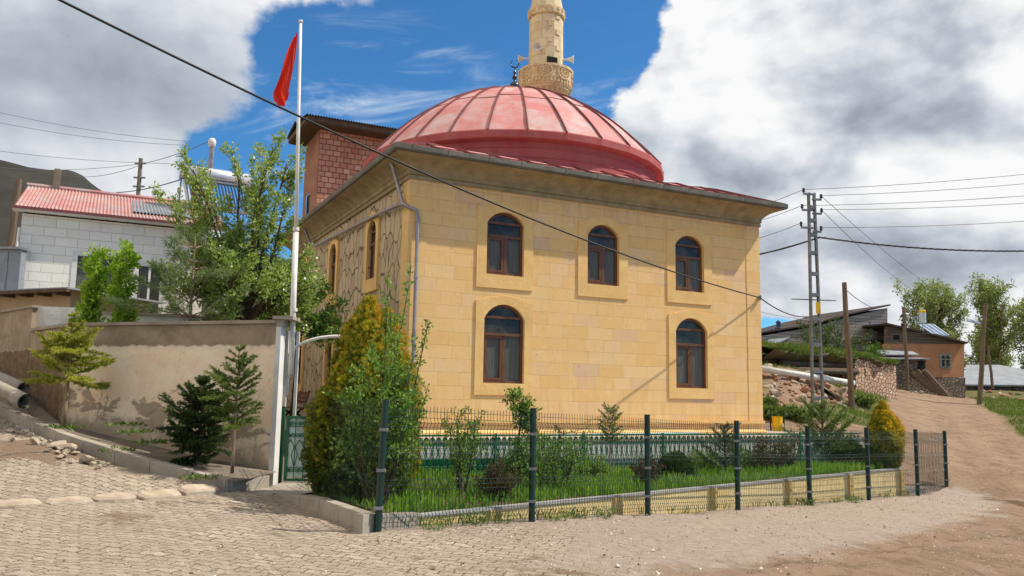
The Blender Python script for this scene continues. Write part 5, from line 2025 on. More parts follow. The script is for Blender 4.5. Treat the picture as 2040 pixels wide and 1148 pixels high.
G = 'wires strung from the lattice pole'
rt = [i for s, i in INS if s > 0]
lf = [i for s, i in INS if s < 0]
for k, (src, tgt) in enumerate(((lf[0], (2200, 330)), (rt[0], (2200, 350)), (lf[1], (2200, 377)), (rt[1], (2200, 393)), (rt[2], (2200, 429)))):
    names = ['topmost wire running off past the house roofs', 'second wire down from the pole top running across the clouds', 'third wire down from the pole top, above a close pair', 'fourth wire down from the pole top, lower of a close pair', 'lowest thin wire above the thick twisted cable']
    cable('power_line', names[k] + ' from lattice pole', src, at(*tgt, 30), .12, 0.011, group=G)
cable('twisted_cable', 'thick black twisted cable sagging away from the lattice pole over the village house', at(1633, 473, 30.9), at(2250, 488, 33), .38, 0.035, 'black_rubber', twist=True, group=G)
cable('twisted_cable', 'thick black twisted cable between the lattice pole and the mosque roof edge', at(1633, 473, 30.9), at(1440, 520, 34), .1, 0.035, 'black_rubber', twist=True, group=G)
for k, (src, tgt) in enumerate(((lf[0], (1440, 430)), (lf[1], (1440, 458)), (lf[2], (1440, 492)))):
    cable('power_line', ['upper', 'middle', 'lower'][k] + ' of three thin wires passing behind the mosque to the lattice pole', src, at(*tgt, 38), .1, 0.011, group=G)
cable('power_line', 'thin service wire sloping from the lattice pole top down to the poplars', rt[0], at(1905, 605, 64), .3, 0.012, group=G)
cable('power_line', 'thin service wire sloping from the lower crossarm down to the barrel heater', rt[1], at(1835, 588, 62), .3, 0.012, group=G)
# the black service cable: from a pole up the street, over the gate, to the mosque's corner, on to the lattice pole
ATT = mw(10.52, -0.06, 4.55)
m = MB()
m.box((-.03, -.05, -.06), (.03, .05, .06))
tag(m.build('cable_bracket', 'galvanised'), 'small metal bracket holding the cable on the corner pier of the mosque', 'bracket').location = ATT
far = at(-60, -90, 9.4)
cable('service_cable', 'black cable crossing in front of the dome from the sky to the mosque corner', far, ATT, .42, 0.019, 'black_rubber', n=40)
cable('service_cable', 'black cable sagging from the mosque corner to the lattice pole', ATT, at(1626, 628, 30.9), .25, 0.018, 'black_rubber')
cable('power_line', 'thin wire behind the mosque level with the yellow warning plate', at(1440, 600, 45), at(1640, 640, 50), .2, 0.014)
cable('power_line', 'lowest thin wire over the timber barn roof behind the ladder pole', at(1440, 660, 56), at(1640, 676, 56), .2, 0.014)
# lines and pole over the white house
wp = at(275, 390, 36)
lp2 = thing('utility_pole', 'grey pole with small crossarm standing behind the pink corrugated roof', 'utility pole', (wp[0], wp[1], 0))
tz = at(275, 316, 36)[2]
m = MB()
m.tube([(0, 0, 2), (0, 0, tz)], [0.12, 0.09], 8)
m.build('shaft', 'dark_concrete', lp2)
for z in (tz - .25, tz - .9, tz - 1.3):
    m = MB()
    m.box((-.25, -.05, z), (.25, .05, z + .06))
    m.build('crossarm', 'galvanised', lp2)
G2 = 'wires over the white house'
tp = np.array([wp[0], wp[1], tz])
cable('power_line', 'thin wire from the grey pole to the hill at eave height', tp - [0, 0, .25], at(-80, 318, 60), .5, 0.012, group=G2)
cable('power_line', 'wire dropping from the grey pole towards the dark hill crest', tp - [0, 0, .3], at(140, 352, 40), .2, 0.012, group=G2)
cable('power_line', 'wire rising from the grey pole to the vent stack behind the fruit tree', tp - [0, 0, .25], at(420, 280, 30), .1, 0.014, group=G2)
cable('power_line', 'dark wire passing low behind the grey pole to the solar tank', at(230, 384, 37), at(360, 358, 30), .1, 0.02, 'black_rubber', group=G2)
cable('power_line', 'pale wire high in the grey cloud, upper of a pair', at(-80, 205, 40), at(380, 282, 46), .3, 0.012, group=G2)
cable('power_line', 'pale wire high in the grey cloud, lower of a pair', at(-80, 228, 40), at(380, 290, 46), .3, 0.012, group=G2)
cable('power_line', 'pale wire crossing the bright lower cloud above the hill', at(-80, 290, 40), at(340, 326, 46), .2, 0.012, group=G2)
sp = at(22, 480, 27)
pol = thing('utility_pole', 'leaning weathered pole at the end of the white house before the hill', 'utility pole', (sp[0], sp[1], 0))
m = MB()
q = at(38, 358, 27)
m.tube([(-.1, 0, 2.5), (q[0] - sp[0], 0, q[2])], [.12, .10], 8)
m.build('shaft', 'pole_wood', pol)

# ------------------------------------------------------------------ wooden poles on the right
G3 = 'wooden poles along the dirt road'


def wood_pole(label, base, top, r, Yd):
    b, t_ = at(*base, Yd), at(*top, Yd)
    o = thing('wooden_pole', label, 'pole', (b[0], b[1], b[2] - .2), 0, G3)
    m = MB()
    d = t_ - b
    m.tube([(0, 0, 0), tuple(d * .35 + [0.03, 0, .2]), tuple(d * .7 + [-.02, 0, .2]), tuple(d + [0, 0, .2])], [r, r * .92, r * .85, r * .75], 8)
    m.build('shaft', 'pole_wood', o)
    return o, d


o, d = wood_pole('leaning bare wooden pole beside the stone hut', (1697, 816), (1682, 563), .14, 36)
o, d = wood_pole('wooden pole standing before the orange plastered house', (1808, 770), (1800, 612), .13, 52)
for z in (d[2] - .4, d[2] - 1.0):
    m = MB()
    m.box((-.22, -.06, z), (.12, .06, z + .12))
    m.build('wire_hook', 'black_rubber', o)
o, d = wood_pole('tall dark wooden pole carrying a street lamp', (1950, 806), (1964, 604), .15, 50)
m = MB()
arm = d * .82
m.tube([tuple(arm), (arm[0] - .35, arm[1] - .05, arm[2] + .05)], .03, 6)
a_ = m.build('lamp_arm', 'galvanised', o)
m = MB()
m.add([(arm[0] - .3, -.12, arm[2] - .0), (arm[0] - .3, .12, arm[2]), (arm[0] - 1.05, .1, arm[2] + .18), (arm[0] - 1.05, -.1, arm[2] + .18), (arm[0] - .3, -.08, arm[2] + .12), (arm[0] - .3, .08, arm[2] + .12), (arm[0] - 1.0, .06, arm[2] + .32), (arm[0] - 1.0, -.06, arm[2] + .32)],
      [(0, 1, 2, 3), (4, 7, 6, 5), (0, 4, 5, 1), (1, 5, 6, 2), (2, 6, 7, 3), (3, 7, 4, 0)])
m.build('lamp_head', 'steel_white', o)
wood_pole('short thin wooden pole before the grey metal roof', (1977, 770), (1968, 690), .10, 58)
cable('power_line', 'wire from the leaning pole to the timber barn eave', at(1686, 578, 36), at(1745, 614, 56), .15, .016, 'black_rubber', group=G3)
cable('power_line', 'upper wire from the barn eave to the pole before the orange house', at(1768, 648, 57), at(1801, 650, 52), .05, .012, group=G3)
cable('power_line', 'wire from the barn across the poplars to the lamp pole', at(1768, 656, 57), at(1958, 660, 50), .25, .012, group=G3)
cable('power_line', 'wire from the lamp pole running off past the trees', at(1960, 650, 50), at(2120, 705, 44), .2, .012, group=G3)

# ------------------------------------------------------------------ buildings on the right
class Front:
    """an upright house front: picture outlines measured on it, in its own axes (along, out, up)"""
    def __init__(s, px, py, Y, deg):
        p = at(px, py, Y)
        s.o = np.array([p[0], p[1], 0])
        s.a = rad(deg)
        s.u = np.array([math.cos(s.a), math.sin(s.a), 0])
        s.n = np.array([-math.sin(s.a), math.cos(s.a), 0])

    def pt(s, px, py, dy=0.0):
        d = ray(px, py)
        c = np.array([0, 0, CZ])
        t = ((s.o + s.n * dy - c) @ s.n) / (d @ s.n)
        p = c + d * t
        return ((p - s.o) @ s.u, dy, p[2])

    def out(s, pts, dy=0.0):
        return [(q[0], q[2]) for q in (s.pt(px, py, dy) for px, py in pts)]

    def slab(s, m, pts, d0, d1, holes=()):
        m.slab([s.out(pts, d0)] + [s.out(h, d0) for h in holes], lambda x, z: (x, d0, z), lambda x, z: (x, d1, z))

    def place(s, o):
        o.location = s.o
        o.rotation_euler = (0, 0, s.a)


def pitched(m, rp, d0, d1, th):
    for (a, b) in zip(rp[:-1], rp[1:]):
        m.add([(a[0], d0, a[1]), (b[0], d0, b[1]), (b[0], d1, b[1]), (a[0], d1, a[1]), (a[0], d0, a[1] + th), (b[0], d0, b[1] + th), (b[0], d1, b[1] + th), (a[0], d1, a[1] + th)],
              [(0, 1, 2, 3), (4, 7, 6, 5), (0, 4, 5, 1), (1, 5, 6, 2), (2, 6, 7, 3), (3, 7, 4, 0)])


F1 = Front(1768, 690, 58.0, 17)
barn = thing('timber_barn', 'weathered grey timber barn with a single pitch roof above the grass bank', 'barn')
F1.place(barn)
m = MB()
F1.slab(m, [(1500, 790), (1768, 790), (1768, 614), (1690, 632), (1620, 652), (1500, 672)], 0, 7)
m.build('wall', 'grey_planks', barn)
m = MB()
F1.slab(m, [(1500, 790), (1690, 790), (1690, 705), (1500, 705)], -.05, -.004)
m.build('lower_wall', 'grey_stone', barn)
m = MB()
pitched(m, F1.out([(1495, 668), (1618, 648), (1690, 628), (1774, 609)], -.12), -.14, 7.2, .10)
m.build('roof', 'dark_roof', barn)
m = MB()
F1.slab(m, [(1735, 678), (1748, 678), (1748, 640), (1735, 640)], -.05, -.003)
m.build('door', 'sheet_metal', barn)
m = MB()
F1.slab(m, [(1686, 682), (1768, 682), (1768, 677), (1686, 677)], -.25, -.003)
m.build('beam', 'dark_planks', barn)
F2 = Front(1572, 690, 53.0, 17)
lo = thing('lean_to_shed', 'low plank shed with a pale sheet roof at the foot of the timber barn', 'shed')
F2.place(lo)
m = MB()
F2.slab(m, [(1500, 770), (1618, 770), (1618, 674), (1572, 676), (1500, 708)], 0, 2.0)
m.build('wall', 'grey_planks', lo)
m = MB()
a, b = F2.pt(1496, 709, -.1), F2.pt(1574, 675, -.1)
m.add([a, b, (b[0], 2.1, b[2]), (a[0], 2.1, a[2]), (a[0], -.1, a[2] + .1), (b[0], -.1, b[2] + .1), (b[0], 2.1, b[2] + .1), (a[0], 2.1, a[2] + .1)], [(0, 1, 2, 3), (4, 7, 6, 5), (0, 4, 5, 1), (1, 5, 6, 2), (2, 6, 7, 3), (3, 7, 4, 0)])
m.build('roof', 'sheet_metal', lo)
sp_ = thing('chimney_pot', 'dark capped chimney rising over the barn roof beside the mosque', 'chimney', tuple(at(1551, 660, 57)), 0)
m = MB()
m.lathe([(.22, -.6), (.22, .15), (.30, .2), (.16, .3), (.14, .55), (.2, .6), (.05, .75)], (0, 0, 0), 10)
m.build('pot', 'tube_dark', sp_)
fp_ = thing('roof_solar_panel', 'flat solar panel lying low on the barn roof beside the dark chimney', 'solar panel', tuple(at(1532, 656, 57)), 0)
m = MB()
m.beam((-.6, 0, -.22), (.55, 0, .12), .9, .06)
m.build('panel', 'panel_blue', fp_)

F3 = Front(1921, 720, 57.0, 15)
vh = thing('village_house', 'orange plastered village house with grey plank gable and stone base', 'house')
F3.place(vh)
wq = [(1874, 732), (1893, 732), (1893, 707), (1874, 707)]
m = MB()
F3.slab(m, [(1764, 752), (1921, 752), (1921, 685), (1764, 685)], 0, .3, [wq])
q0_, q1_ = F3.pt(1921, 752), F3.pt(1921, 685)
m.box((q0_[0] - .3, .3, q0_[2]), (q0_[0], 8, q1_[2]))
m.build('wall', 'orange_plaster', vh)
m = MB()
F3.slab(m, [(1768, 684.9), (1921, 684.9), (1768, 650)], -.04, .3)
gb = m.build('gable_boards', 'dark_planks', vh)
m = MB()
F3.slab(m, [(1780, 677), (1792, 677), (1792, 668), (1780, 668)], -.05, -.042)
m.build('vent_hatch', 'dark_hole', gb)
m = MB()
F3.slab(m, [(1840, 805), (1923, 805), (1923, 752.5), (1840, 752.5)], -.06, 8)
m.build('stone_base', 'grey_stone', vh)
m = MB()
F3.slab(m, [(1735, 805), (1845, 805), (1845, 715), (1735, 715)], -1.4, -.07)
m.build('porch_wall', 'grey_stone', vh)
m = MB()
pitched(m, F3.out([(1768, 647), (1830, 661), (1928, 685)], -.4), -.4, 5.0, .12)
m.build('roof', 'dark_roof', vh)
wo_ = F3.out(wq)
(x0, z0), (x1, z1) = wo_[0], (F3.pt(1893, 707)[0], F3.pt(1893, 707)[2])
m = MB()
k = .07
m.slab([[(x0 - k, z0 - k), (x1 + k, z0 - k), (x1 + k, z1 + k), (x0 - k, z1 + k)], [(x0 + k, z0 + k), (x1 - k, z0 + k), (x1 - k, z1 - k), (x0 + k, z1 - k)]], lambda x, z: (x, -.05, z), lambda x, z: (x, .12, z))
m.box(((x0 + x1) / 2 - .03, -.02, z0 + k), ((x0 + x1) / 2 + .03, .1, z1 - k))
m.box((x0 + k, -.03, z1 - .35), (x1 - k, .1, z1 - .29))
wn = m.build('window', 'grey_planks', vh)
m = MB()
m.box((x0, .08, z0), (x1, .11, z1))
m.build('pane', 'window_glass', wn)
for (xa, xb, py0, py1, dy) in ((1758, 1832, 708, 698, -.9), (1746, 1853, 716, 711, -1.8)):
    p0, p1 = F3.pt(xa, py0, dy), F3.pt(xb, py0, dy)
    zz3 = F3.pt(xa, py1, -.05)[2]
    m = MB()
    m.add([p0, p1, (p1[0], -.05, zz3), (p0[0], -.05, zz3), (p0[0], dy, p0[2] + .06), (p1[0], dy, p1[2] + .06), (p1[0], -.05, zz3 + .06), (p0[0], -.05, zz3 + .06)],
          [(0, 1, 2, 3), (4, 7, 6, 5), (0, 4, 5, 1), (1, 5, 6, 2), (2, 6, 7, 3), (3, 7, 4, 0)])
    m.build('porch_roof', 'sheet_metal', vh)
m = MB()
F3.slab(m, [(1830, 745), (1843, 745), (1843, 720), (1830, 720)], -1.45, -1.41)
m.build('porch_doorway', 'dark_hole', vh)

bhx = at(1858, 655, 58)
sw2 = thing('solar_water_heater', 'flat panel solar heater with an upright white barrel on the village house roof', 'solar heater', (bhx[0], 58, bhx[2]), 0)
f3 = lambda px, py, dy=0: (at(px, py, 58 + dy)[0] - bhx[0], dy, at(px, py, 58 + dy)[2] - bhx[2])
m = MB()
c = f3(1838, 643)
m.lathe([(0, 0), (.23, .0), (.23, .68), (0, .68)], c, 16)
m.build('barrel', 'steel_white', sw2, smooth=False)
m = MB()
m.lathe([(.235, .682), (.235, .84), (.2, .87), (0, .88)], c, 16)
m.build('lid', 'yellow_plastic', sw2)
A_, B_, C_, D_ = f3(1829, 646, 1.0), f3(1858, 646, 1.2), f3(1890, 668, -.3), f3(1862, 668, -.5)
m = MB()
vs = [A_, B_, C_, D_]
m.add(vs + [(x, y, z - .09) for x, y, z in vs], [(0, 1, 2, 3), (7, 6, 5, 4), (0, 4, 5, 1), (1, 5, 6, 2), (2, 6, 7, 3), (3, 7, 4, 0)])
pn = m.build('collector', 'panel_blue', sw2)
m = MB()
for i in range(4):
    k = i / 3
    p = [A_[j] + (B_[j] - A_[j]) * k for j in range(3)]
    q = [D_[j] + (C_[j] - D_[j]) * k for j in range(3)]
    m.beam((p[0], p[1], p[2] + .01), (q[0], q[1], q[2] + .01), .07, .05)
m.beam(A_, B_, .08, .06)
m.beam(D_, C_, .08, .06)
p = f3(1818, 632)
m.beam(p, f3(1834, 632), .05)
m.beam(p, f3(1832, 648), .05)
for q in (f3(1836, 662), c):
    m.beam((q[0], q[1], q[2]), (q[0], q[1], q[2] - .9), .05)
m.build('frame', 'steel_white', sw2)

F4 = Front(1927, 780, 64.0, 4)
gsd = thing('grey_roof_shed', 'long low shed under a pale grey hipped metal roof beyond the lamp pole', 'shed')
F4.place(gsd)
m = MB()
F4.slab(m, [(1927, 802), (2150, 802), (2150, 766), (1927, 764)], 0, 6, [[(1998, 786), (2008, 786), (2008, 778), (1998, 778)]])
m.build('wall', 'grey_stone', gsd)
m = MB()
a, b = F4.pt(1922, 766, -.5), F4.pt(2170, 768, -.5)
m.add([a, b, F4.pt(2110, 750, 5), F4.pt(1992, 727, 6), F4.pt(1924, 727, 6)], [(0, 1, 2, 3, 4)])
m.add([(a[0], a[1], a[2] - .12), (b[0], b[1], b[2] - .12), b, a], [(0, 1, 2, 3)])
m.build('roof', 'sheet_metal', gsd)
for px in (1948, 1978, 2020):
    m = MB()
    p, q = F4.pt(px, 792, -.1), F4.pt(px, 767, -.1)
    m.beam(p, q, .12)
    m.build('post', 'old_timber', gsd)

# stone hut dug into the bank
hut = thing('stone_hut', 'ruined pink stone hut with small slit openings and a grassy top', 'hut', (0, 0, 0))
h0, h1 = at(1706, 789, 42.0), at(1787, 787, 44.5)
ht = at(1706, 716, 42.0)[2]
hd = np.array([h1[0] - h0[0], h1[1] - h0[1], 0])
hl = np.linalg.norm(hd)
hut.location = (h0[0], h0[1], 0)
hut.rotation_euler = (0, 0, math.atan2(hd[1], hd[0]))
m = MB()
zb2 = h0[2] - .6
sl_ = [[(.85, zb2 + 1.55), (1.02, zb2 + 1.55), (1.02, zb2 + 2.0), (.85, zb2 + 2.0)], [(1.72, zb2 + 1.5), (1.86, zb2 + 1.5), (1.86, zb2 + 1.85), (1.72, zb2 + 1.85)]]
topl = [(hl, ht - .15), (hl * .9, ht - .02), (hl * .7, ht + .04), (hl * .5, ht - .05), (hl * .3, ht + .05), (0, ht + .0)]
m.slab([[(0, zb2), (hl, zb2)] + topl] + sl_, lambda x, z: (x, 0, z), lambda x, z: (x, .5, z))
m.box((0, .5, zb2), (.5, 4, ht - .05))
m.box((hl - .5, .5, zb2), (hl, 4, ht - .2))
m.build('wall', 'hut_stone', hut)
m = MB()
m.box((.5, .5, zb2), (hl - .5, 3.9, ht - .3))
m.build('inner_fill', 'dark_hole', hut)
m = MB()
rr = random.Random(2)
NX, NY = 60, 14
gxs = np.linspace(-6.9, hl + .15, NX)


def turf_z(x, y):
    lift = .25 * (1 - max(0, x) / hl) + .10 * math.sin(x * 1.7) + .05 * math.sin(x * 4.3 + 1)
    return ht - .06 + lift * (.6 + .4 * min(1, y + .2)) + .22 * min(1, max(0, y * .6))


lip = [-.16 + .12 * math.sin(x * 2.3) + .08 * math.sin(x * 5.1) + rr.uniform(-.05, .05) for x in gxs]
vs = []
for j in range(NY):
    for i, x in enumerate(gxs):
        y = lip[i] + (4.4 - lip[i]) * (j / (NY - 1)) ** 1.4
        vs.append((x, y, turf_z(x, y) + rr.uniform(-.03, .03)))
for i, x in enumerate(gxs):
    vs.append((x, lip[i] + .05 + rr.uniform(0, .08), turf_z(x, lip[i]) - rr.uniform(.06, .2)))
for i, x in enumerate(gxs):
    vs.append((x, .62, turf_z(x, 0) - .42))
m.add(vs, [(j * NX + i, j * NX + i + 1, (j + 1) * NX + i + 1, (j + 1) * NX + i) for j in range(NY - 1) for i in range(NX - 1)] + [(NY * NX + i, NY * NX + i + 1, i + 1, i) for i in range(NX - 1)] + [((NY + 1) * NX + i, (NY + 1) * NX + i + 1, NY * NX + i + 1, NY * NX + i) for i in range(NX - 1)])
m.build('turf_roof', 'terrace_soil', hut, smooth=True)
m = MB()
m.tube([(-5.5, -.1, ht - .75), (.1, .0, ht - .62)], .16, 8)
m.tube([(-5.9, .3, ht - .42), (.1, .3, ht - .35)], .14, 8)
m.build('roof_log', 'old_timber', hut)
m = MB()
m.box((-6.2, .7, zb2), (-.01, 1.0, ht - .1))
m.build('back_wall', 'soil', hut)

# white pipe across the bank
m = MB()
m.tube([at(1505, 733, 35), at(1600, 748, 35.6), at(1700, 764, 36.6)], .13, 10)
tag(m.build('white_pipe', 'pvc_white', smooth=True), 'long white pipe lying across the rubble bank', 'pipe')


# ------------------------------------------------------------------ stones
def rock_mesh(name, mat, seed):
    import bmesh
    r = random.Random(seed)
    bm = bmesh.new()
    bmesh.ops.create_icosphere(bm, subdivisions=2, radius=0.5)
    cuts = [(Vector((r.gauss(0, 1), r.gauss(0, 1), r.gauss(0, 1))).normalized(), r.uniform(.22, .38)) for _ in range(9)]
    for v in bm.verts:
        for n, d in cuts:
            k = v.co.dot(n) - d
            if k > 0:
                v.co -= n * k
        v.co *= r.uniform(.96, 1.04)
    me = bpy.data.meshes.new(name)
    bm.to_mesh(me)
    bm.free()
    me.materials.append(MATS[mat])
    return me


ROCKP = [rock_mesh('stone', 'rock_pale', i) for i in range(5)]
ROCKR = [rock_mesh('stone', 'rock_red', 20 + i) for i in range(4)]
rr = random.Random(77)


def stone(p, s, pool, label, group):
    o = bpy.data.objects.new('stone', rr.choice(pool))
    COL.objects.link(o)
    o.location = p
    o.scale = (s * rr.uniform(.8, 1.3), s * rr.uniform(.7, 1.1), s * rr.uniform(.45, .8))
    o.rotation_euler = (rr.uniform(-.5, .5), rr.uniform(-.5, .5), rr.uniform(0, 6.3))
    return tag(o, label, 'stone', group)


def scatter(pxs, Yf, n, smin, smax, pool, label, group):
    k = 0
    while k < n:
        px, py = rr.uniform(pxs[0], pxs[2]), rr.uniform(pxs[1], pxs[3])
        p = None
        # march along the view ray to the ground
        d = ray(px, py)
        lo = 5.0
        for Y in np.arange(5, 70, .25):
            q = np.array([0, 0, CZ]) + d * Y / d[1]
            if q[2] < gz(q[0], q[1]):
                p = q
                break
        if p is None:
            k += 1
            continue
        stone((p[0], p[1], gz(p[0], p[1]) + .02), smin + (smax - smin) * rr.random() ** 2.2, pool, label, group)
        k += 1


scatter((1525, 730, 1700, 812), 34, 110, .12, .80, ROCKP + ROCKR, 'broken stone in the reddish rubble bank below the stone hut', 'rubble on the bank')
scatter((1520, 735, 1700, 812), 34, 120, .10, .6, ROCKR + ROCKP, 'broken stone in the reddish rubble bank below the stone hut', 'rubble on the bank')
scatter((1815, 752, 1865, 785), 50, 16, .2, .6, ROCKP, 'pale stone heaped below the orange plastered house', 'stones by the village house')
scatter((1955, 770, 2040, 800), 50, 26, .2, .8, ROCKR + ROCKP, 'stone in the brown heap before the grey metal roof', 'stones before the grey shed')
for i in range(64):
    px = rr.uniform(-30, 215)
    py = 836 + .41 * px + 5 + abs(rr.gauss(0, 11))
    p = at(px, py, 13.2)
    for Y in np.arange(8, 17, .05):
        q = at(px, py, Y)
        if q[2] < gz(q[0], q[1]):
            p = q
            break
    stone((p[0], p[1], gz(p[0], p[1]) + .03), rr.uniform(.06, .15) + (.15 if i % 9 == 0 else 0), ROCKP, 'pale broken stone heaped in the street against the left kerb', 'stones by the kerb')
# many small bits of gravel and earth over the street: nobody could count them
rg = np.random.default_rng(9)
N_ = 30000
gx_, gy_ = rg.uniform(-9.5, 13, N_), 4.2 + 18 * rg.random(N_) ** 1.3
cl_ = .5 + .5 * np.sin(gx_ * 1.9 + 2 * np.sin(gy_ * 1.1)) * np.sin(gy_ * 2.3 + 1.4 * np.sin(gx_ * .8))
front = (gx_ - FA[0]) * FN[0] + (gy_ - FA[1]) * FN[1]
okk = ((front < -.06) | ((gx_ > 11.6))) & (np.abs(gx_) < gy_ * .66) & (rg.random(N_) < .18 + .82 * cl_ ** 2)
kx = np.interp(gx_, [k[0] for k in KERB[::-1]] + [-4.25, -3.2, -1.7], [k[1] for k in KERB[::-1]] + [12.4, 12.4, 10.2])
okk &= ~((gx_ < -1.6) & (gy_ > kx - .3))
gx_, gy_ = gx_[okk], gy_[okk]
gz_ = ground_z(gx_, gy_)
n_ = len(gx_)
sz = np.where(rg.random(n_) < .93, rg.uniform(.007, .018, n_), rg.uniform(.018, .042, n_))
ico = np.array([(1, 0, -.4), (-.5, .87, -.4), (-.5, -.87, -.4), (.3, .2, .6)])
aa = rg.uniform(0, 6.28, n_)
ca, sa = np.cos(aa)[:, None], np.sin(aa)[:, None]
PX = gx_[:, None] + sz[:, None] * (ico[:, 0] * ca - ico[:, 1] * sa)
PY = gy_[:, None] + sz[:, None] * (ico[:, 0] * sa + ico[:, 1] * ca) * rg.uniform(.6, 1.2, n_)[:, None]
PZ = gz_[:, None] + .012 + sz[:, None] * ico[:, 2] * .8
gm_ = MB()
gm_.v = [tuple(p) for p in np.stack([PX, PY, PZ], -1).reshape(-1, 3).tolist()]
gm_.f = [f for i in range(n_) for f in ((4 * i, 4 * i + 1, 4 * i + 3), (4 * i + 1, 4 * i + 2, 4 * i + 3), (4 * i + 2, 4 * i, 4 * i + 3))]
gm_.t = np.repeat(np.clip(rg.normal(.5, .3, n_), 0, 1), 3).tolist()
o = gm_.build('gravel', 'pebble')
tag(o, 'loose gravel and crumbs of earth scattered over the street', 'gravel', kind='stuff')

# boulders and beam wood in the bank
for (px, py, L_, a_) in ((1640, 778, 1.6, .5), (1655, 790, 1.3, .7), (1600, 790, 1.2, -.4)):
    p = at(px, py, 35)
    m = MB()
    m.beam((-L_ / 2 * math.cos(a_), 0, L_ / 2 * math.sin(a_)), (L_ / 2 * math.cos(a_), 0, -L_ / 2 * math.sin(a_)), .22, .14)
    o = m.build('timber_beam', 'pole_wood')
    o.location = p
    tag(o, {1640: 'broad broken beam sticking out of the rubble under the white pipe', 1655: 'lower broken beam beside a broader one in the rubble bank', 1600: 'broken beam lying in rubble behind the lattice pole'}[px], 'beam', 'beams in the rubble')
for i in range(7):
    p = at(1838 + i * 5, 772 + i * 2, 54)
    m = MB()
    Lg = rr.uniform(1.6, 2.6)
    th = rr.uniform(.5, .9)
    m.tube([(-Lg / 2 * math.cos(th), 0, Lg / 2 * math.sin(th) + .2), (Lg / 2 * math.cos(th), .2, -Lg / 2 * math.sin(th) + .2)], rr.uniform(.06, .17), 7)
    o = m.build('log', 'pole_wood')
    o.location = (p[0], p[1], gz(p[0], p[1]) + .55)
    tag(o, 'dry log leaning in the heap against the village house base', 'log', 'logs by the village house')

# yellow bin slung between two dark posts
bx = at(1549, 864, 26.5)
bn = thing('litter_bin', 'yellow litter bin hung between two dark posts beyond the mosque corner', 'litter bin', (bx[0], bx[1], bx[2] - .05), 0)
m = MB()
m.lathe([(.0, .12), (.14, .12), (.165, .56), (.175, .58), (.15, .58), (.13, .2)], (0, 0, 0), 18)
m.build('bin', 'yellow_plastic', bn, smooth=False)
m = MB()
m.box((.10, -.17, .26), (.16, -.10, .36))
m.build('sticker', 'white_paint', bn)
for s in (-1, 1):
    m = MB()
    m.tube([(s * .21, 0, 0), (s * .21, 0, .74)], .025, 8)
    m.build('post', 'black_rubber', bn)

# cement pipes lying by the left wall
G5 = 'cement pipes by the wall'
for i, (a, b, r, lab) in enumerate((((-70, 742, 15.9), (50, 800, 14.9), .135, 'thick cement pipe lying on the pavement, nearer of two'), ((-60, 728, 17.0), (46, 774, 16.2), .12, 'thinner cement pipe lying behind the thick one at the wall foot'))):
    A_, B_ = at(*a), at(*b)
    m = MB()
    d = (B_ - A_) / np.linalg.norm(B_ - A_)
    for rr_ in (r, r * .8):
        m.tube([A_, B_], rr_, 18, cap=False)
    o = m.build('cement_pipe', 'cement_pipe', smooth=True)
    tag(o, lab, 'pipe', G5)
    m = MB()
    m.tube([B_ - d * .25, B_ - d * .24], r * .79, 18)
    m.build('bore', 'dark_hole', o)

# ------------------------------------------------------------------ vegetation
def unit(v):
    return v / np.maximum(np.linalg.norm(v, axis=-1, keepdims=True), 1e-9)


def leaf_quads(P, D, size, rng, width=0.5, spread=0.9):
    """a pointed leaf at each point P, growing roughly along D"""
    n = len(P)
    d = unit(D + rng.normal(0, spread, (n, 3)))
    s = unit(np.cross(d, rng.normal(0, 1, (n, 3))))
    L = size[:, None]
    fold = unit(np.cross(d, s)) * L * 0.08
    return np.stack([P, P + d * L * .5 + s * L * width * .5 + fold, P + d * L, P + d * L * .5 - s * L * width * .5 + fold], 1)


def wander(rng, p, d, L, steps, curl, up):
    pts = [np.array(p, float)]
    d = np.array(d, float)
    for i in range(steps):
        d = d + rng.normal(0, curl, 3) + np.array([0, 0, up])
        d /= np.linalg.norm(d)
        pts.append(pts[-1] + d * L / steps)
    return pts, d


def along(pts, s):
    f = s * (len(pts) - 1)
    i = min(int(f), len(pts) - 2)
    return pts[i] + (pts[i + 1] - pts[i]) * (f - i), unit(pts[i + 1] - pts[i])


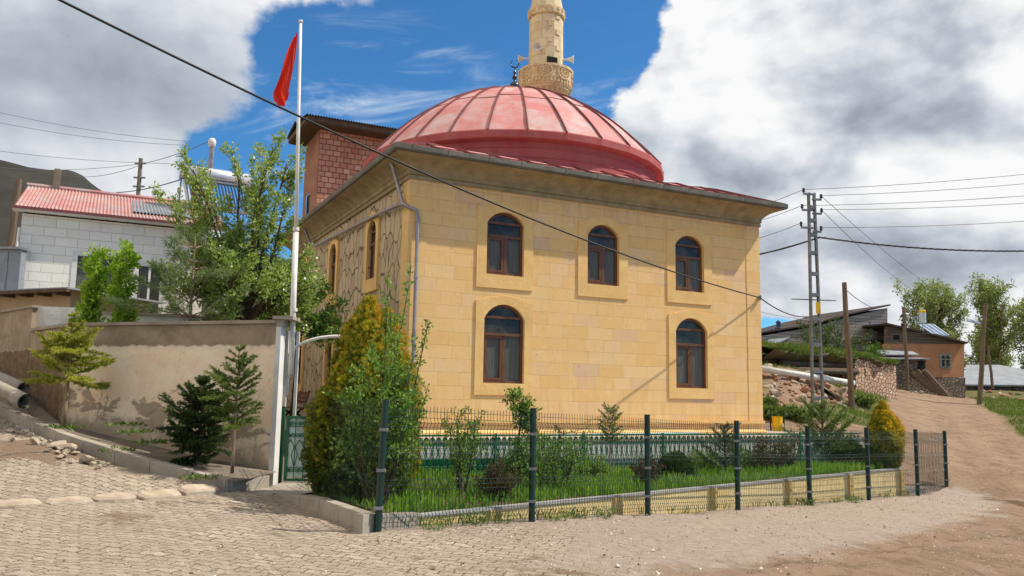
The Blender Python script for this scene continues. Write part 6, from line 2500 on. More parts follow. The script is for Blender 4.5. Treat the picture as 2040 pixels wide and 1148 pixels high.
class Tree:
    def __init__(s, name, label, cat, loc, seed, group=None):
        s.o = thing(name, label, cat, loc, 0, group)
        s.rng = np.random.default_rng(seed)
        s.wood = MB()
        s.P, s.D, s.S, s.T = [], [], [], []

    def leaves(s, pts, n, size, radius, lo=0.15, tint=0.5, var=0.22, tipd=0.6):
        r = s.rng
        for _ in range(n):
            k = lo + (1 - lo) * r.random()
            p, d = along(pts, k)
            off = unit(r.normal(0, 1, 3)) * radius * r.random() ** .6
            s.P.append(p + off)
            s.D.append(d * tipd + unit(off + 1e-6) * .8)
            s.S.append(size * r.uniform(.6, 1.25))
            s.T.append(tint + r.normal(0, var) * .7)

    def branch(s, p, d, L, r, level, spec):
        """spec: list of dicts per level: n, len, ang, up, curl; the last level carries leaves"""
        rng = s.rng
        sp = spec[level]
        pts, dd = wander(rng, p, d, L, sp.get('steps', 6), sp.get('curl', .12), sp.get('up', .05))
        n = len(pts)
        s.wood.tube(pts, [max(.0025, r * (1 - .75 * i / (n - 1))) for i in range(n)], 6 if level == 0 else 4, cap=False)
        if 'leaf' in sp:
            lf = sp['leaf']
            s.leaves(pts, max(1, int(lf['n'] * rng.uniform(.6, 1.35) * (L / sp.get('ref', L)))), lf['size'], lf['rad'], lf.get('lo', .15), lf.get('tint', .5) + rng.normal(0, .12), lf.get('var', .22))
        if level + 1 < len(spec):
            nx = spec[level + 1]
            k = nx['n']
            for i in range(k):
                f = nx.get('from', .25) + (1 - nx.get('from', .25)) * (i + rng.uniform(.2, .8)) / k
                q, dq = along(pts, min(f, .999))
                side = rng.normal(0, 1, 3)
                side -= dq * side.dot(dq)
                side = unit(side)
                a = nx.get('ang', .7) * rng.uniform(.7, 1.3)
                nd = dq * math.cos(a) + side * math.sin(a)
                s.branch(q, nd, nx['len'] * rng.uniform(.65, 1.25) * (1 - .35 * f), r * nx.get('rr', .5) * (1 - .4 * f), level + 1, spec)

    def done(s, leafmat, bark='bark', crown='crown'):
        s.wood.build('trunk', bark, s.o, smooth=True)
        if s.P:
            P, D, S = np.array(s.P), np.array(s.D), np.array(s.S)
            V = leaf_quads(P, D, S, s.rng)
            quads(crown, V, np.clip(s.T, 0, 1), leafmat, s.o)
        return s.o


def fruit_tree():
    b = at(490, 640, 17.0)
    t = Tree('fruit_tree', 'large blossoming fruit tree with upright shoots behind the plastered wall', 'tree', (b[0], b[1], 2.3), 21)
    rng = t.rng
    t.wood.tube([(0, 0, -.1), (.02, 0, .45), (-.02, .02, .95)], [.17, .13, .11], 8)
    top = np.array([-.02, .02, .9])
    spec = [dict(curl=.10, up=.10, steps=8),
            dict(n=7, len=.95, ang=.75, up=.06, curl=.14, rr=.5, **{'from': .2}),
            dict(n=6, len=.52, ang=.75, up=.05, curl=.16, rr=.5, ref=.45, leaf=dict(n=44, size=.085, rad=.12, tint=.6), **{'from': .15})]
    for i in range(8):
        a = 2 * math.pi * i / 8 + rng.uniform(-.3, .3)
        e = rng.uniform(.25, .85)
        d = (math.cos(a) * math.cos(e), math.sin(a) * math.cos(e), math.sin(e))
        t.branch(top + np.array([0, 0, rng.uniform(-.25, .05)]), d, rng.uniform(1.1, 1.55), .07, 0, spec)
    # middle leaders and long shoots that stand clear above
    sp2 = [dict(curl=.07, up=.10, steps=9), dict(n=9, len=.75, ang=.6, up=.1, curl=.12, rr=.4, ref=.6, leaf=dict(n=42, size=.082, rad=.10, tint=.65), **{'from': .22}), dict(n=4, len=.35, ang=.6, up=.06, curl=.12, rr=.5, ref=.3, leaf=dict(n=32, size=.08, rad=.08, tint=.65), **{'from': .3})]
    for dx, dy, L in ((-.30, .1, 3.5), (.06, -.1, 3.7), (.32, .15, 3.4), (-.55, -.2, 3.3), (-.08, .3, 3.6), (.5, -.1, 2.9), (-.85, .1, 3.0), (.2, -.2, 3.3), (-1.1, -.1, 2.6), (-.42, .2, 3.5)):
        t.branch(top, unit(np.array([dx, dy, 1.0])), L * .95, .042, 0, sp2)
    # low skirt on the right
    for dx in (.9, -1.0):
        t.branch(top, unit(np.array([dx, -.1, .18])), 1.2, .05, 0, spec)
    o = t.done('leaf_fruit')
    # white blossom clusters
    idx = rng.choice(len(t.P), 300, replace=False)
    Pb = np.repeat(np.array(t.P)[idx], 3, 0) + rng.normal(0, .02, (900, 3))
    quads('blossom', leaf_quads(Pb, rng.normal(0, 1, (900, 3)), rng.uniform(.04, .07, 900), rng, 0.9), np.ones(900), 'blossom_white', o)


fruit_tree()


def sapling(label, px, Y, H, wd, seed, stems):
    b = at(px, 640, Y)
    t = Tree('sapling', label, 'tree', (b[0], b[1], 2.3), seed, 'bright saplings behind the wall')
    for i in range(stems):
        a = t.rng.uniform(0, 6.28)
        d = unit(np.array([.09 * math.cos(a), .09 * math.sin(a), 1]))
        spec = [dict(curl=.05, up=.03, steps=10), dict(n=17, len=wd, ang=.8, up=.16, curl=.12, rr=.4, ref=wd * .8, leaf=dict(n=34, size=.105, rad=.10, tint=.55), **{'from': .2}), dict(n=3, len=wd * .5, ang=.8, up=.06, curl=.12, rr=.5, ref=wd * .4, leaf=dict(n=20, size=.10, rad=.09, tint=.6), **{'from': .3})]
        t.branch((.12 * (i - .5), 0, -.05), d, H * t.rng.uniform(.85, 1.0), .03, 0, spec)
    t.done('leaf_bright', 'pale_bark')


sapling('bright green sapling with loose broad leaves, left of two by the window', 176, 16.6, 2.0, .40, 31, 2)
sapling('taller bright green sapling, right of two before the white house window', 240, 16.9, 2.35, .32, 32, 2)


def conifer(name, label, loc, seed, H, R, whorls, per, needles, nsize, mat, droop=-.1, cat='tree', tintb=.5, trunk=.05, top_tilt=(0, 0), bark='bark', base=.12, group=None, prof=None, jag=.25, bare=0.0, twig=.3, nwid=.22, wild=.12):
    o = thing(name, label, cat, loc, 0, group)
    rng = np.random.default_rng(seed)
    m = MB()
    tp = [np.array([top_tilt[0] * (k / 6) ** 2, top_tilt[1] * (k / 6) ** 2, H * k / 6]) for k in range(7)]
    m.tube(tp, [trunk * (1 - .85 * k / 6) for k in range(7)], 7)
    P, D, S, T = [], [], [], []
    for w_ in range(whorls):
        f = base + (1 - base) * (w_ + rng.uniform(-.3, .3)) / whorls
        f = min(max(f, base), .985)
        c, _ = along(tp, f)
        rad_ = R * (prof(f) if prof else (1 - f) ** .8 + .06)
        k = per + rng.integers(-1, 2)
        a0 = rng.uniform(0, 6.28)
        for i in range(k):
            a = a0 + 2 * math.pi * i / k + rng.uniform(-.3, .3)
            if rng.random() < jag * .45:
                continue
            L = rad_ * rng.uniform(1 - jag, 1 + jag) * (1.25 if rng.random() < .12 else 1.0)
            if L < .05:
                L = .05
            d = np.array([math.cos(a), math.sin(a), droop + .5 * f + rng.uniform(-.1, .15) + rng.normal(0, wild)])
            pts, _ = wander(rng, c, unit(d), L, 5, .07, .04)
            m.tube(pts, [max(.003, trunk * .28 * (1 - .8 * j / 5)) for j in range(6)], 4, cap=False)
            nt = max(2, int(L / .085))
            tw = [(pts, 1.0)]
            for j in range(nt):
                q, dq = along(pts, .2 + .8 * (j + .5) / nt)
                for sg in (-1, 1):
                    sd = np.cross(dq, [0, 0, 1.0]) * sg
                    td = unit(dq * .8 + sd * .8 + rng.normal(0, .15, 3))
                    tl = L * twig * (1 - .55 * (j + .5) / nt) * rng.uniform(.6, 1.2)
                    tp2 = [q, q + td * tl * .5, q + td * tl + np.array([0, 0, -.05 * tl])]
                    tw.append((tp2, .8))
            tb = tintb + rng.normal(0, .12)
            for (ps, dens) in tw:
                Lp = sum(np.linalg.norm(ps[j + 1] - ps[j]) for j in range(len(ps) - 1))
                nn = int(needles * Lp * dens * rng.uniform(.7, 1.2)) + 1
                for _ in range(nn):
                    kf = rng.random()
                    if kf < bare:
                        continue
                    q, dq = along(ps, kf)
                    P.append(q)
                    D.append(dq * .9 + rng.normal(0, .55, 3) + np.array([0, 0, .15]))
                    S.append(nsize * rng.uniform(.6, 1.2))
                    T.append(tb + .25 * (kf - .5) + rng.normal(0, .14))
    m.build('trunk', bark, o, smooth=True)
    V = leaf_quads(np.array(P), np.array(D), np.array(S), rng, width=nwid, spread=.15)
    quads('crown', V, np.clip(T, 0, 1), mat, o)
    return o


pb = at(378, 640, 16.1)
conifer('pine_tree', 'young pine with sparse whorled branches between the saplings and the fruit tree', (pb[0], pb[1], 2.3), 41, 2.35, 1.05, 8, 5, 300, .13, 'needle_pine', droop=.0, nwid=.09, wild=.25, trunk=.05, bark='pale_bark', prof=lambda f: .95 if f < .55 else 1.0 - (f - .55) * 1.7, jag=.4, bare=.62, twig=.24, base=.22)
# little conifers before the old wall
kb = at(128, 838, 14.4)
conifer('cedar_sapling', 'yellow-green cedar sapling with a bare stem near the cement pipes', (kb[0], kb[1], kb[2] - .1), 43, 2.0, .50, 12, 6, 420, .05, 'needle_yellow', droop=-.1, wild=.32, trunk=.045, base=.40, tintb=.6, prof=lambda f: 1.1 if f < .68 else max(.14, 1.1 - (f - .68) * 5.2), jag=.5, bark='pale_bark', twig=.42)
kb = at(396, 905, 13.6)
conifer('spruce_bush', 'dark dense low spruce against the plastered wall', (kb[0], kb[1], kb[2] - .12), 44, 1.4, .56, 14, 9, 420, .05, 'needle_spruce', droop=.0, wild=.25, trunk=.03, base=.03, tintb=.42, jag=.4, twig=.42, prof=lambda f: .85 if f < .5 else .85 - (f - .5) * 1.62)
kb = at(463, 930, 13.0)
conifer('fir_sapling', 'slender fir sapling with a bare trunk beside the dark spruce', (kb[0], kb[1], kb[2] - .1), 45, 1.98, .36, 13, 6, 420, .045, 'needle_light', droop=.0, wild=.3, trunk=.03, base=.36, tintb=.5, jag=.6, twig=.42, bark='pale_bark', prof=lambda f: 1.0 if f < .6 else 1.05 - (f - .6) * 2.2)


def thuja(label, loc, H, R, seed, n, ylo=0.0, group=None, leaders=None):
    """golden thuja: upright flat sprays packed round several leaders"""
    o = thing('thuja', label, 'shrub', loc, 0, group)
    rng = np.random.default_rng(seed)
    m = MB()
    m.tube([(0, 0, -.1), (0, 0, H * .8)], [.06, .01], 6)
    for i in range(5):
        a = i * 1.26
        m.tube([(0, 0, .1), (.3 * R * math.cos(a), .3 * R * math.sin(a), H * .4), (.4 * R * math.cos(a), .4 * R * math.sin(a), H * .7)], [.03, .02, .006], 5)
    m.build('trunk', 'bark', o)
    leaders = leaders or [(0, 0, 1.0, 1.0)]
    V, T = [], []
    for (lx, ly, lh, lr) in leaders:
        k = int(n * lr * lh)
        for _ in range(k):
            f = rng.random() ** .85
            a = rng.uniform(0, 6.28)
            pr = max(.02, math.sin(math.pi * (f * .92 + .06))) ** .55
            lump = 1 + .13 * math.sin(a * 3 + f * 9 + seed + lx * 9) + .12 * math.sin(a * 7 - f * 23) + .07 * math.sin(a * 13 + f * 47)
            dp = 1.06 - .45 * rng.random() ** 1.6
            r = R * lr * max(.03, pr) * lump * dp
            base = np.array([lx * R + r * math.cos(a), ly * R + r * math.sin(a), .03 + f * H * lh])
            out = np.array([math.cos(a), math.sin(a), 0])
            up = unit(np.array([0, 0, 1.0]) + out * .28 + rng.normal(0, .14, 3))
            sd = unit(np.cross(up, out * rng.uniform(.2, 1) + rng.normal(0, .7, 3)))
            s = rng.uniform(.035, .085)
            side = math.cos(a - .2)  # sun-facing sprays tinted yellower: sunlight put into the leaf colour
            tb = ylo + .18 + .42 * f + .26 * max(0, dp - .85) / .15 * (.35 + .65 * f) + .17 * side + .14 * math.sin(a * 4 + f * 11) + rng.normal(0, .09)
            for j in range(4):
                t_ = (j - 1.5) / 1.5
                dd = unit(up + sd * t_ * .55)
                w_ = sd * s * .12
                b0 = base + sd * t_ * s * .12
                V.append([b0, b0 + dd * s * .55 + w_, b0 + dd * s * rng.uniform(.85, 1.2), b0 + dd * s * .55 - w_])
                T.append(tb + (.12 if j in (1, 2) else 0))
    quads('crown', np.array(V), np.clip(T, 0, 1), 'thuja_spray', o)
    return o


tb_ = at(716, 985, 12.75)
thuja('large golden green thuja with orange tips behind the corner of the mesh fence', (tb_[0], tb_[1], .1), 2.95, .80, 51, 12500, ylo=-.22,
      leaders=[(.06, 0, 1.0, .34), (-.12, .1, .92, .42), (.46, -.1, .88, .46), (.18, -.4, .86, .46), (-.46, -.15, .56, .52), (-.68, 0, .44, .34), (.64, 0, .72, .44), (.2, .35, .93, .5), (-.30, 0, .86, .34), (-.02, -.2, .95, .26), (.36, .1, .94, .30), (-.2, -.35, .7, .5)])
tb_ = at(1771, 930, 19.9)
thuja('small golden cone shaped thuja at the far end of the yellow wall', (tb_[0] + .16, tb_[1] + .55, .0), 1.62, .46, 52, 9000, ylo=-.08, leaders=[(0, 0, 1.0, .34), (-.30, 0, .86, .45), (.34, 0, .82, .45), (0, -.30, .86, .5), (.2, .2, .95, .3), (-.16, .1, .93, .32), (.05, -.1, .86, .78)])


def bush(name, label, loc, seed, H, W, stems, mat, leaf=.06, dens=1.0, lean=.5, upness=.12, group=None, tint=.5, cat='shrub', bark='bark', sub=7):
    t = Tree(name, label, cat, loc, seed, group)
    for i in range(stems):
        a = 2 * math.pi * i / stems + t.rng.uniform(-.4, .4)
        e = lean * t.rng.uniform(.3, 1.0)
        d = unit(np.array([math.cos(a) * e, math.sin(a) * e, 1]))
        spec = [dict(curl=.09, up=upness * .4, steps=7, ref=H, leaf=dict(n=int(40 * dens), size=leaf, rad=W * .1, lo=.25, tint=tint)),
                dict(n=sub, len=W * .62, ang=.85, up=upness, curl=.14, rr=.45, ref=W * .5, leaf=dict(n=int(34 * dens), size=leaf, rad=W * .09, tint=tint), **{'from': .18}),
                dict(n=3, len=W * .32, ang=.8, up=upness, curl=.14, rr=.5, ref=W * .25, leaf=dict(n=int(17 * dens), size=leaf * .95, rad=W * .07, tint=tint + .06), **{'from': .25})]
        t.branch((.04 * math.cos(a), .04 * math.sin(a), -.05), d, H * t.rng.uniform(.75, 1.02), .02 + H * .006, 0, spec)
    t.done(mat, bark)
    return t.o


# leafy shrub with long shoots before the thuja
sb = at(752, 1000, 11.75)
t = Tree('leafy_shrub', 'tall leafy shrub with long straggling shoots in front of the golden thuja', 'shrub', (sb[0], sb[1], .12), 61)
spec = [dict(curl=.07, up=.05, steps=9, ref=2, leaf=dict(n=70, size=.07, rad=.09, lo=.2, tint=.62)), dict(n=10, len=.5, ang=.8, up=.10, curl=.14, rr=.45, ref=.45, leaf=dict(n=40, size=.07, rad=.07, tint=.64), **{'from': .2}), dict(n=3, len=.25, ang=.8, up=.1, curl=.1, rr=.5, ref=.2, leaf=dict(n=14, size=.07, rad=.05, tint=.55), **{'from': .3})]
for i, (dx, dy, L) in enumerate(((-.25, .0, 2.0), (.1, -.2, 2.1), (.32, .1, 1.8), (-.1, .25, 2.2), (.2, .2, 1.9), (-.4, -.2, 1.5), (.45, -.15, 1.3))):
    t.branch((dx * .2, dy * .2, -.05), unit(np.array([dx, dy, 1.0])), L, .022, 0, spec)
shoot = [dict(curl=.045, up=.03, steps=12, ref=2, leaf=dict(n=90, size=.07, rad=.05, lo=.3, tint=.55)), dict(n=9, len=.22, ang=.8, up=.1, curl=.1, rr=.4, ref=.2, leaf=dict(n=14, size=.065, rad=.04, tint=.6), **{'from': .3})]
for (px, py) in ((752, 508), (768, 560), (870, 640), (832, 640), (872, 700), (882, 780), (795, 610)):
    tip = at(px, py, 11.75) - np.array([sb[0], sb[1], .12])
    L = np.linalg.norm(tip) * 1.02
    d = unit(tip + np.array([0, 0, .12 if px < 800 else .25]))
    t.branch((0, 0, 0), d, L, .018, 0, shoot if px < 860 or py > 700 else shoot)
t.done('leaf_bush', 'bark')


def gard_at(px, py, off):
    """a spot in the garden: the ground point at this distance behind the fence line"""
    d = ray(px, py)
    n = np.array([FN[0], FN[1]])
    s = (n @ FA + off) / (n @ d[:2])
    return (d[0] * s, d[1] * s, .05)


def hgt(loc, py):
    """height that reaches the given line of sight"""
    Y = loc[1]
    d = ray(1020 + loc[0] / Y * FPX, py)
    return CZ + d[2] * Y / d[1] - loc[2]


l_ = gard_at(918, 950, 1.9)
bush('fir_like_shrub', 'light green twiggy shrub left of the round headed bush', l_, 71, hgt(l_, 822), .8, 4, 'leaf_bush', .05, 1.0, .35, .15, tint=.55)
l_ = gard_at(1035, 950, 1.9)
t = Tree('standard_shrub', 'round headed leafy shrub before the lower left mosque window', 'shrub', l_, 72)
H_ = hgt(l_, 775)
t.wood.tube([(0, 0, -.1), (-.03, 0, H_ * .5), (.03, 0, H_ * .8)], [.03, .022, .015], 6)
for (cx, cz, n_, L_) in ((0, .78, 18, .30), (-.12, .92, 8, .2), (.1, .6, 12, .28), (.05, .36, 14, .36), (-.1, .2, 12, .4)):
    for i in range(n_):
        d = unit(t.rng.normal(0, 1, 3) + np.array([0, 0, .3]))
        t.branch((cx, 0, H_ * cz), d, L_ * t.rng.uniform(.7, 1.2), .008, 0, [dict(curl=.12, up=.06, steps=4, ref=.3, leaf=dict(n=52, size=.06, rad=.07, lo=.2, tint=.5))])
t.done('leaf_bush')
l_ = gard_at(985, 965, 1.2)
bush('red_shrub', 'small reddish shrub in the grass before the green railing', l_, 73, .55, .5, 5, 'leaf_red', .045, .8, .8, .1)
l_ = gard_at(1108, 955, 1.6)
bush('green_shrub', 'broad mid green shrub behind the second fence post', l_, 74, hgt(l_, 870), .95, 7, 'leaf_bush', .055, .9, .8, .08, tint=.45)
l_ = gard_at(1215, 955, 2.6)
conifer('fir_sapling', 'thin fir sapling rising above the railing between two fence posts', l_, 75, hgt(l_, 812), .26, 9, 5, 210, .045, 'needle_light', droop=.2, trunk=.02, base=.5, tintb=.45, bark='pale_bark', prof=lambda f: 1.0 if f < .75 else 1.3 - (f - .75) * 3.2)
l_ = gard_at(1100, 900, 2.8)
bush('thin_shrub', 'thin sapling top showing above the green railing', l_, 76, hgt(l_, 838), .3, 2, 'leaf_red', .05, .5, .1, .1, tint=.6)


def globe(label, loc, R, seed, group=None):
    o = thing('globe_conifer', label, 'shrub', loc, 0, group)
    rng = np.random.default_rng(seed)
    m = MB()
    m.tube([(0, 0, -.1), (0, 0, R)], [.03, .02], 6)
    m.build('trunk', 'bark', o)
    n = 5200
    d = unit(rng.normal(0, 1, (n, 3)))
    d[:, 2] = np.abs(d[:, 2]) * 1.15 - .35
    r = R * (1 - .4 * rng.random(n) ** 2) * (1 + .08 * np.sin(d[:, 0] * 7) * np.sin(d[:, 1] * 6 + 1))
    P = d * r[:, None] + np.array([0, 0, R * .55])
    P = P * np.array([1, 1, 1.15])
    V = leaf_quads(P, d * .7 + np.array([0, 0, .6]), rng.uniform(.05, .10, n), rng, .22, .35)
    quads('crown', V, np.clip(rng.normal(.45, .2, n), 0, 1), 'leaf_dark', o)


l_ = gard_at(1345, 950, 1.5)
globe('dark round clipped conifer in the grass behind the third fence post', l_, .34, 81)
l_ = gard_at(1285, 965, 1.1)
bush('red_shrub', 'reddish shrub behind the third fence post beside the dark round conifer', l_, 82, .5, .45, 5, 'leaf_red', .045, .8, .7, .1)
l_ = gard_at(1445, 945, 1.6)
conifer('spruce_sapling', 'open spreading spruce sapling behind the fourth fence post', l_, 83, hgt(l_, 845), .62, 10, 6, 130, .05, 'needle_spruce', droop=.35, trunk=.03, base=.12, tintb=.5, jag=.4, twig=.35)
l_ = gard_at(1545, 940, 1.5)
bush('red_shrub', 'broad rusty leaved shrub between the fourth and fifth fence posts', l_, 84, .68, .75, 7, 'leaf_red', .05, .9, .8, .1, tint=.6)
l_ = gard_at(1640, 930, 2.1)
conifer('spruce_sapling', 'wide open spruce sapling spreading over the fence behind the fifth post', l_, 85, hgt(l_, 800), 1.05, 10, 7, 120, .06, 'needle_light', droop=.45, trunk=.035, base=.1, tintb=.45, jag=.4, twig=.3)
l_ = gard_at(1690, 925, 1.5)
globe('dark round conifer near the golden cone thuja', l_, .42, 86)
l_ = gard_at(1745, 930, 1.3)
bush('green_shrub', 'leafy green shrub at the foot of the golden cone thuja', l_, 87, .7, .6, 5, 'leaf_bush', .05, .8, .5, .1, tint=.35)
for i, (px, lab) in enumerate(((1180, 'low leafy plant in the grass before the white terrace wall'), (1500, 'low leafy plant before the railing beyond the spruce sapling'), (1400, 'low leafy plant just past the dark round conifer'))):
    l_ = gard_at(px, 950, 2.3)
    bush('low_plant', lab, l_, 90 + i, .45, .45, 6, 'leaf_bush', .05, .7, .9, .06, tint=.6)

# bush by the timber barn, and the shrub at its door
q = at(1648, 712, 50)
bush('barn_bush', 'dark rounded bush growing against the timber barn behind the lattice pole', (q[0], q[1], q[2] - .8), 101, 3.0, 2.1, 11, 'leaf_dark', .13, .9, .85, .06, tint=.55)
q = at(1745, 712, 52)
bush('barn_shrub', 'low pale shrub and sticks below the barn door', (q[0], q[1], q[2] - .5), 102, 1.2, 1.0, 8, 'leaf_bush', .10, .5, .6, .1, tint=.4)
for i, (px, py, Y, sc) in enumerate(((1570, 828, 30, .32), (1530, 812, 30.5, .45), (1720, 812, 37, .35), (1600, 832, 29.5, .3), (1540, 828, 29.5, .4))):
    q = at(px, py, Y)
    lab = ('leafy weed clump low on the rubble bank nearest the litter bin', 'dark leafy weed clump beside the mosque corner on the bank', 'leafy weed clump below the stone hut wall', 'leafy weed clump beside the lattice pole foot', 'leafy weed clump at the bottom of the bank next to the mosque corner')[i]
    bush('weed_clump', lab, (q[0], q[1], gz(q[0], q[1])), 110 + i, sc, sc * 1.5, 9, 'weed_leaf', .12, .55, 1.3, .05, group='weed clumps on the bank', tint=.35, sub=5)


def poplar(label, px, top, base, Y, wd, seed, stems, lean=.12):
    b = at(px, base, Y)
    t = Tree('poplar', label, 'tree', (b[0], b[1], b[2]), seed, 'poplars beyond the houses')
    H = at(px, top, Y)[2] - b[2]
    for i in range(stems):
        a = t.rng.uniform(0, 6.28)
        d = unit(np.array([lean * math.cos(a) + .05, lean * math.sin(a), 1]))
        spec = [dict(curl=.04, up=.05, steps=10), dict(n=16, len=wd, ang=.62, up=.09, curl=.1, rr=.45, **{'from': .12}), dict(n=6, len=wd * .5, ang=.6, up=.1, curl=.12, rr=.5, ref=wd * .4, leaf=dict(n=44, size=.24, rad=.32, tint=.5), **{'from': .15})]
        t.branch((t.rng.uniform(-1, 1) * wd * .35, t.rng.uniform(-.5, .5), 0), d, H * t.rng.uniform(.78, 1.0), .16, 0, spec)
    t.done('leaf_poplar', 'pale_bark')


poplar('pale green poplar clump rising behind the village house roof', 1862, 572, 790, 74, 3.0, 121, 5)
poplar('tall airy poplar behind the lamp pole at the end of the road', 1995, 570, 800, 78, 2.8, 122, 4, .10)
poplar('poplar partly out of view beyond the lamp pole', 2065, 580, 800, 74, 2.8, 123, 3)
poplar('distant poplar seen low between the house and the lamp pole', 1968, 655, 800, 84, 2.0, 124, 2)

# little trees low at the mosque's shaded side, by the fruit tree
q = at(640, 640, 19)
t = Tree('side_tree', 'leafy low tree drooping over the yard at the shaded mosque wall', 'tree', (q[0] - .55, q[1], .7), 131)
t.wood.tube([(0, 0, -.1), (.05, 0, 1.4), (.0, 0, 2.5)], [.08, .06, .05], 7)
for i in range(9):
    d = unit(np.array([t.rng.uniform(-.3, 1.1), t.rng.uniform(-.7, .5), t.rng.uniform(-.25, .45)]))
    t.branch((0, 0, t.rng.uniform(2.3, 2.9)), d, t.rng.uniform(.8, 1.35), .03, 0, [dict(curl=.1, up=.02, steps=6), dict(n=7, len=.5, ang=.8, up=.0, curl=.14, rr=.5, ref=.4, leaf=dict(n=44, size=.10, rad=.10, tint=.6), **{'from': .25})])
t.done('leaf_bush')


# grass: blades over beds and banks
def blades(P, h, w_, rng, lean=.35):
    n = len(P)
    a = rng.uniform(0, 6.28, n)
    d = unit(np.stack([np.cos(a) * lean * rng.random(n), np.sin(a) * lean * rng.random(n), np.ones(n)], 1))
    s = np.stack([np.cos(a + 1.57), np.sin(a + 1.57), np.zeros(n)], 1)
    H = (h * rng.uniform(.5, 1.2, n))[:, None]
    bend = np.stack([np.cos(a), np.sin(a), np.zeros(n)], 1) * H * .3 * rng.random(n)[:, None]
    return np.stack([P - s * w_, P + s * w_, P + d * H * .6 + s * w_ * .7, P + d * H + bend], 1)


def grass(name, label, poly_or_fn, n, h, w_, seed, box, zf, dens=None, tint=.45, mat='grass_blade'):
    rng = np.random.default_rng(seed)
    x = rng.uniform(box[0], box[2], n * 3)
    y = rng.uniform(box[1], box[3], n * 3)
    keep = poly_or_fn(x, y)
    clump = .5 + .5 * np.sin(x * 2.1 + 1.7 * np.sin(y * 1.3)) * np.sin(y * 2.7 + x)
    keep &= rng.random(len(x)) < (.25 + .75 * clump)
    x, y = x[keep][:n], y[keep][:n]
    z = zf(x, y)
    V = blades(np.stack([x, y, z], 1), h * (.6 + .6 * clump[keep][:n]), w_, rng)
    o = quads(name, V, np.clip(rng.normal(tint, .2, len(x)) + .15 * (clump[keep][:n] - .5), 0, 1), mat)
    return tag(o, label, 'grass', kind='stuff')


gpoly = [(p[0], p[1], 0) for p in gard]
grass('grass', 'lush green grass filling the garden bed behind the mesh fence', lambda x, y: inside(x, y, gpoly), 34000, .20, .007, 201, (-3.4, 10.2, 13, 23), lambda x, y: np.full(x.shape, .05), tint=.55, mat='garden_grass')
bank = lambda x, y: (np.clip((y - 27.0) / 3, 0, 1) * np.clip((polyline_dist(x, y, [at(2010, 990, 20), at(1960, 930, 24), at(1890, 860, 34), at(1870, 812, 48), at(1858, 793, 58), (28, 75)]) - np.where(y > 30, 1.9, 6.0)) / 1.0, 0, 1) > .6) & (~inside(x, y, [at(1505, 715, 37), at(1620, 725, 38), at(1712, 785, 38.5), at(1690, 808, 36), at(1640, 812, 33.5), at(1590, 812, 31.5), at(1510, 770, 31)]))
grass('grass', 'rough grass on the banks beside the dirt road', bank, 46000, .17, .016, 202, (6.5, 27, 34, 58), lambda x, y: ground_z(x, y) - .01, tint=.5)
gr_roof = lambda x, y: np.ones(x.shape, bool)
hz = hut.matrix_basis
rng = np.random.default_rng(7)
n = 9000
lx, ly = rng.uniform(-6.8, hl, n), -.2 + 4.2 * rng.random(n) ** 1.7
zt = np.array([turf_z(x, y) for x, y in zip(lx, ly)])
ca, sa = math.cos(hut.rotation_euler.z), math.sin(hut.rotation_euler.z)
V = blades(np.stack([h0[0] + lx * ca - ly * sa, h0[1] + lx * sa + ly * ca, zt - .03], 1), np.full(n, .30), .02, rng)
tag(quads('grass', V, np.clip(rng.normal(.5, .2, n), 0, 1), 'grass_blade'), 'turf growing over the stone hut and the bank top', 'grass', kind='stuff')
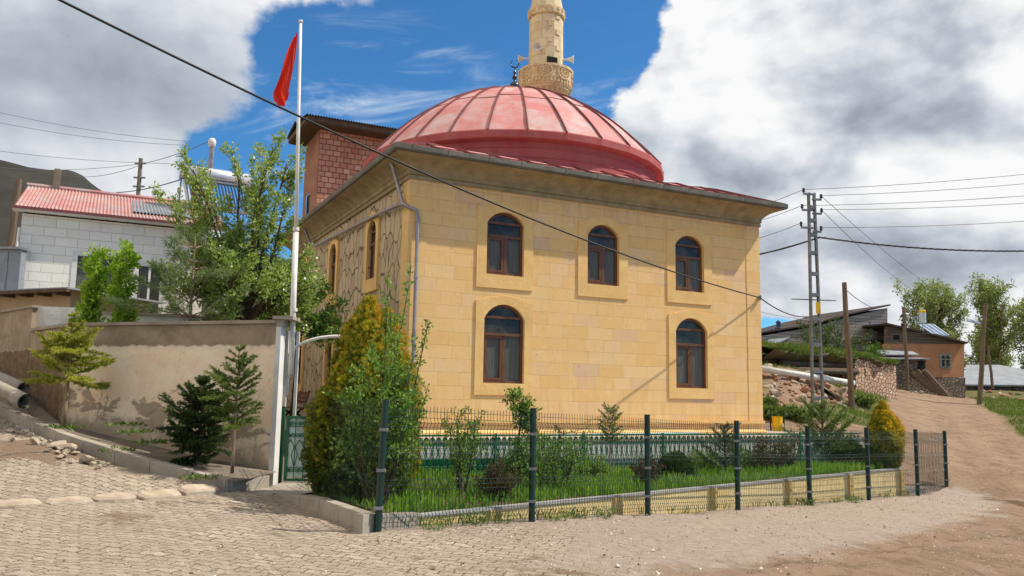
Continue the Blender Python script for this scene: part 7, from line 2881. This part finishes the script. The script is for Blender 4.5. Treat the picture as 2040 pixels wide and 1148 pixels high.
# weeds along the fence foot, thin and broken
rng = np.random.default_rng(8)
tt = rng.uniform(.3, 15.0, 520)
tt = tt[(np.sin(tt * 2.3) + np.sin(tt * 5.1 + 1)) > rng.uniform(-1.2, 1.4, 520)]
oo = rng.normal(.12, .10, len(tt))
xx, yy = FA[0] + FD[0] * tt + FN[0] * oo, FA[1] + FD[1] * tt + FN[1] * oo
V = blades(np.stack([xx, yy, ground_z(xx, yy)], 1), np.full(len(xx), .16), .006, rng, .6)
tag(quads('grass', V, np.clip(rng.normal(.5, .2, len(xx)), 0, 1), 'grass_blade'), 'thin weeds and grass along the foot of the mesh fence', 'grass', kind='stuff')
G6 = 'weed tufts at the fence foot'
WL = {845: 'spreading weed tuft just right of the corner fence post', 948: 'bright leafy weed tuft standing out from the yellow wall', 1100: 'weed tuft at the foot of the second fence post', 1155: 'low weed tuft on the gravel just past the second fence post', 1195: 'small weed tuft before the third fence post', 1622: 'tall grassy weed tuft at the foot of the fifth fence post', 1690: 'weed tuft between the fifth and sixth fence posts', 1000: 'low weed tuft between the corner post and the second post'}
for i, (px, lab) in enumerate(WL.items()):
    t_ = np.interp(px, [752, 1068, 1300, 1480, 1622, 1733, 1827], [0, 2.52, 5.04, 7.56, 10.08, 12.6, 15.1])
    p = fpt(t_, .05 if i % 2 else -.12)
    o = thing('weed_tuft', lab, 'weed', (p[0], p[1], gz(p[0], p[1])), 0, G6)
    n = 150
    a = rng.uniform(0, 6.28, n)
    r_ = .14 * rng.random(n)
    P = np.stack([r_ * np.cos(a), r_ * np.sin(a), np.zeros(n)], 1)
    D = np.stack([np.cos(a) * .7, np.sin(a) * .7, np.ones(n)], 1)
    k = rng.integers(0, 4, n)
    P2 = P + D * (k[:, None] * .035)
    V = leaf_quads(P2, D, rng.uniform(.03, .07, n) * (1.3 if px in (948, 1622) else 1), rng, .3, .5)
    quads('leaves', V, np.clip(rng.normal(.5, .2, n), 0, 1), 'weed_leaf', o)
G7 = 'weed tufts along the kerb'
for i, (px, py, Y, lab) in enumerate(((250, 845, 14.3, 'weed tuft at the wall foot beside the cedar trunk'), (235, 895, 13.45, 'weed tuft growing out of the kerb edge'), (270, 860, 14.0, 'flat weed tuft midway along the pavement'), (300, 880, 13.6, 'weed tuft on the pavement before the dark spruce'), (130, 850, 14.2, 'low weed tuft at the cedar sapling foot'), (400, 950, 12.5, 'small weed tuft under the kerb near the stone strip'))):
    q = at(px, py, Y)
    o = thing('weed_tuft', lab, 'weed', (q[0], q[1], q[2] - .02), 0, G7)
    n = 130
    a = rng.uniform(0, 6.28, n)
    r_ = .28 * rng.random(n) ** .7
    P = np.stack([r_ * np.cos(a), r_ * np.sin(a), np.zeros(n)], 1)
    D = np.stack([np.cos(a) * .9, np.sin(a) * .9, np.full(n, .7)], 1)
    V = leaf_quads(P, D, rng.uniform(.04, .10, n), rng, .35, .5)
    quads('leaves', V, np.clip(rng.normal(.4, .2, n), 0, 1), 'weed_leaf', o)
